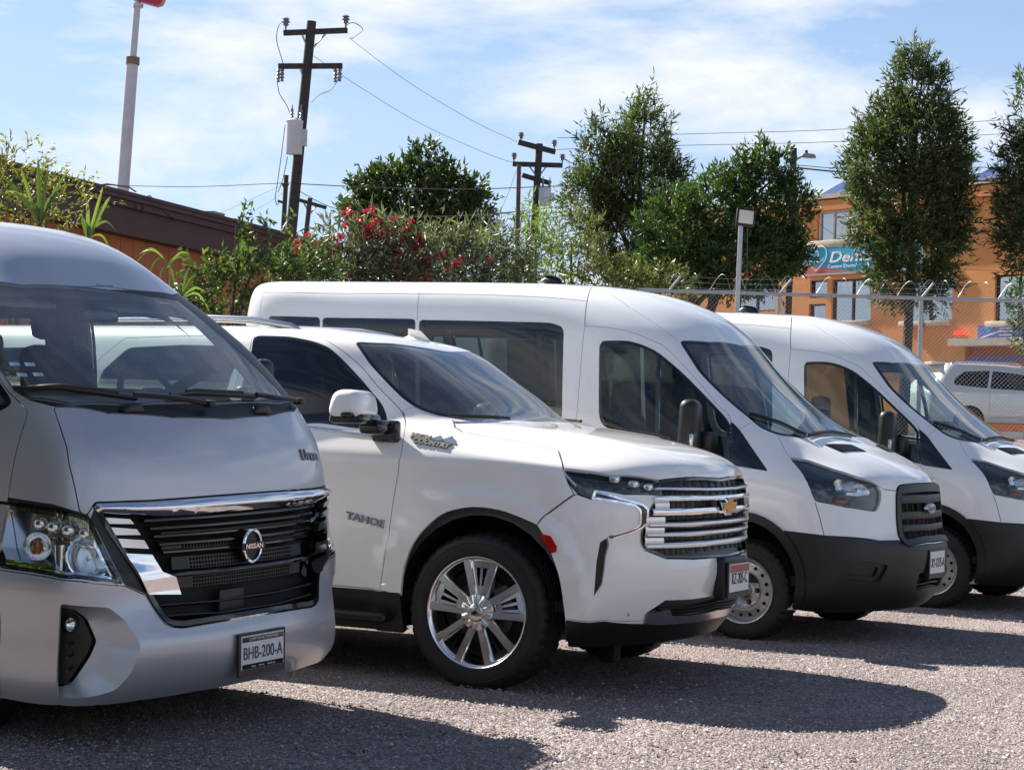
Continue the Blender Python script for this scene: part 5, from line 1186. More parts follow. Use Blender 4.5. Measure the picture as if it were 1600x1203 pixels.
    mesh_band(.665, .715, .43, 40, 3); mesh_band(.745, .80, .45, 40, 3); mesh_band(.885, .91, .5, 44, 1); mesh_band(.835, .855, .5, 44, 1)
    for z, yy in ((.60, .53), (.545, .50)):
        mb = MB(); bar(S, mb, [(.88, -yy, z), (.96, -yy*.4, z), (.96, yy*.4, z), (.88, yy, z)], .012, .05, -.012); mb.build('lower_slat', GREYP, gr)
    for y in (-.1, .1): 
        X, Nn = on_path(S, [(.96, y, .52), (.96, y, .65)], -.03); mb = MB()
    MB().rbox((.925, -.10, .585), (.02, .17, .11), .008, 2).build('radar_cover', GREYP, gr)
    # badge: a ring crossed by a nameplate
    c, nn = on(S, (.94, 0, .822), .018); fr = frame_at(c, (0, 1, 0), (0, 0, 1))
    ring = [fr((.060*math.cos(t), .070*math.sin(t), .006)) for t in np.arange(48)*2*math.pi/48]
    em = MB().tube(ring, .0085, 8, closed=True).build('emblem', CHROME, gr)
    V = [fr((.054*math.cos(t), .064*math.sin(t), .0)) for t in np.arange(40)*2*math.pi/40]; MB().add(V, [tuple(range(40))]).build('emblem_field', GREYP, em)
    MB().prism([(-.082, -.016), (.082, -.016), (.082, .016), (-.082, .016)], .004, .0165, lambda a, b, h: fr((a, b, h))).build('emblem_bar', GREYP, em)
    tv, tf = text_mesh('NISSAN', .030, .003, .0006, 1.2); MB().add([fr((x, y, z+.019)) for x, y, z in tv], tf).build('emblem_name', CHROME, em)
    # bumper with sculpted fog-lamp pockets
    fo = Q['fog_outer']; fi = Q['fog_inner']
    bh = [hole_of(S, fillet(fo, .02)), hole_of(S, fillet(flip_y(fo), .02))]
    bp = centre_panel(S, root, 'front_bumper', Q['bumper'], SILVER, H, holes=bh, depth=.012)
    for sg in (-1, 1):
        A, B = (fo, fi) if sg < 0 else (flip_y(fo), flip_y(fi))
        def resample(L, n=64):
            uv = dense(S, fillet(L, .02), .01); X = S.ev(uv[:, 0], uv[:, 1]); c = X.mean(0)
            return uv[np.linspace(0, len(uv), n, endpoint=False).astype(int)]
        ua = dense(S, fillet(A, .02), .01); ub = dense(S, fillet(B, .015), .01)
        XA = S.ev(ua[:, 0], ua[:, 1]); NB = S.normal(ub[:, 0], ub[:, 1])*S.sg; XB = S.ev(ub[:, 0], ub[:, 1])
        cA = XA.mean(0); 
        def ang(X): 
            e = np.array([0, 1., 0]); return np.arctan2(X[:, 2]-cB[2], (X[:, 1]-cB[1])*1.6)
        cB = XB.mean(0)
        # wall between the two outlines, matched by angle
        tA, tB = ang(XA), ang(XB); oa, ob = np.argsort(tA), np.argsort(tB); th = np.linspace(-math.pi, math.pi, 80, endpoint=False)
        def samp(X, t, o): return np.stack([np.interp(th, t[o], X[o, k], period=2*math.pi) for k in range(3)], 1)
        inn = np.array([-1.0, -sg*.25, 0]); inn /= np.linalg.norm(inn)
        a, b = samp(XA, tA, oa), samp(XB, tB, ob)+inn*.085
        n = 80; mid = a*.5+b*.5+inn*.012
        V = np.concatenate([a, mid, b]); F = [(i*n+j, i*n+(j+1) % n, (i+1)*n+(j+1) % n, (i+1)*n+j) for i in range(2) for j in range(n)]
        MB().add(V.tolist(), F, 0, True).build('fog_pocket', SILVER, bp)
        fb = MB().add([tuple(q+inn*.03) for q in b]+[tuple(q-inn*.001) for q in b], [tuple(range(n))]+[(i, (i+1) % n, n+(i+1) % n, n+i) for i in range(n)]).build('fog_insert', BLACKP, bp)
        c, nn = on(S, (.771, sg*.879, .54)); c = c+Vector(inn)*.085
        MB().lathe([(.034, -.01), (.036, .012), (.030, .014), (.027, .0)], 28, 'x', c).build('fog_bezel', GLOSSB, fb)
        MB().lathe([(.028, .004), (.022, -.006), (.01, -.014), (.0, -.016)], 28, 'x', c).build('fog_lamp', REFL, fb)
        for z in (.30, .355, .41, .46):
            mb = MB(); y1 = .905 if z > .33 else .88
            mb.box((c.x+.004, sg*.862, z), (.012, .085, .010), Matrix.Rotation(R(-sg*30), 3, 'Z')); mb.build('fog_slat', GREYP, fb)
    # lip below the number plate, towing cover
    panel(S, 'tow_cover', [(.96, .48, .358), (.95, .552, .358), (.95, .556, .422), (.96, .494, .419)], SILVER, bp, .001, (), .002, .004, .05, fil=.006)
    # doors and windows (both sides)
    wf = [(.36, -.88, 1.46), (.02, -.83, 1.78), (-.10, -.79, 1.88), (-.20, -.79, 1.90), (-.82, -.79, 1.90), (-.86, -.88, 1.42), (.30, -.89, 1.42)]
    df = [(.44, -.85, 1.42), (.30, -.86, 1.52), (.00, -.82, 1.86), (-.14, -.77, 1.97), (-.92, -.77, 1.97), (-.95, -.93, 1.3), (-.95, -.93, .45), (-.42, -.93, .45), (-.36, -.93, .62), (-.2, -.93, .74), (.1, -.93, .78), (.34, -.92, .80), (.40, -.90, 1.1)]
    wb = [(-1.08, -.79, 1.90), (-2.35, -.79, 1.90), (-2.37, -.88, 1.42), (-1.06, -.88, 1.42)]
    wc = [(-2.55, -.79, 1.90), (-3.75, -.79, 1.88), (-3.80, -.88, 1.44), (-2.55, -.88, 1.42)]
    for L, w, sg in ((df, wf, -1), (flip_y(df), flip_y(wf), 1)):
        d = dense(S, fillet(L, .03)); H.append(inset(S, d, -.0025))
        dr = panel_uv(S, 'front_door', inset(S, d, .0025), (hole_of(S, w, .001, .04),), SILVER, root)
        glazing(S, dr, 'door_window', w, SIDEGLASS, [], .025, both=False, fil=.04)
        mb = MB().rbox((.20, sg*1.02, 1.565), (.09, .14, .21), .04, 4, pinch=(.9, .9)).rbox((.18, sg*.93, 1.50), (.06, .16, .06), .022, 3)
        m_ = mb.build('door_mirror', GREYP, dr); MB().rbox((.158, sg*1.02, 1.565), (.008, .10, .16), .008, 2).build('mirror_glass', CHROME, m_)
        MB().rbox((-.78, sg*.945, 1.12), (.18, .03, .035), .012, 2).build('handle', SATIN, dr)
    glazing(S, root, 'side_window', wb, SIDEGLASS, H, .03); glazing(S, root, 'side_window', wc, SIDEGLASS, H, .03)
    H.append(slit(S, Q['slit_header'], .006)); H.append(slit(S, [(x, -y, z) for x, y, z in Q['slit_header']], .006))
    panel_uv(S, 'body_shell', None, H, SILVER, root, 0., .02, .07, v0=.08)
    wh = [hole_of(S, mirror_half(Q['windshield']), .05)]
    for k in (wf, wb, wc): wh += [hole_of(S, k, .025), hole_of(S, flip_y(k), .025)]
    for cx in (0., -2.75):
        for sgn in (-1, 1):
            a = circle3(cx, .36, .38, sgn*.93, 20, -40, 220); wh.append(dense(S, a if sgn < 0 else a[::-1]))
    for L in (g, Q['headlight'], flip_y(Q['headlight']), fo, flip_y(fo)): wh.append(hole_of(S, L, .04))
    panel_uv(S, 'interior_lining', None, wh, HEADL, root, -.11, 0, .14, v1=1.3)
    MB().box((-1.7, 0, .50), (4.6, 1.7, .06)).build('floor', DARK, root); MB().box((-1.7, 0, .36), (4.4, 1.2, .14)).build('underbody', DARK, root)
    MB().rbox((.22, 0, 1.29), (.62, 1.44, .34), .10, 4, Matrix.Rotation(R(6), 3, 'Y')).rbox((.20, .40, 1.42), (.34, .42, .14), .055, 4).build('dashboard', mat('dash_grey', (.12, .14, .15), .7), root)
    steering(root, (.0, .40, 1.44), .20, 28)
    for y in (-.52, .48): seat(root, -.62, y, .95, .54, .66)
    seat(root, -.62, -.02, .95, .34, .50)
    for x in (-1.5, -2.3, -3.1):
        for y in (-.58, -.14, .45): seat(root, x, y, .85, .42, .66)
    MB().rbox((-.02, .05, 1.86), (.04, .24, .07), .02, 3).build('rear_view_mirror', GLOSSB, root)
    for s, y in ((1, .40), (-1, -.42)): MB().rbox((-.17, y, 1.93), (.20, .50, .025), .01, 2, Matrix.Rotation(R(22), 3, 'Y')).build('sun_visor', HEADL, root)
    for a, b in (('wiper_a', 'arm_a'), ('wiper_b', 'arm_b')):
        X, _ = on_path(S, Q[a], .02); mb = MB().tube([tuple(q) for q in X], .011, 6)
        X2, _ = on_path(S, Q[a], .006); mb.tube([tuple(q) for q in X2], .006, 4)
        X3, _ = on_path(S, Q[a], .034); k = len(X3); mb.tube([tuple(q) for q in X3[k//6:-k//8]], .007, 5)
        X, _ = on_path(S, Q[b], .030); mb.tube([tuple(q) for q in X], .012, 8); p = X[-1]; mb.rbox(p, (.05, .05, .035), .012, 2); mb.build('wiper', BLACKP, root)
    for k in ('nozzle', 'nozzle_b'):
        c, n = on(S, np.array(Q[k]).mean(0), .008); w = np.linalg.norm(np.array(Q[k][2])-np.array(Q[k][0]))
        MB().rbox(c, (.05, w*.9, .035), .012, 2, Matrix.Rotation(R(25), 3, 'Y'), pinch=(.4, .5)).build('washer_nozzle', BLACKP, root)
    st = mat('sticker_pale_blue', (.55, .68, .78), .5)
    for p in Q['stickers']:
        c, n = on(S, p); a = Vector((0, 1, 0)); u = n.cross(a)*-1
        fr = frame_at(c-n*.010, (0, 1, 0), n.cross(Vector((0, 1, 0)))*-1 if False else Vector((-.6, 0, .8)))
        MB().prism([(-.028, -.009), (.028, -.009), (.028, .009), (-.028, .009)], -.001, .001, lambda a, b, h: fr((a, b, h))).build('sticker', st, root)
    plate(root, (1.022, 0, .362), (0, 1, 0), (0, 0, 1), 'BHB-200-A', holder=mat('plate_frame_black', (.02, .02, .022), .3),
          sub=[('COMPTOS AUTOMOTRIZ', .058, .018, PLATEW), ('ventas     servicio     refacciones', -.062, .013, PLATEW)], band=[(GLOSSB, (.047, .069)), (GLOSSB, (-.073, -.051))], w=.30, h=.150, ts=.078)
    surf_text(S, root, 'model_badge', 'Urvan', (.83, .58, 1.205), (-.15, 1, -.02), .075, mat('badge_grey', (.16, .17, .18), .3, .6), .006, 1.1, .001)
    return root

van = make_van(); van.location = (2.0859, 13.548, 0); van.rotation_euler = (0, 0, -R(31))
plate(van, (1.016, 0, .545), (0, 1, 0), (0, 0, 1), 'XY-1275-A', holder=BLACKP, w=.30, h=.15)
tag(van, 'white high-roof passenger van with dark side windows parked just beyond the white SUV', 'van', 'white passenger vans parked side by side')
van2 = copy_tree(van); van2.location = (3.9643, 16.2961, 0)
tag(van2, 'farthest white van, nearest the chain-link fence, its nose cut off by the right edge', 'van', 'white passenger vans parked side by side')
suv = make_suv(); suv.location = (.2964, 10.8821, 0); suv.rotation_euler = (0, 0, -R(27))
tag(suv, 'pearl white full-size SUV with chrome grille and polished wheels between the silver and white vans', 'SUV')
silver = make_silver(); silver.location = (-1.956, 8.999, 0); silver.rotation_euler = (R(1.8), 0, -R(31))
tag(silver, 'silver high-roof van with black chrome-edged grille, nearest to the viewer at the left', 'van')

for o in (van, van2, suv, silver): o.location.z = -.012      # the tyres press into the gravel
# ----------------------------------------------------------------------------
# the lot, the bank behind it, and the gravel
# ----------------------------------------------------------------------------
def at(px, py, D):
    """the point at distance D (along y) on the line of sight of a point measured on the 1600-wide photograph"""
    d = fw+(rt*(px-800)-up*(py-601.5))/F_PX
    return Vector((0, 0, EYE))+d*(D/d.y)
def ground_z(x, y):
    t = np.clip((y-20.3-.12*x)/2.2, 0, 1); return 1.42*t*t*(3-2*t)

GRAV = bpy.data.materials.new('gravel'); GRAV.use_nodes = True
t_ = GRAV.node_tree; b_ = t_.nodes['Principled BSDF']; b_.inputs['Roughness'].default_value = .9; b_.inputs['Specular IOR Level'].default_value = .25
def GN(ty, **k):
    n = t_.nodes.new(ty)
    for a, b in k.items(): setattr(n, a, b)
    return n
tcg = GN('ShaderNodeTexCoord'); vor = GN('ShaderNodeTexVoronoi'); vor.inputs['Scale'].default_value = 88; t_.links.new(tcg.outputs['Object'], vor.inputs['Vector'])
spx = GN('ShaderNodeSeparateColor'); t_.links.new(vor.outputs['Color'], spx.inputs[0])
rmp = GN('ShaderNodeValToRGB'); t_.links.new(spx.outputs[0], rmp.inputs[0])
rmp.color_ramp.elements[0].color = (0.121, 0.0966, 0.0909, 1); rmp.color_ramp.elements[1].color = (0.493, 0.428, 0.399, 1)
for pos, c in ((.3, (0.199, 0.16, 0.152, 1)), (.55, (0.263, 0.217, 0.207, 1)), (.8, (0.334, 0.273, 0.256, 1))):
    e = rmp.color_ramp.elements.new(pos); e.color = c
n2 = GN('ShaderNodeTexNoise'); n2.inputs['Scale'].default_value = .9; n2.inputs['Detail'].default_value = 6; t_.links.new(tcg.outputs['Object'], n2.inputs['Vector'])
mr2 = GN('ShaderNodeMapRange'); mr2.inputs[1].default_value = .3; mr2.inputs[2].default_value = .7; mr2.inputs[3].default_value = .74; mr2.inputs[4].default_value = 1.2; t_.links.new(n2.outputs['Fac'], mr2.inputs[0])
vs = GN('ShaderNodeVectorMath', operation='SCALE'); t_.links.new(rmp.outputs[0], vs.inputs[0]); t_.links.new(mr2.outputs[0], vs.inputs['Scale']); t_.links.new(vs.outputs[0], b_.inputs['Base Color'])
n3 = GN('ShaderNodeTexNoise'); n3.inputs['Scale'].default_value = 24; n3.inputs['Detail'].default_value = 5; t_.links.new(tcg.outputs['Object'], n3.inputs['Vector'])
hsum = GN('ShaderNodeMath', operation='MULTIPLY_ADD'); t_.links.new(vor.outputs['Distance'], hsum.inputs[0]); hsum.inputs[1].default_value = -1.0; t_.links.new(n3.outputs['Fac'], hsum.inputs[2])
bp_ = GN('ShaderNodeBump'); bp_.inputs['Strength'].default_value = .9; bp_.inputs['Distance'].default_value = .012; t_.links.new(hsum.outputs[0], bp_.inputs['Height']); t_.links.new(bp_.outputs[0], b_.inputs['Normal'])

gx = np.concatenate([[-400, -120, -40, -20], np.arange(-12, 16.1, .5), [24, 50, 130, 400]]); gy = np.concatenate([[-80, -20, 0], np.arange(4, 30.1, .5), [36, 50, 90, 200, 900]])
GX, GY = np.meshgrid(gx, gy); GZ = ground_z(GX, GY)
GZ = GZ+np.where((GY > 5) & (GY < 21) & (abs(GX) < 12), .012*np.sin(GX*2.1+GY*1.3)*np.sin(GY*1.7), 0)-.008
nx_ = len(gx); V = np.stack([GX.ravel(), GY.ravel(), GZ.ravel()], 1)
Fq = [(j*nx_+i, j*nx_+i+1, (j+1)*nx_+i+1, (j+1)*nx_+i) for j in range(len(gy)-1) for i in range(nx_-1)]
me = bpy.data.meshes.new('gravel_ground'); me.from_pydata(V.tolist(), [], Fq); me.polygons.foreach_set('use_smooth', np.ones(len(Fq), bool)); me.update()
tag(link('gravel_ground', me, None, GRAV), kind='structure')

# loose stones lying on it: real pebbles where the camera is close enough to see them
def pebbles(n=130000):
    Y = 6.4*np.exp(RNG.random(n)*math.log(19.5/6.4)); X = (RNG.random(n)-.5)*2*(.285*Y+.25)
    ok = np.ones(n, bool)
    Z = ground_z(X, Y)
    s = np.exp(RNG.normal(math.log(.0048), .36, n)); s = np.clip(s, .0025, .015)
    base = np.array([(1, 0, 0), (0, 1, 0), (-1, 0, 0), (0, -1, 0), (.15, .1, .8), (0, 0, -.5)])
    Fb = np.array([(0, 1, 4), (1, 2, 4), (2, 3, 4), (3, 0, 4)])
    a = RNG.random(n)*6.283; ca, sa = np.cos(a), np.sin(a)
    sc = s[:, None]*(.7+.6*RNG.random((n, 3))); jit = 1+.35*(RNG.random((n, 6, 3))-.5)
    P = base[None]*jit*sc[:, None]
    x = P[..., 0]*ca[:, None]-P[..., 1]*sa[:, None]+X[:, None]; y = P[..., 0]*sa[:, None]+P[..., 1]*ca[:, None]+Y[:, None]; z = P[..., 2]+Z[:, None]+.001
    V = np.stack([x, y, z], 2).reshape(-1, 3); Fa = (Fb[None]+6*np.arange(n)[:, None, None]).reshape(-1, 3)
    me = bpy.data.meshes.new('loose_gravel'); me.vertices.add(len(V)); me.vertices.foreach_set('co', V.ravel())
    me.loops.add(Fa.size); me.loops.foreach_set('vertex_index', Fa.ravel()); me.polygons.add(len(Fa)); me.polygons.foreach_set('loop_start', np.arange(0, Fa.size, 3)); me.update()
    at_ = me.attributes.new('tint', 'FLOAT', 'FACE'); at_.data.foreach_set('value', np.repeat(RNG.random(n), 4).astype(np.float32))
    m = bpy.data.materials.new('pebble'); m.use_nodes = True; t = m.node_tree; b = t.nodes['Principled BSDF']; b.inputs['Roughness'].default_value = .85
    an = t.nodes.new('ShaderNodeAttribute'); an.attribute_name = 'tint'; r = t.nodes.new('ShaderNodeValToRGB'); t.links.new(an.outputs['Fac'], r.inputs[0])
    r.color_ramp.elements[0].color = (0.106, 0.0852, 0.0809, 1); r.color_ramp.elements[1].color = (0.58, 0.522, 0.493, 1); e = r.color_ramp.elements.new(.5); e.color = (0.263, 0.216, 0.206, 1); e = r.color_ramp.elements.new(.85); e.color = (0.355, 0.298, 0.284, 1)
    t.links.new(r.outputs[0], b.inputs['Base Color'])
    tag(link('loose_gravel', me, None, m), kind='stuff')
pebbles()
# dry leaves and twigs blown on to the gravel
mb = MB()
for px, py in [(1066, 1062), (1120, 1052), (1250, 1178), (1330, 1188), (430, 1062), (395, 1058), (1186, 1102), (560, 1180), (905, 1180), (1500, 1132), (1560, 1096), (1360, 985), (1440, 978), (1210, 1188), (480, 1042), (1030, 1175), (1545, 1188), (690, 1150)]:
    d = fw+(rt*(px-800)-up*(py-601.5))/F_PX; p = Vector((0, 0, EYE))+d*(-EYE/d.z)
    for k in range(3):
        q = p+Vector((random.uniform(-.03, .03), random.uniform(-.05, .05), .006)); a = random.uniform(0, 6.28); l = random.uniform(.012, .03)
        c, s_ = math.cos(a), math.sin(a); mb.add([q+Vector((-l*c, -l*s_, 0)), q+Vector((l*.4*s_, -l*.4*c, .008)), q+Vector((l*c, l*s_, .012)), q+Vector((-l*.4*s_, l*.4*c, .006))], [(0, 1, 2, 3)])
tag(mb.build('leaf_litter', mat('dry_leaf', (.035, .028, .02), .8), None, fix=False), kind='stuff')
# ----------------------------------------------------------------------------
# plants
# ----------------------------------------------------------------------------
def leaf_mesh(name, P, D, L, Wd, tint, m, parent=None, fold=.25, roll=None):
    """one folded leaf (2 quads) per row of P (base point) and D (direction)"""
    n = len(P); D = D/np.maximum(np.linalg.norm(D, axis=1, keepdims=True), 1e-6)
    r = RNG.normal(size=(n, 3)); S = np.cross(D, r); S /= np.maximum(np.linalg.norm(S, axis=1, keepdims=True), 1e-6); U = np.cross(S, D)
    L = np.broadcast_to(L, n)[:, None]; Wd = np.broadcast_to(Wd, n)[:, None]
    mid = P+D*L*.45-U*Wd*fold; tip = P+D*L-U*L*.10
    V = np.stack([P, mid+S*Wd/2+U*Wd*fold, tip, mid-S*Wd/2+U*Wd*fold, mid], 1).reshape(-1, 3)
    Fb = np.array([(0, 1, 4), (1, 2, 4), (4, 2, 3), (0, 4, 3)]); Fa = (Fb[None]+5*np.arange(n)[:, None, None]).reshape(-1, 3)
    me = bpy.data.meshes.new(name); me.vertices.add(len(V)); me.vertices.foreach_set('co', V.ravel().astype(np.float32))
    me.loops.add(Fa.size); me.loops.foreach_set('vertex_index', Fa.ravel().astype(np.int32)); me.polygons.add(len(Fa)); me.polygons.foreach_set('loop_start', np.arange(0, Fa.size, 3, dtype=np.int32)); me.update()
    a = me.attributes.new('tint', 'FLOAT', 'FACE'); a.data.foreach_set('value', np.repeat(np.clip(tint, 0, 1), 4).astype(np.float32))
    return link(name, me, parent, m)

def crown_points(lobes, per_m2, shell=.55, upb=.35, jag=.18):
    """twig origins and directions over a set of lobes (centre, radii)"""
    P = []; Dd = []; T = []
    for k, (c, r) in enumerate(lobes):
        c, r = np.array(c), np.array(r)
        area = 4*math.pi*((r[0]*r[1])**1.6/3+(r[0]*r[2])**1.6/3+(r[1]*r[2])**1.6/3)**(1/1.6)
        n = max(6, int(area*per_m2)); q = RNG.normal(size=(n, 3)); q /= np.linalg.norm(q, axis=1, keepdims=True)
        f = shell+(1-shell)*RNG.random(n)**.6+jag*np.maximum(RNG.normal(size=n), 0)*.6
        f *= 1+.16*np.sin(q[:, 0]*5+k)*np.sin(q[:, 2]*6+2*k)
        p = c+q*r*f[:, None]
        inside_other = np.zeros(n, bool)
        for j, (c2, r2) in enumerate(lobes):
            if j != k: inside_other |= (((p-np.array(c2))/np.array(r2))**2).sum(1) < .30
        d = q*.9+np.array([0, 0, upb])+RNG.normal(size=(n, 3))*.35
        ok = ~inside_other; P.append(p[ok]); Dd.append(d[ok]); T.append(RNG.random(ok.sum())*.55+.2*(q[ok, 2] > .5)+RNG.uniform(-.22, .22)+.22*np.sin(q[ok, 0]*7+k*2.1)*np.sin(q[ok, 2]*8+k)*np.sin(q[ok, 1]*7+k))  # tint: random per twig and lobe, lighter on lobe tops, rippled into clumps
    return np.concatenate(P), np.concatenate(Dd), np.concatenate(T)
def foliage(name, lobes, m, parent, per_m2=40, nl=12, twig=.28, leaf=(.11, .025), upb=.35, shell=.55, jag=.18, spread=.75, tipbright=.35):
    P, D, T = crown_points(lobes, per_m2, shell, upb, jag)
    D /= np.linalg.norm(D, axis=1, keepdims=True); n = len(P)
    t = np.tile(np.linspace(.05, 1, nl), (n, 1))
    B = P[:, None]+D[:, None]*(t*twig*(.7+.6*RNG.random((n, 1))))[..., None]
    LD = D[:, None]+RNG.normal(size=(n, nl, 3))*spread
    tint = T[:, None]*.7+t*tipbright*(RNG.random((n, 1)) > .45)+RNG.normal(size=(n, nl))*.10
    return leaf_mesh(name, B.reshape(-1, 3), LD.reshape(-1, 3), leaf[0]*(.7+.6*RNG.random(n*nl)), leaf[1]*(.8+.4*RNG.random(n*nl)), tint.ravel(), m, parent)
BARK = mat('bark', (.06, .048, .038), .9, noise=(12, .3), bump=(30, .6, .02))
def trunk_mesh(parent, base, tops, r0, m=None):
    mb = MB()
    main = (Vector(base), Vector(tops[0]))
    for k, tp in enumerate(tops):
        a, b = main[0].lerp(main[1], .35+.07*k) if k else main[0], Vector(tp)
        if k and b.z < a.z+.1: continue
        if k: r0_ = r0*.42
        else: r0_ = r0
        P = [a.lerp(b, t)+Vector((math.sin(t*5+k)*.03, math.cos(t*4+k)*.03, 0)) for t in np.linspace(0, 1, 7)]
        mb.tube(P, [r0_*(1-.8*t)+.006 for t in np.linspace(0, 1, 7)], 8)
    return mb.build('trunk', m or BARK, parent)
def lobes_px(L, D, squash=.9):
    """(x, y, rx, ry[, dD]) on the photograph -> lobes in metres"""
    out = []
    for q in L:
        d = D+(q[4] if len(q) > 4 else 0); k = d/F_PX; out.append((tuple(at(q[0], q[1], d)), (q[2]*k, q[2]*k*squash, q[3]*k)))
    return out
def tree(name, label, cat, L, D, m, trunk, r0=.09, group=None, trunk_top=None, **k):
    b = at(*trunk, D); b.z = float(ground_z(b.x, b.y))-.05
    root = empty(name, b, 0, label, cat, group)
    lo = [((c[0]-b.x, c[1]-b.y, c[2]-b.z), r) for c, r in lobes_px(L, D)]
    tops = [lo[i][0] for i in range(len(lo))]
    trunk_mesh(root, (0, 0, 0), tops[:8], r0)
    foliage('crown', lo, m, root, **k)
    return root
LF_DARK = leafmat('leaf_dark_green', (.022, .038, .015), (.15, .185, .065), .32)
LF_MID = leafmat('leaf_mid_green', (.022, .044, .012), (.10, .165, .04), .33)
LF_OLIVE = leafmat('leaf_olive', (.045, .058, .022), (.20, .20, .06), .35)
LF_SILVER = leafmat('leaf_grey_green', (.055, .068, .045), (.21, .23, .15), .30)
LF_LIME = leafmat('leaf_yellow_green', (.06, .11, .015), (.26, .32, .06), .40)
LF_REED = leafmat('leaf_reed', (.04, .08, .018), (.20, .25, .07), .38)
PETAL = leafmat('petal_red', (.36, .012, .045), (.60, .06, .12), .28)

# tall narrow trees and round-headed trees beyond the fence
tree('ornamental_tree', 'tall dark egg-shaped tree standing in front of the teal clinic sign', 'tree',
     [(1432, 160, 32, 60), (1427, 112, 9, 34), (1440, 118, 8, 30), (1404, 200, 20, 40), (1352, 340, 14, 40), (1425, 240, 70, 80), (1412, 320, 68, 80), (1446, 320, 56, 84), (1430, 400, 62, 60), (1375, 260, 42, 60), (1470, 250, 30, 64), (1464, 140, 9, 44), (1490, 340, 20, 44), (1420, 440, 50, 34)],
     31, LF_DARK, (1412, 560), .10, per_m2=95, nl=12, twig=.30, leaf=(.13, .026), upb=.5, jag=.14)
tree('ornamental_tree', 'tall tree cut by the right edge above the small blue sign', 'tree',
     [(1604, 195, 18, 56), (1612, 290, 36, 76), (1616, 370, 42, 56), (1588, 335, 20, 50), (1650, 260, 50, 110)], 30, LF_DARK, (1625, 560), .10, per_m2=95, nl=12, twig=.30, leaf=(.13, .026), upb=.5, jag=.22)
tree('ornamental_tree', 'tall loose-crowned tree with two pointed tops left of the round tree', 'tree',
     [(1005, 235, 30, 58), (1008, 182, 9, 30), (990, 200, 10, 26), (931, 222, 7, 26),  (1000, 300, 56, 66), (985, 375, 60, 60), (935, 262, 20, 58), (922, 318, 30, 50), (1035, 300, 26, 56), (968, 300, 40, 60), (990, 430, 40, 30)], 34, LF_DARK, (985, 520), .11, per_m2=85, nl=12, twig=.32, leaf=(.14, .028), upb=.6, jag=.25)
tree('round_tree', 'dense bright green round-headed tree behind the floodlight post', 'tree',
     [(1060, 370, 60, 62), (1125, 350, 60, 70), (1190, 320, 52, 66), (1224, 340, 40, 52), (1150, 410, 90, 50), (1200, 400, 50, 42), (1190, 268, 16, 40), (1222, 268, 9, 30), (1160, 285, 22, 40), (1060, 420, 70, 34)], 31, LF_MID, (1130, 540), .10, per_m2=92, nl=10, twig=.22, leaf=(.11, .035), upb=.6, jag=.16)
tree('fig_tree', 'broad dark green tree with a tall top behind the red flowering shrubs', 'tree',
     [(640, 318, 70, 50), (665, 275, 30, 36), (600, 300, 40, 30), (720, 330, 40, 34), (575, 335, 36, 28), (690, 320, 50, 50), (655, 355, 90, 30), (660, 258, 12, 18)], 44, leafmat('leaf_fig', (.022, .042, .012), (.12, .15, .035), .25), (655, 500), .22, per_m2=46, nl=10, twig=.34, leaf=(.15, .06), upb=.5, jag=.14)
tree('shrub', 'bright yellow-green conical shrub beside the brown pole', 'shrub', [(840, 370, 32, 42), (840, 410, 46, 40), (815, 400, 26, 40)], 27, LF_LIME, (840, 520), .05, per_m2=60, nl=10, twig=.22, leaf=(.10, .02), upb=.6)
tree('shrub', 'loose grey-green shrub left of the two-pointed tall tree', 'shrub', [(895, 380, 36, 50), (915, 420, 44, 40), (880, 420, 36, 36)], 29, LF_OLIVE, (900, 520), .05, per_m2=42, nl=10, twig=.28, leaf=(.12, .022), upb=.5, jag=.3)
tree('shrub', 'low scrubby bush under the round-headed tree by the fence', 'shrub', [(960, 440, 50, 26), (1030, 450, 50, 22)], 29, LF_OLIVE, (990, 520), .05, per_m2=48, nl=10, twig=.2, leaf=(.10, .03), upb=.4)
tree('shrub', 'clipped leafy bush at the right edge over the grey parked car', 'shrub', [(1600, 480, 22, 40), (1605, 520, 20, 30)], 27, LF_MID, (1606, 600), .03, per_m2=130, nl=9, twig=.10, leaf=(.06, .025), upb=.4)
# flowering shrubs behind the white van
def flowering(label, L, D, base, m, spots, **k):
    r = tree('flowering_shrub', label, 'shrub', L, D, m, base, .04, **k)
    c = None
    spots = spots+[(x+random.uniform(-45, 45), y+random.uniform(-4, 36)) for x, y in spots]
    for px, py in spots:
        p = at(px, py, D-L[0][2]*D/F_PX*(.9 if py > 395 else .6))-r.location
        if c is None:
            n = 30; q = RNG.normal(size=(n, 3)); q /= np.linalg.norm(q, axis=1, keepdims=True)
            c = leaf_mesh('flower_cluster', q*np.array([.042, .042, .036])*RNG.random((n, 1)), q+np.array([0, 0, .3]), .045, .035, RNG.random(n), PETAL, r); o = c
        else:
            o = c.copy(); COL.objects.link(o); o.parent = r
        o.location = p; o.rotation_euler = (random.uniform(-.6, .6), random.uniform(-.6, .6), random.uniform(0, 6.28)); s = random.uniform(.5, 1.15); o.scale = (s, s, s)
    return r
flowering('oleander shrub covered in red flowers, left of the fig tree', [(545, 412, 50, 40), (505, 424, 40, 30), (588, 410, 44, 48), (545, 440, 80, 18)], 20.5, (545, 560), LF_SILVER,
          [(577, 330), (560, 345), (590, 345), (616, 345), (482, 372), (500, 385), (540, 352), (530, 375), (505, 410), (545, 392), (530, 412), (520, 398), (600, 360), (486, 400), (560, 420), (555, 435), (590, 392), (480, 390), (575, 362)], per_m2=75, nl=11, twig=.26, leaf=(.13, .024), upb=.6, jag=.3)
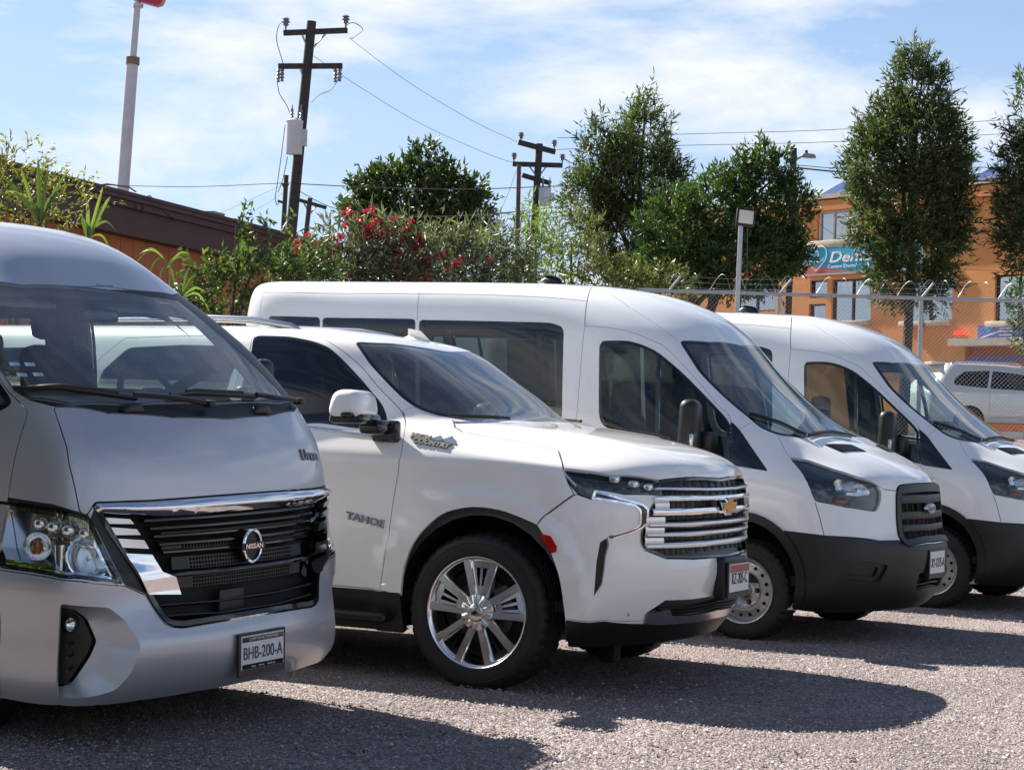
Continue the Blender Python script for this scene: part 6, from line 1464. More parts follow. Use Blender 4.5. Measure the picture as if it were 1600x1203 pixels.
flowering('oleander shrub with red flowers directly below the fig tree', [(645, 412, 60, 44), (690, 416, 52, 42), (630, 436, 66, 20), (720, 420, 40, 34)], 20.5, (665, 560), LF_SILVER,
          [(617, 344), (635, 358), (640, 380), (650, 398), (646, 402), (655, 396), (630, 412), (626, 410), (660, 380), (672, 385), (690, 400), (712, 412), (700, 425), (680, 428), (668, 432), (630, 375), (605, 375), (640, 345), (655, 375), (722, 405), (695, 395)], per_m2=75, nl=11, twig=.26, leaf=(.13, .024), upb=.6, jag=.3)
flowering('paler oleander shrub with few flowers at the right end of the hedge', [(765, 412, 36, 34), (740, 426, 40, 24), (795, 418, 26, 36), (785, 434, 40, 14)], 21, (765, 560), LF_SILVER, [(735, 425), (742, 402), (728, 415)], per_m2=80, nl=11, twig=.26, leaf=(.13, .022), upb=.6, jag=.3)
tree('climbing_shrub', 'leafy climbing shrub against the red building, left of the flowering shrubs', 'shrub',
     [(335, 456, 38, 24), (385, 442, 42, 26), (430, 438, 46, 34), (300, 478, 32, 20), (468, 420, 30, 26), (372, 352, 4, 6), (408, 392, 8, 12), (433, 362, 5, 14), (305, 424, 8, 10), (350, 420, 8, 8), (470, 440, 40, 24), (440, 404, 12, 12)], 18.6, leafmat('leaf_vine', (.035, .06, .02), (.15, .19, .06), .35), (390, 560), .03, per_m2=95, nl=9, twig=.20, leaf=(.075, .035), upb=.3, jag=.45)
tree('climbing_shrub', 'yellowish ferny shrub at the far left by the red building', 'shrub', [(30, 310, 50, 44), (80, 320, 40, 36), (0, 290, 40, 46), (118, 330, 26, 24), (30, 262, 30, 16)], 16.5, leafmat('leaf_ochre', (.10, .11, .03), (.34, .30, .09), .40), (40, 560), .03, per_m2=85, nl=11, twig=.22, leaf=(.055, .02), upb=.3, jag=.5)
# reeds with long blades: every blade is a part
def reed(label, base, D, blades):
    b = at(*base, D); z0 = float(ground_z(b.x, b.y)); root = empty('giant_reed', (b.x, b.y, z0), 0, label, 'reed plant')
    h = b.z-z0
    mb = MB().tube([(0, 0, 0), (0, 0, h*.5), (.02, 0, h)], [.018, .014, .008], 7); mb.build('stem', mat('reed_stem', (.16, .20, .07), .6), root)
    k = D/F_PX
    for dx, dy, droop, w in blades:
        v = rt*(dx*k)-up*(dy*k); v = v+Vector((0, random.uniform(-.12, .12), 0)); L = v.length; n = 9
        side = Vector((-v.z, random.uniform(-.6, .6)*L, v.x)); side = (side-v*side.dot(v)/v.length_squared).normalized()
        P = []; 
        for i in range(n+1):
            t = i/n; P.append(v*t+Vector((0, 0, droop*L*(t*(1-t)*1.6 - max(0, t-.55)*.5))))
        V = []; o = Vector((0, 0, h-.05*random.random()))
        nrm = v.cross(side).normalized()
        for i, p in enumerate(P):
            t = i/n; ww = .72*w*k*(.55+1.6*t)*(1-t**3)/1.1 if t < 1 else 0
            V += [o+p+side*ww/2+nrm*ww*.18, o+p, o+p-side*ww/2+nrm*ww*.18]
        F = []
        for i in range(n): F += [(i*3, i*3+1, i*3+4, i*3+3), (i*3+1, i*3+2, i*3+5, i*3+4)]
        ob = MB().add(V, F, 0, True).build('leaf', LF_REED, root, fix=False)
        a = ob.data.attributes.new('tint', 'FLOAT', 'FACE'); a.data.foreach_set('value', np.full(len(F), random.uniform(.1, .9), np.float32))
    return root
reed('reed plant with upright broad blades at the far left', (62, 352), 15.8, [(-28, -100, .1, 10), (-8, -112, .05, 9), (14, -104, .05, 9), (34, -70, .3, 10), (-45, -60, .4, 11), (48, -96, .2, 6), (-60, -82, .2, 10), (20, -50, .3, 12), (-20, -40, .2, 13)])
reed('reed plant with blades fanned in a tuft left of centre of the silver roof', (52, 358), 15.4, [(5, -48, .2, 12), (22, -62, .2, 9), (-14, -58, .2, 10), (30, -30, .4, 12)]) if False else None
reed('reed plant with a tuft of stiff blades above the silver van roof', (138, 368), 15.6, [(12, -56, .1, 9), (38, -72, .15, 8), (0, -62, .1, 8), (24, -82, .05, 6), (52, -10, .9, 5), (40, 22, 1.0, 5), (-10, -40, .2, 11), (18, -34, .3, 10), (6, -20, .3, 12)])
reed('reed plant with thin drooping blades beside the red wall', (262, 412), 15.2, [(40, -24, .5, 5), (-48, -8, .9, 5), (-30, 20, 1.0, 5), (30, -14, .7, 5), (-52, -22, .6, 5), (12, 36, .8, 5), (48, -2, .8, 5), (-14, 30, 1.0, 5)])
reed('reed plant with small pale blades low behind the silver windscreen pillar', (285, 462), 14.8, [(-20, -26, .5, 6), (6, -44, .2, 6), (24, -36, .4, 6), (34, -14, .6, 5), (-26, -4, .8, 5), (42, 12, .9, 5), (14, 10, .6, 6)])
# ----------------------------------------------------------------------------
# poles, wires, fence, buildings
# ----------------------------------------------------------------------------
POLE = mat('pole_wood', (.045, .038, .035), .85, noise=(9, .3), bump=(40, .4, .01))
POLEB = mat('pole_brown_paint', (.10, .06, .05), .7, noise=(9, .2))
GALV = mat('galvanised_steel', (.42, .43, .44), .42, .7, noise=(20, .1))
TRANS = mat('transformer_grey', (.58, .58, .60), .5, 0, 0, noise=(5, .06))
PORC = mat('insulator_porcelain', (.20, .20, .21), .3)
WIRE = mat('wire', (.05, .05, .055), .6)
SIGNP = mat('sign_pole_white', (.56, .52, .55), .55, noise=(4, .1))
def line(mb, a, b, r, D, n=8, r2=None): return mb.tube([at(*a, D), at(*b, D)], [r, r2 or r], n)
def grounded(px0, px1, D):
    """top of the pole and its foot, following its lean down to the ground"""
    a, b = at(*px0, D), at(*px1, D); g = float(ground_z(a.x, a.y))-.1; t = (g-b.z)/(a.z-b.z); return b, b+(a-b)*t
def pole(name, label, px0, px1, D, r0, r1, m, cat='pole', group=None):
    top, foot = grounded(px0, px1, D); root = empty(name, foot, 0, label, cat, group)
    MB().tube([Vector((0, 0, 0)), (top-foot)*.5, top-foot], [r0, (r0+r1)/2, r1], 12).build('post', m, root)
    return root, lambda px, py, dD=0: at(px, py, D+dD)-foot
def arm(root, L, a, b, w=.09, name='crossarm', m=None):
    A, B = L(*a), L(*b); d = (B-A); rot = d.to_track_quat('X', 'Z').to_matrix(); return MB().box((A+B)/2, (d.length, w, w), rot).build(name, m or POLE, root)
def insulator(root, p, s=1., name='insulator'):
    return MB().lathe([(.0, .17*s), (.03*s, .17*s), (.075*s, .14*s), (.04*s, .12*s), (.085*s, .085*s), (.04*s, .065*s), (.06*s, .03*s), (.02*s, .0), (.012*s, -.10*s), (.0, -.10*s)], 14, 'z', p).build(name, PORC, root)
def transformer(root, p, r, h, side=1):
    t = MB().lathe([(.0, -h/2), (r*.98, -h/2), (r, -h/2+.02), (r, h/2-.03), (r*1.06, h/2-.02), (r*1.06, h/2), (r*.6, h/2+.04), (.0, h/2+.05)], 24, 'z', p).build('transformer', TRANS, root)
    for dx in (-.35, .75):
        q = p+Vector((dx*r, 0, h/2+.03)); MB().lathe([(.022, 0), (.034, .04), (.02, .06), (.034, .10), (.02, .12), (.03, .16), (.012, .2), (.008, .26), (0, .27)], 10, 'z', q).build('bushing', PORC, t)
    MB().box(p+Vector((r*1.0, 0, 0)), (.16, .10, h*.5)).build('bracket', GALV, t)
    return t
# white pole carrying the red sign
root, L = pole('sign_pole', 'thick white pole with stepped collar rising behind the red building', (192, 296), (207, 95), 45, .155, .145, SIGNP)
o_ = L(207.5, 94); p2 = L(216, -8)
MB().tube([o_, p2], [.085, .08], 12).build('upper_post', SIGNP, root); MB().tube([o_-Vector((0, 0, .12)), o_+Vector((0, 0, .06))], [.165, .165], 14).build('collar', mat('rusty_steel', (.22, .14, .10), .8), root)
MB().tube([L(215.5, 12), L(215.8, 7)], [.13, .13], 12).build('flange', SIGNP, root)
f_ = at(216, -8, 45)
sg_ = empty('sign_box', f_, 0, 'red sign box with white edging on top of the thick white pole', 'sign')
RS = mat('sign_red', (.42, .015, .06), .4)
k_ = 45/F_PX
P_ = [(-8, -104), (42, -104), (42, 7), (38, 15), (30, 18), (6, 12), (-8, 8)]
MB().prism([(x*k_, -y*k_) for x, y in P_][::-1], -.14, .14, lambda a, b, h: (a, h, b)).build('sign_case', RS, sg_)
MB().prism([((x*.72+5)*k_, -(y*.72-8)*k_) for x, y in P_][::-1], -.155, -.142, lambda a, b, h: (a, h, b)).build('sign_face', mat('sign_white', (.75, .75, .74), .5), sg_)
# main utility pole
root, L = pole('utility_pole', 'tall dark wooden pole with two crossarms and a white transformer', (457, 340), (487, 34), 34, .115, .085, POLE, 'utility pole')
a1 = arm(root, L, (443, 52), (543, 48)); a2 = arm(root, L, (435, 104), (535, 103.5))
for p in ((446.5, 47), (540, 43)): insulator(a1, L(*p)+Vector((0, 0, .06)), .95)
for p in ((435, 118), (441, 117), (524, 118), (531, 117)): 
    q = L(*p); MB().lathe([(.0, -.13), (.035, -.12), (.02, -.08), (.045, -.05), (.02, -.02), (.045, .01), (.02, .05), (.04, .08), (.012, .12), (.0, .15)], 10, 'z', q).build('fuse_cutout', PORC, a2)
for a, b in (((470, 50), (480, 74)), ((512, 50), (490, 74)), ((468, 104), (475, 125))): MB().tube([L(*a), L(*b)], .018, 6).build('brace', GALV, root)
transformer(root, L(461, 217)+Vector((0, -.13, 0)), .15, .60)
mb = MB()
for P in ([(446, 43), (437, 38), (432, 60), (438, 85), (446, 104)], [(540, 43), (552, 36), (567, 46), (558, 55), (548, 60)], [(435, 121), (436, 145), (448, 165), (456, 184)], [(528, 121), (518, 140), (500, 148), (487, 160)], [(446, 196), (440, 240), (433, 290), (430, 310), (436, 313)], [(449, 245), (442, 280), (434, 300)]):
    MB().tube([L(*p) for p in smooth_loop([(*p, 0) for p in P], 4)[:, :2][:4*(len(P)-1)+1]], .007, 4).build('jumper_wire', WIRE, root)

root, L = pole('utility_pole', 'thin dark pole just left of the tall transformer pole', (443, 350), (447.5, 274), 40, .055, .05, POLE, 'utility pole')
arm(root, L, (441, 290), (451, 287), .07); arm(root, L, (434, 314), (446, 318), .05)
root, L = pole('utility_pole', 'distant short pole with one tilted crossarm right of the tall pole', (479, 358), (484.5, 310), 62, .085, .08, POLE, 'utility pole')
arm(root, L, (468, 313), (510, 325), .11)
for a, b in (((474, 316), (481, 330)), ((495, 322), (484, 335))): MB().tube([L(*a), L(*b)], .03, 5).build('brace', GALV, root)
root, L = pole('brown_post', 'slim brown post with a square cap standing behind the white van roof', (807, 440), (811, 257), 23, .031, .027, POLEB, 'post')
MB().box(L(806, 434), (.16, .16, .10)).build('base_block', mat('brick_red', (.22, .08, .06), .8), root)
root, L = pole('utility_pole', 'utility pole with three crossarms and a small grey transformer', (836, 335), (843, 225), 46, .10, .085, POLE, 'utility pole')
A1 = arm(root, L, (810, 222.5), (868, 238), .12); A2 = arm(root, L, (801, 256.5), (879, 258.8), .11); A3 = arm(root, L, (816, 274), (861, 287), .11)
for A_, p in ((A1, (814, 220)), (A1, (866, 232)), (A2, (803, 252)), (A2, (878.5, 254))): insulator(A_, L(*p)+Vector((0, 0, .04)), 1.0)
for a, b in (((826, 259), (838, 275)), ((855, 259), (843, 275))): MB().tube([L(*a), L(*b)], .02, 5).build('brace', GALV, root)
transformer(root, L(851, 309)+Vector((0, -.1, 0)), .15, .42)
MB().tube([L(837, 306), L(838.5, 325)], .06, 8).build('pole_band', SIGNP, root)
# street lamp
root, L = pole('street_lamp', 'dark wooden pole with a cobra-head street lamp in the round tree', (1231, 500), (1240, 232), 34, .068, .062, POLE, 'street lamp')
MB().tube([L(1241, 252), L(1250, 246), L(1256, 243)], .022, 8).build('lamp_arm', GALV, root)
h_ = MB().rbox(L(1263, 243.5), (.30, .14, .075), .03, 3, Matrix.Rotation(R(3), 3, 'Y'), pinch=(.7, .8)).build('lamp_head', mat('lamp_grey', (.30, .31, .32), .5), root)
MB().rbox(L(1263, 246.5), (.18, .10, .03), .012, 2).build('lamp_lens', CLEAR, h_); MB().lathe([(.0, .05), (.025, .05), (.03, 0), (.03, -.01)], 12, 'z', L(1260, 239.5)).build('photocell', GREYP, h_)
# floodlight on its post
root, L = pole('floodlight_post', 'slim grey steel post with a square floodlight in front of the round tree', (1152, 480), (1157.5, 352), 20, .027, .025, GALV, 'floodlight')
rt_ = Matrix.Rotation(R(6), 3, 'Y') @ Matrix.Rotation(R(-14), 3, 'X')
fl = MB().rbox(L(1165, 340), (.20, .05, .195), .012, 2, rt_).build('lamp_case', BLACKP, root)
MB().rbox(L(1165.4, 339.6)+Vector((0, -.027, 0)), (.155, .012, .150), .01, 2, rt_).build('lamp_glass', mat('lamp_diffuser', (.62, .57, .47), .35, 0, .5), fl)
MB().box(L(1166, 352)+Vector((0, -.02, 0)), (.14, .04, .02)).tube([L(1157.5, 352), L(1163, 348)], .012, 6).tube([L(1150, 340), L(1156, 343)], .012, 6).build('bracket', BLACKP, fl)
MB().tube([L(1168, 356), L(1167.5, 420), L(1165, 470)], .004, 5).build('cable', WIRE, fl)

# wires strung across the sky
def wire(label, P, D, r=.008, m=WIRE):
    r *= .65
    n = len(P); Ds = D if isinstance(D, (list, tuple)) else [D]*n
    pts = [at(P[i][0], P[i][1], Ds[i]) for i in range(n)]
    cu = []
    for i in range(n-1):
        a, b = pts[max(i-1, 0)], pts[min(i+2, n-1)]; p, q = pts[i], pts[i+1]
        for t in np.linspace(0, 1, 7)[:-1]: cu.append(.5*((2*p)+(q-a)*t+(2*a-5*p+4*q-b)*t*t+(3*p-a-3*q+b)*t**3))
    cu.append(pts[-1]); c = cu[0]
    o = MB().tube([q-c for q in cu], r, 4).build('power_line', m, None); o.location = c
    return tag(o, label, 'wire')
wire('thin wire from the upper crossarm end sloping down to the right pole', [(546, 60), (640, 130), (740, 190), (808, 222)], [34, 38, 42, 46])
wire('thin wire from beside the tall pole sloping to the wide crossarm', [(490, 88), (560, 135), (660, 195), (760, 240), (803, 255)], [34, 37, 41, 44, 46])
wire('level wire from the left roof to the tall transformer pole', [(120, 288), (290, 292), (430, 287), (458, 286)], 34, .009)
wire('long cable from the tall pole across the fig tree top', [(459, 287), (560, 292), (720, 296), (880, 291), (1000, 290)], 34, .013)
wire('cable rising from the right pole across to the street lamp', [(880, 291), (1050, 277), (1150, 266), (1235, 262)], [46, 42, 38, 34], .012)
wire('steep low cable left of the fig tree', [(466, 298), (520, 325), (580, 332), (700, 338), (800, 333)], 34, .010)
wire('low cable passing in front of the fig tree base', [(545, 330), (640, 339), (740, 336), (835, 328), (920, 318)], 33, .012)
wire('lower twin cable under the fig tree', [(700, 352), (760, 348), (835, 336), (930, 328)], 33, .010)
wire('upper thin line high over the tall trees at the right', [(870, 216), (1100, 209), (1300, 203), (1600, 186)], 46, .010)
wire('second thin line high over the round tree at the right', [(870, 234), (1050, 228), (1300, 222), (1600, 208)], 46, .010)
wire('heavy black cable bundle right of the street lamp', [(1242, 262), (1300, 268), (1400, 276), (1560, 284), (1700, 288)], 34, .022)
wire('thin cable above the black bundle at the street lamp', [(1242, 258), (1330, 264), (1480, 262), (1700, 262)], 34, .010)
wire('faint service wire fanning left from the thin pole', [(300, 352), (370, 322), (444, 288)], 40, .006)
wire('faint lower service wire fanning left from the thin pole', [(330, 358), (400, 328), (444, 300)], 40, .006)
wire('short wire drooping between distant pole and fig tree', [(486, 312), (500, 322), (525, 345)], 50, .007)
wire('guy wire of the brown post', [(806, 268), (795, 300), (774, 348)], 24, .004)
wire('cable sagging in front of the orange building at sign height', [(1240, 300), (1300, 365), (1380, 372), (1480, 378), (1600, 362)], 36, .006)
wire('lower cable sagging across the orange building', [(1245, 330), (1300, 392), (1400, 402), (1500, 420), (1600, 424)], 36, .006)

# chain-link fence
FD = 25.0
def fz(px, py, dD=0): return at(px, py, FD+dD)
fo_ = fz(1440, 600); fo_.z = float(ground_z(fo_.x, fo_.y))
fence = empty('chain_link_fence', fo_, 0, 'galvanised chain-link fence topped with coiled razor wire', 'fence')
rail_z = fz(1440, 466).z
xs = [fz(x, 466).x for x in (1045, 1218, 1440, 1662)]
MB().tube([(xs[0]-.4-fo_.x, 0, rail_z-fo_.z), (xs[-1]+.5-fo_.x, 0, rail_z-fo_.z)], .024, 10).build('top_rail', GALV, fence)
for x in xs:
    g = float(ground_z(x, FD)); MB().tube([(x-fo_.x, .03, g-.1-fo_.z), (x-fo_.x, .03, rail_z-fo_.z+.02)], .030, 12).build('post', GALV, fence)
    MB().tube([(x-fo_.x, .03, rail_z-fo_.z), (x+.15-fo_.x, -.02, rail_z-fo_.z+.20)], .016, 8).build('barb_arm', GALV, fence)
for a, b in zip(xs[:-1], xs[1:]):
    P = []; L_ = b-a; nturn = int(L_/.26)
    for i in range(nturn*16+1):
        t = i/16*2*math.pi; rr = .13*(1+.12*math.sin(i*.37)); P.append((a+L_*i/(nturn*16)-fo_.x+.05*math.sin(t*.5), rr*math.cos(t)*.6, rail_z-fo_.z+.10+rr*math.sin(t)))
    MB().tube(P, .0022, 4, cap=False).build('razor_coil', GALV, fence)
    mb = MB()
    for h in (.06, .13, .20): mb.tube([(a-fo_.x+.15*h/.2, .02, rail_z-fo_.z+h), ((a+b)/2-fo_.x+.15*h/.2, .02, rail_z-fo_.z+h-.02), (b-fo_.x+.15*h/.2, .02, rail_z-fo_.z+h)], .0018, 4)
    mb.build('barbed_strands', GALV, fence)
V = []; F = []; z1 = rail_z-fo_.z-.02; z0 = float(ground_z(xs[0], FD))-fo_.z; H_ = z1-z0; st = .058; x0, x1 = xs[0]-fo_.x, xs[-1]-fo_.x
for s in (1, -1):
    for x in np.arange(x0-H_, x1+H_, st):
        a = np.array([x, .004*s, z0]); b = np.array([x+H_*s*1.0, .004*s, z1])
        if max(a[0], b[0]) < x0 or min(a[0], b[0]) > x1: continue
        # clip to the ends
        def clip(p, q):
            if p[0] < x0: p = p+(q-p)*(x0-p[0])/(q[0]-p[0])
            if p[0] > x1: p = p+(q-p)*(x1-p[0])/(q[0]-p[0])
            return p
        a, b = clip(a, b), clip(b, a)
        n = len(V)
        for p in (a, b): V += [tuple(p+np.array(o)) for o in ((.0015, 0, -.0015), (-.0015, .0015, .0), (.0, -.0015, .0015))]
        F += [(n, n+1, n+4, n+3), (n+1, n+2, n+5, n+4), (n+2, n, n+3, n+5)]
tag(MB().add(V, F).build('chain_mesh', GALV, fence, fix=False), kind='stuff')

# ---- orange two-storey building ------------------------------------------------
TH = R(50); BR = Vector((math.cos(TH), -math.sin(TH), 0)); BN = Vector((-math.sin(TH), -math.cos(TH), 0)); BO = at(1400, 560, 54); BO.z = 1.42
ORANGE = mat('orange_render', (.66, .27, .085), .85, noise=(.6, .08), bump=(60, .15, .01)); ORD = mat('orange_render_trim', (.60, .24, .075), .85); STONE = mat('stone_ledge', (.50, .42, .33), .8, noise=(6, .15))
MIRROR = glass('window_glass', (.10, .12, .14), 5.0); FRAMED = mat('window_frame_dark', (.03, .028, .028), .5); FRAMEW = mat('window_frame_white', (.70, .70, .68), .5); ROOMW = mat('room_wall', (.42, .45, .48), .9)
orange = empty('orange_building', BO, 0, 'two-storey orange building with ledges, large windows and solar panels on its roof', 'building')
Mb = Matrix((BR, -BN, Vector((0, 0, 1)))).transposed().to_4x4(); Mb.translation = BO; orange.matrix_world = Mb      # local x along the front, y into the house
def fpx(px, py, y=0.):
    """photograph point -> (along, height) on the facade plane at depth y"""
    d = fw+(rt*(px-800)-up*(py-601.5))/F_PX; o = Vector((0, 0, EYE))-BO-(-BN)*y
    t = -o.dot(BN)/d.dot(BN); p = o+d*t; return p.dot(BR), p.z
def rect(x0, y0, x1, y1):
    a, b = fpx(x0, y0), fpx(x1, y1); return min(a[0], b[0]), max(a[0], b[0]), min(a[1], b[1]), max(a[1], b[1])
WINS = [('wide_window', (1150, 439, 1211, 486), 2, FRAMED), ('window', (1266, 438.5, 1292, 465), 1, FRAMED), ('window', (1264, 475.5, 1289, 508), 1, FRAMED), ('wide_window', (1300, 437.5, 1360, 502), 2, FRAMED),
        ('wide_window', (1415, 433, 1487, 501.5), 2, FRAMED), ('wide_window', (1555, 430, 1625, 501), 2, FRAMED), ('upper_window', (1278, 331, 1345, 376), 3, FRAMEW), ('upper_window', (1500, 345, 1514, 372), 1, FRAMEW)][:7]
door_r = rect(1508, 540, 1600, 720)
X0, X1 = fpx(1100, 480)[0]-3, fpx(1720, 480)[0]+6; ZT = fpx(1275, 313)[1]; ZT2 = ZT
pts = [(X0, -.5), (X1, -.5), (X1, ZT), (X0, ZT)]; ed = [(0, 1), (1, 2), (2, 3), (3, 0)]; hs = []
for nm, r_, n_, fm in WINS+[('door', None, 0, None)]:
    a = door_r if nm == 'door' else rect(*r_); b = len(pts)
    q = [(a[0], a[2]), (a[1], a[2]), (a[1], a[3]), (a[0], a[3])]
    if nm == 'door': q = [(a[0], -.5+.001), (a[1], -.5+.001), (a[1], a[3]), (a[0], a[3])]
    pts += q; ed += [(b+i, b+(i+1) % 4) for i in range(4)]; hs.append(np.array(q))
vo, eo, fo2, *_ = delaunay_2d_cdt([Vector(p) for p in pts], ed, [], 0, 1e-6)
A_ = np.array([(p.x, p.y) for p in vo]); T_ = np.array(fo2); cen = A_[T_].mean(1); ok = np.ones(len(T_), bool)
for h in hs: ok &= ~inside(h, cen)
mb = MB().add([(a, 0, b) for a, b in A_], [tuple(t) for t in T_[ok]])
for h in hs:
    for i in range(4): a, b = h[i], h[(i+1) % 4]; mb.add([(a[0], 0, a[1]), (b[0], 0, b[1]), (b[0], .22, b[1]), (a[0], .22, a[1])], [(0, 1, 2, 3)])
mb.build('front_wall', ORANGE, orange, fix=False)
MB().box(((X0+X1)/2, 5.1, ZT/2-.25), (X1-X0, 9.6, ZT+.4)).build('house_block', ORANGE, orange)
MB().box(((X0+X1)/2, 5.0, ZT+.05), (X1-X0+.5, 10.5, .14)).build('roof_slab', STONE, orange); MB().box(((X0+X1)/2, -.10, ZT-.22), (X1-X0+.3, .25, .30)).build('cornice', ORD, orange)
for nm, r_, n_, fm in WINS:
    x0, x1, z0, z1 = rect(*r_); w = MB()
    t = .05
    for c, s in ((((x0+x1)/2, .12, z0+t/2), (x1-x0, .08, t)), (((x0+x1)/2, .12, z1-t/2), (x1-x0, .08, t)), ((x0+t/2, .12, (z0+z1)/2), (t, .08, z1-z0)), ((x1-t/2, .12, (z0+z1)/2), (t, .08, z1-z0))): w.box(c, s)
    for k in range(1, n_): w.box((x0+(x1-x0)*k/n_, .12, (z0+z1)/2), (t, .085, z1-z0-2*t-.004))
    f = w.build(nm, fm, orange)
    for k in range(n_):
        xa, xb = x0+(x1-x0)*k/n_+t*.6, x0+(x1-x0)*(k+1)/n_-t*.6
        MB().box(((xa+xb)/2, .135, (z0+z1)/2), (xb-xa, .012, z1-z0-2*t)).build('pane', MIRROR, f)
for r_ in ((1262, 379, 1350, 384), (1298, 502.5, 1361, 508), (1410, 503, 1488, 509), (1545, 503, 1640, 509), (1250, 509.5, 1291, 514)):
    x0, x1, z0, z1 = rect(*r_); MB().rbox(((x0+x1)/2, -.09, (z0+z1)/2), (x1-x0, .22, max(z1-z0, .09)), .02, 2).build('window_ledge', STONE, orange)
x0, x1, z0, z1 = rect(1502, 531, 1640, 540); MB().box(((x0+x1)/2, -.30, (z0+z1)/2), (x1-x0, .62, z1-z0)).build('door_canopy', STONE, orange)
MB().box(((door_r[0]+door_r[1])/2, .26, door_r[3]/2), (door_r[1]-door_r[0], .05, door_r[3]+.4)).build('entrance_wall', mat('orange_render_deep', (.50, .16, .06), .85), orange)
x0, x1, z0, z1 = rect(1513, 556.5, 1610, 564); MB().box(((x0+x1)/2, .10, (z0+z1)/2), (x1-x0, .10, z1-z0)).build('entrance_fascia', mat('violet_paint', (.11, .10, .30), .6), orange)
# clinic sign
def flat(name, P, y0, y1, m, parent=orange): return MB().prism(P, -y0, -y1, lambda a, b, h: (a, h, b)).build(name, m, parent) 
cs_o = empty('clinic_sign', BO, 0, 'wide teal and coral clinic sign with a white tooth emblem on the orange building', 'sign'); cs_o.matrix_world = Mb.copy()
def FP(L): return [fpx(*p) for p in L]
x0, z0 = fpx(1260, 430); x1, z1 = fpx(1446, 383); zt0 = fpx(1261, 383.5)[1]
MB().box(((x0+x1)/2, -.10, (z0+zt0)/2), (x1-x0+.08, .16, zt0-z0+.08)).build('sign_case', FRAMEW, cs_o)
TEAL = mat('sign_teal', (.025, .33, .48), .4); CORAL = mat('sign_coral', (.50, .13, .085), .4); SW = mat('sign_letter_white', (.80, .82, .82), .5)
MB().box(((x0+x1)/2, -.185, (z0+zt0)/2), (x1-x0, .012, zt0-z0)).build('sign_face', TEAL, cs_o)
H2 = zt0-z0; W2 = x1-x0
wedge = [(x0, z0+.004)]+[(x0+W2*.5*t, z0+H2*.36*(1-t)**1.3*(1-.0*t)+.004) for t in (0, .2, .4, .6, .8, .95)]+[(x0+W2*.5, z0+.004)]
MB().prism(wedge[:1]+wedge[-1:]+wedge[-2:0:-1], .192, .1945, lambda a, b, h: (a, -h, b)).build('sign_wedge', CORAL, cs_o)
tx, tz = fpx(1282, 404)
def ctube(P, r, nm, m=SW):
    S_ = H2/1.0; return MB().tube([(tx+a*S_, -.20, tz+b*S_) for a, b in P], r, 6).build(nm, m, cs_o)
def arc(cx, cz, rx, rz, a0, a1, n=16): return [(cx+rx*math.cos(R(a)), cz+rz*math.sin(R(a))) for a in np.linspace(a0, a1, n)]
ctube(arc(-.16, .10, .26, .24, 190, -10)+[(.02, -.02)], .018, 'tooth_emblem')
ctube(arc(.22, .10, .24, .28, 170, -60)+[(.18, -.30), (.02, -.44), (-.20, -.26), (-.40, .0), (-.42, .10)], .018, 'tooth_emblem')
ctube(arc(.0, -.02, .32, .12, 170, 360), .016, 'tooth_emblem')
tv, tf = text_mesh('Dental', H2*.50, .012, .008, 1.45, .25); lx = min(v[0] for v in tv); ax, az = fpx(1302.5, 404)
MB().add([(ax+x-lx, -.200-z*.4, az+y) for x, y, z in tv], tf).build('sign_lettering', SW, cs_o)
tv, tf = text_mesh('Centro Dental', H2*.155, .010, .001, 1.35); lx = min(v[0] for v in tv); ax, az = fpx(1300, 418)
tag(MB().add([(ax+x-lx, -.200-z*.4, az+y) for x, y, z in tv], tf).build('sign_small_lettering', SW, cs_o), kind='stuff')
# small blue sign and red lettering
x0, x1, z0, z1 = rect(1531, 509, 1604, 528); bs_o = empty('blue_sign', BO, 0, 'small blue sign with pale diagonal emblem above the entrance canopy', 'sign'); bs_o.matrix_world = Mb.copy()
MB().box(((x0+x1)/2, -.05, (z0+z1)/2), (x1-x0, .08, z1-z0)).build('sign_board', mat('sign_blue', (.10, .13, .42), .4), bs_o)
W2, H2 = x1-x0, z1-z0
MB().prism([(x0+W2*.12, z0+H2*.85), (x0+W2*.34, z0+H2*.92), (x0+W2*.26, z0+H2*.45)][::-1], .092, .097, lambda a, b, h: (a, -h, b)).build('sign_emblem', TEAL, bs_o)
MB().prism([(x0+W2*.06, z0+H2*.08), (x0+W2*.10, z0+H2*.05), (x0+W2*.52, z0+H2*.56), (x0+W2*.50, z0+H2*.60)], .092, .098, lambda a, b, h: (a, -h, b)).build('sign_stroke', SW, bs_o)
for zz in (.74, .52, .24): MB().box((x0+W2*.62, -.094, z0+H2*zz), (W2*.3, .006, H2*.06)).build('sign_line', SW, bs_o)
REDT = mat('red_letters', (.75, .03, .03), .4, emit=((1, .05, .03), .8))
tv, tf = text_mesh('ABIERTO', .13, .02, .004, .95); ax, az = fpx(1503, 520)
ab = MB().add([(ax+x, -.04-z, az+y) for x, y, z in tv], tf).build('lit_letters', REDT, None); ab.matrix_world = Mb.copy(); tag(ab, 'small red lit lettering on the orange wall left of the blue sign', 'sign')
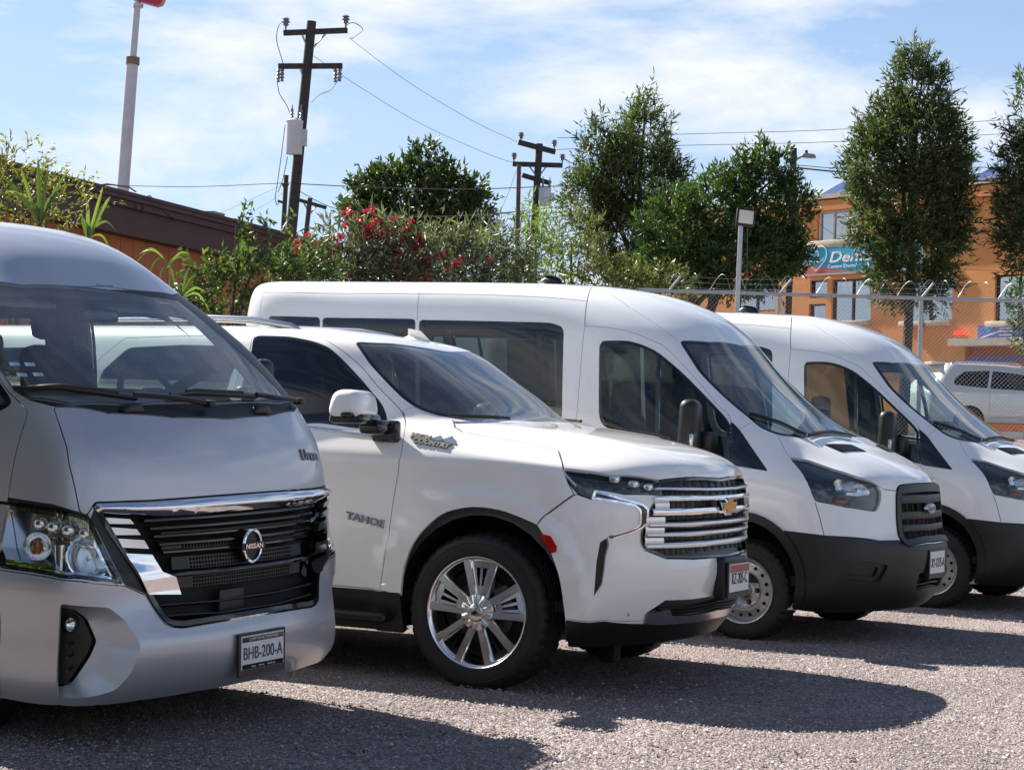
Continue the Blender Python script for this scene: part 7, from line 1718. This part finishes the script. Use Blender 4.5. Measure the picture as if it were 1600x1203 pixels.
# solar panels
SOLAR = mat('solar_cell', (.055, .065, .17), .18, 0, .8)
k = 0
for px0, px1, n in ((1262, 1342, 3), (1496, 1552, 2)):
    for i in range(n):
        a = fpx(px0+(px1-px0)*(i+.03)/n, 306, 1.2); b = fpx(px0+(px1-px0)*(i+.97)/n, 306, 1.2); w = b[0]-a[0]
        lab = ['leftmost blue solar panel on the orange roof, half behind the round tree', 'middle blue solar panel of three above the upper window', 'third blue solar panel above the upper window, touching the tall tree', 'left solar panel seen between the two tall trees at the right', 'right solar panel seen between the two tall trees at the right'][k]; k += 1
        sp = empty('solar_panel', BO, 0, lab, 'solar panel', 'solar panels on the orange building'); Mp = Mb @ Matrix.Translation((a[0]+w/2, 1.2, ZT+.14)) @ Matrix.Rotation(R(26), 4, 'X'); sp.matrix_world = Mp
        MB().box((0, .85, .02), (w, 1.7, .035)).build('frame', GALV, sp); MB().box((0, .85, .041), (w-.07, 1.63, .008)).build('cells', SOLAR, sp)
        MB().tube([(-w*.4, 1.6, 0), (-w*.4, 1.5, -.6)], .02, 6).build('support', GALV, sp)

# ---- red-brown building at the left -----------------------------------------------
pA, pB = at(20, 258, 20.6), at(497, 366, 28.6); pA.z = pB.z = 4.05
dR = (pB-pA); dR.z = 0; Lr = dR.length; dR.normalize(); nR = Vector((dR.y, -dR.x, 0))      # out of the wall, towards the lot
Mr = Matrix((dR, -nR, Vector((0, 0, 1)))).transposed().to_4x4(); Mr.translation = Vector((pA.x, pA.y, 0))
brown = empty('brown_building', (0, 0, 0), 0, 'single-storey red-brown board building with a deep dark fascia at the left', 'building'); brown.matrix_world = Mr
RED1 = mat('red_brown_board', (.42, .125, .05), .7, noise=(3, .12), bump=(25, .3, .006)); FAS = mat('dark_fascia', (.070, .034, .032), .65, noise=(5, .2)); 
x0, x1 = -4.0, Lr+.2; n = int((x1-x0)/.30)
ws_ = [(.52*Lr, .52*Lr+.62), (.52*Lr+.72, .52*Lr+1.3)]; wz = (2.25, 2.95)
for i in range(n):
    a = x0+(x1-x0)*i/n; b = x0+(x1-x0)*(i+1)/n-.012; zt = 3.55
    if any(a < w1 and b > w0 for w0, w1 in ws_):
        MB().box(((a+b)/2, .03, wz[0]/2), (b-a, .03, wz[0])).build('board', RED1, brown); MB().box(((a+b)/2, .03, (wz[1]+zt)/2), (b-a, .03, zt-wz[1])).build('board', RED1, brown)
    else: MB().box(((a+b)/2, .03, zt/2), (b-a, .03, zt)).build('board', RED1, brown)
MB().box(((x0+x1)/2, 3.2, 1.8), (x1-x0, 6.2, 3.6)).build('house_block', FAS, brown)
for z, h, y, d in ((3.72, .34, -.10, .5), (3.92, .10, -.16, .62), (4.02, .06, -.20, .7)): MB().box(((x0+x1)/2, y+d/2-.1, z), (x1-x0+.2, d, h)).build('fascia_board', FAS, brown)
MB().box(((x0+x1)/2, 3.0, 3.98), (x1-x0+.2, 6.6, .06)).build('roof_deck', FAS, brown)
for w0, w1 in ws_:
    w = MB(); t = .06
    for c, s in ((((w0+w1)/2, -.005, wz[0]+t/2), (w1-w0, .06, t)), (((w0+w1)/2, -.005, wz[1]-t/2), (w1-w0, .06, t)), ((w0+t/2, -.005, sum(wz)/2), (t, .06, wz[1]-wz[0])), ((w1-t/2, -.005, sum(wz)/2), (t, .06, wz[1]-wz[0]))): w.box(c, s)
    f = w.build('window', mat('frame_brown', (.13, .05, .03), .6), brown); MB().box(((w0+w1)/2, .005, sum(wz)/2), (w1-w0-t*2, .01, wz[1]-wz[0]-2*t)).build('pane', MIRROR, f)
def rpx(px, py):
    d = fw+(rt*(px-800)-up*(py-601.5))/F_PX; o = Vector((0, 0, EYE))-Vector((pA.x, pA.y, 0)); t = (-.25-o.dot(-nR))/d.dot(-nR); p = o+d*t; return (p.dot(dR), -.27, p.z)
MB().tube([rpx(*p) for p in ((212, 304), (208, 315), (214, 334), (222, 326), (216, 310), (232, 306), (255, 330), (280, 350))], .007, 5).build('loose_cable', WIRE, brown)
MB().tube([rpx(*p) for p in ((138, 292), (165, 288), (200, 293), (210, 300))], .010, 5).build('roof_cable', WIRE, brown)
x_, y_, z_ = rpx(428, 348); MB().box((x_, .8, 4.2), (.35, .4, .2)).build('roof_unit', mat('unit_grey', (.25, .25, .26), .6), brown)

# ---- grey parked car behind the fence ---------------------------------------------
CAR = [(.35, [(.85, 0), (.84, .3), (.78, .55), (.70, .7), (.58, .80), (.3, .86)], .88), (.60, [(.9, 0), (.88, .3), (.83, .55), (.75, .72), (.62, .83), (.35, .90)], .91), (.85, [(.85, 0), (.83, .3), (.77, .55), (.69, .7), (.56, .82), (.3, .89)], .915),
       (.98, [(.55, 0), (.52, .3), (.45, .52), (.35, .66), (.2, .78), (0, .87)], .905), (1.08, [(-.05, 0), (-.07, .3), (-.15, .52), (-.28, .66), (-.4, .76), (-.6, .84)], .87), (1.30, [(-.50, 0), (-.52, .3), (-.58, .5), (-.68, .6), (-.78, .68), (-.95, .74)], .78),
       (1.52, [(-.95, 0), (-.97, .28), (-1.03, .45), (-1.12, .54), (-1.2, .6), (-1.4, .64)], .68), (1.62, [(-1.35, 0), (-1.37, .24), (-1.42, .36), (-1.5, .43), (-1.6, .48), (-1.8, .51)], .53), (1.65, [(-1.8, 0), (-1.8, 0), (-1.85, 0), (-1.9, 0), (-2.0, 0), (-2.2, 0)], 0.)]
rows = body_rows(CAR, -3.6)
for k, r in enumerate(rows):      # the tail leans forward towards the roof
    z = CAR[k][0]; lean = max(0, z-.95)*.75
    rows[k] = [(x+lean*max(0, min(1, (-x-2.2)/1.4)), y, zz) for x, y, zz in r]
SURF_CAR = Surf(rows); SURF_CAR.sg = _nsign(SURF_CAR) if SURF_CAR.R > 6 else 1.
cp = at(1640, 604, 42); 
car = empty('parked_car', (cp.x+.4, cp.y, 1.42), R(10), 'silver-grey estate car with roof rails parked in the street behind the fence', 'car')
S = SURF_CAR; Hc = []; CARP = mat('grey_metallic_paint', (.60, .60, .58), .35, .3, 1.0)
for w in ([(-1.30, -.72, 1.40), (-2.10, -.70, 1.47), (-2.22, -.86, 1.08), (-.72, -.87, 1.04), (-.85, -.80, 1.18)], [(-2.16, -.70, 1.47), (-2.75, -.71, 1.44), (-3.0, -.78, 1.28), (-3.05, -.84, 1.14), (-2.28, -.86, 1.09)]): glazing(S, car, 'side_window', w, PRIVACY, Hc, .02, fil=.04)
glazing(S, car, 'windscreen', [(-.93, 0, 1.50), (-1.02, -.46, 1.50), (-.72, -.62, 1.30), (-.30, -.70, 1.10), (-.12, 0, 1.10)], WSGLASS, Hc, .02, centre=True, fil=.04)
for cx in (0., -2.7):
    for sgn in (-1, 1):
        a = circle3(cx, .34, .37, sgn*.9, 28, -10, 190); Hc.append(dense(S, a if sgn < 0 else a[::-1])); wheel_well(car, cx, .34, .38, sgn*.86, sgn*.5); (steel_wheel if False else (lambda p, l, f: steel_wheel(p, l, f)))(car, (cx, sgn*.78, .33), sgn > 0)
for sgn in (-1, 1):
    Hc.append(slit(S, [(-2.25, sgn*.88, 1.06), (-2.25, sgn*.9, .5)], .008)); Hc.append(slit(S, [(-1.05, sgn*.88, 1.03), (-1.05, sgn*.9, .5), (-2.2, sgn*.9, .45)], .008))
    for x in (-1.95, -2.95): MB().rbox((x, sgn*.905, .96), (.19, .03, .03), .01, 2).build('handle', CHROME, car)
    MB().tube([(-1.35, sgn*.56, 1.60), (-1.5, sgn*.57, 1.665), (-2.9, sgn*.57, 1.665), (-3.0, sgn*.57, 1.61)], .022, 8).build('roof_rail', SATIN, car)
    MB().rbox((-3.42, sgn*.74, 1.02), (.16, .16, .22), .04, 3).build('tail_lamp', REDL, car)
panel_uv(S, 'body_shell', None, Hc, CARP, car, 0., .02, .09)
MB().box((-1.6, 0, .40), (4.2, 1.6, .10)).build('floor', DARK, car); MB().rbox((-3.25, 0, 1.62), (.30, .9, .05), .02, 2).build('spoiler', CARP, car); MB().rbox((-.45, 0, .95), (.4, 1.4, .2), .05, 2).build('dashboard', TRIM, car)
for y in (-.38, .38): seat(car, -1.6, y, .55); seat(car, -2.5, y, .55)
# street and kerb beyond the fence
mb = MB(); a = at(1300, 668, 38); mb.box((a.x+6, 38.6, 1.49), (26, .35, .16)); tag(mb.build('kerb', mat('kerb_white', (.62, .61, .58), .8, noise=(5, .15)), None), kind='structure')
mb = MB(); mb.add([(-60, 38.8, 1.46), (80, 38.8, 1.46), (80, 49, 1.46), (-60, 49, 1.46)], [(0, 1, 2, 3)]); tag(mb.build('street', mat('asphalt', (.055, .055, .055), .85, noise=(30, .25)), None), kind='structure')
# ---- unseen foliage behind and left, added for reflections and to darken the silver van ----
P = []; Dl = []
for x, y, h, rx, n in [(-4.0, 5.2, 4.2, 1.0, 5000), (-5.3, 6.1, 4.0, 1.0, 5000), (-6.7, 7.1, 4.2, 1.0, 5000)]+[(x, -15-1.2*math.sin(x*.7), 3.8+.8*math.sin(x*1.3), 1.7, 3000) for x in np.arange(-20, 24, 2.0)]:
    q = RNG.normal(size=(n, 3)); q /= np.linalg.norm(q, axis=1, keepdims=True)
    P.append(np.array([x, y, h*.5])+q*np.array([rx, rx, h*.5])*(.5+.5*RNG.random((n, 1)))); Dl.append(q+RNG.normal(size=(n, 3))*.5)
P = np.concatenate(P)
tag(leaf_mesh('unseen_foliage', P, np.concatenate(Dl), .20, .12, RNG.random(len(P)), LF_DARK), kind='stuff')
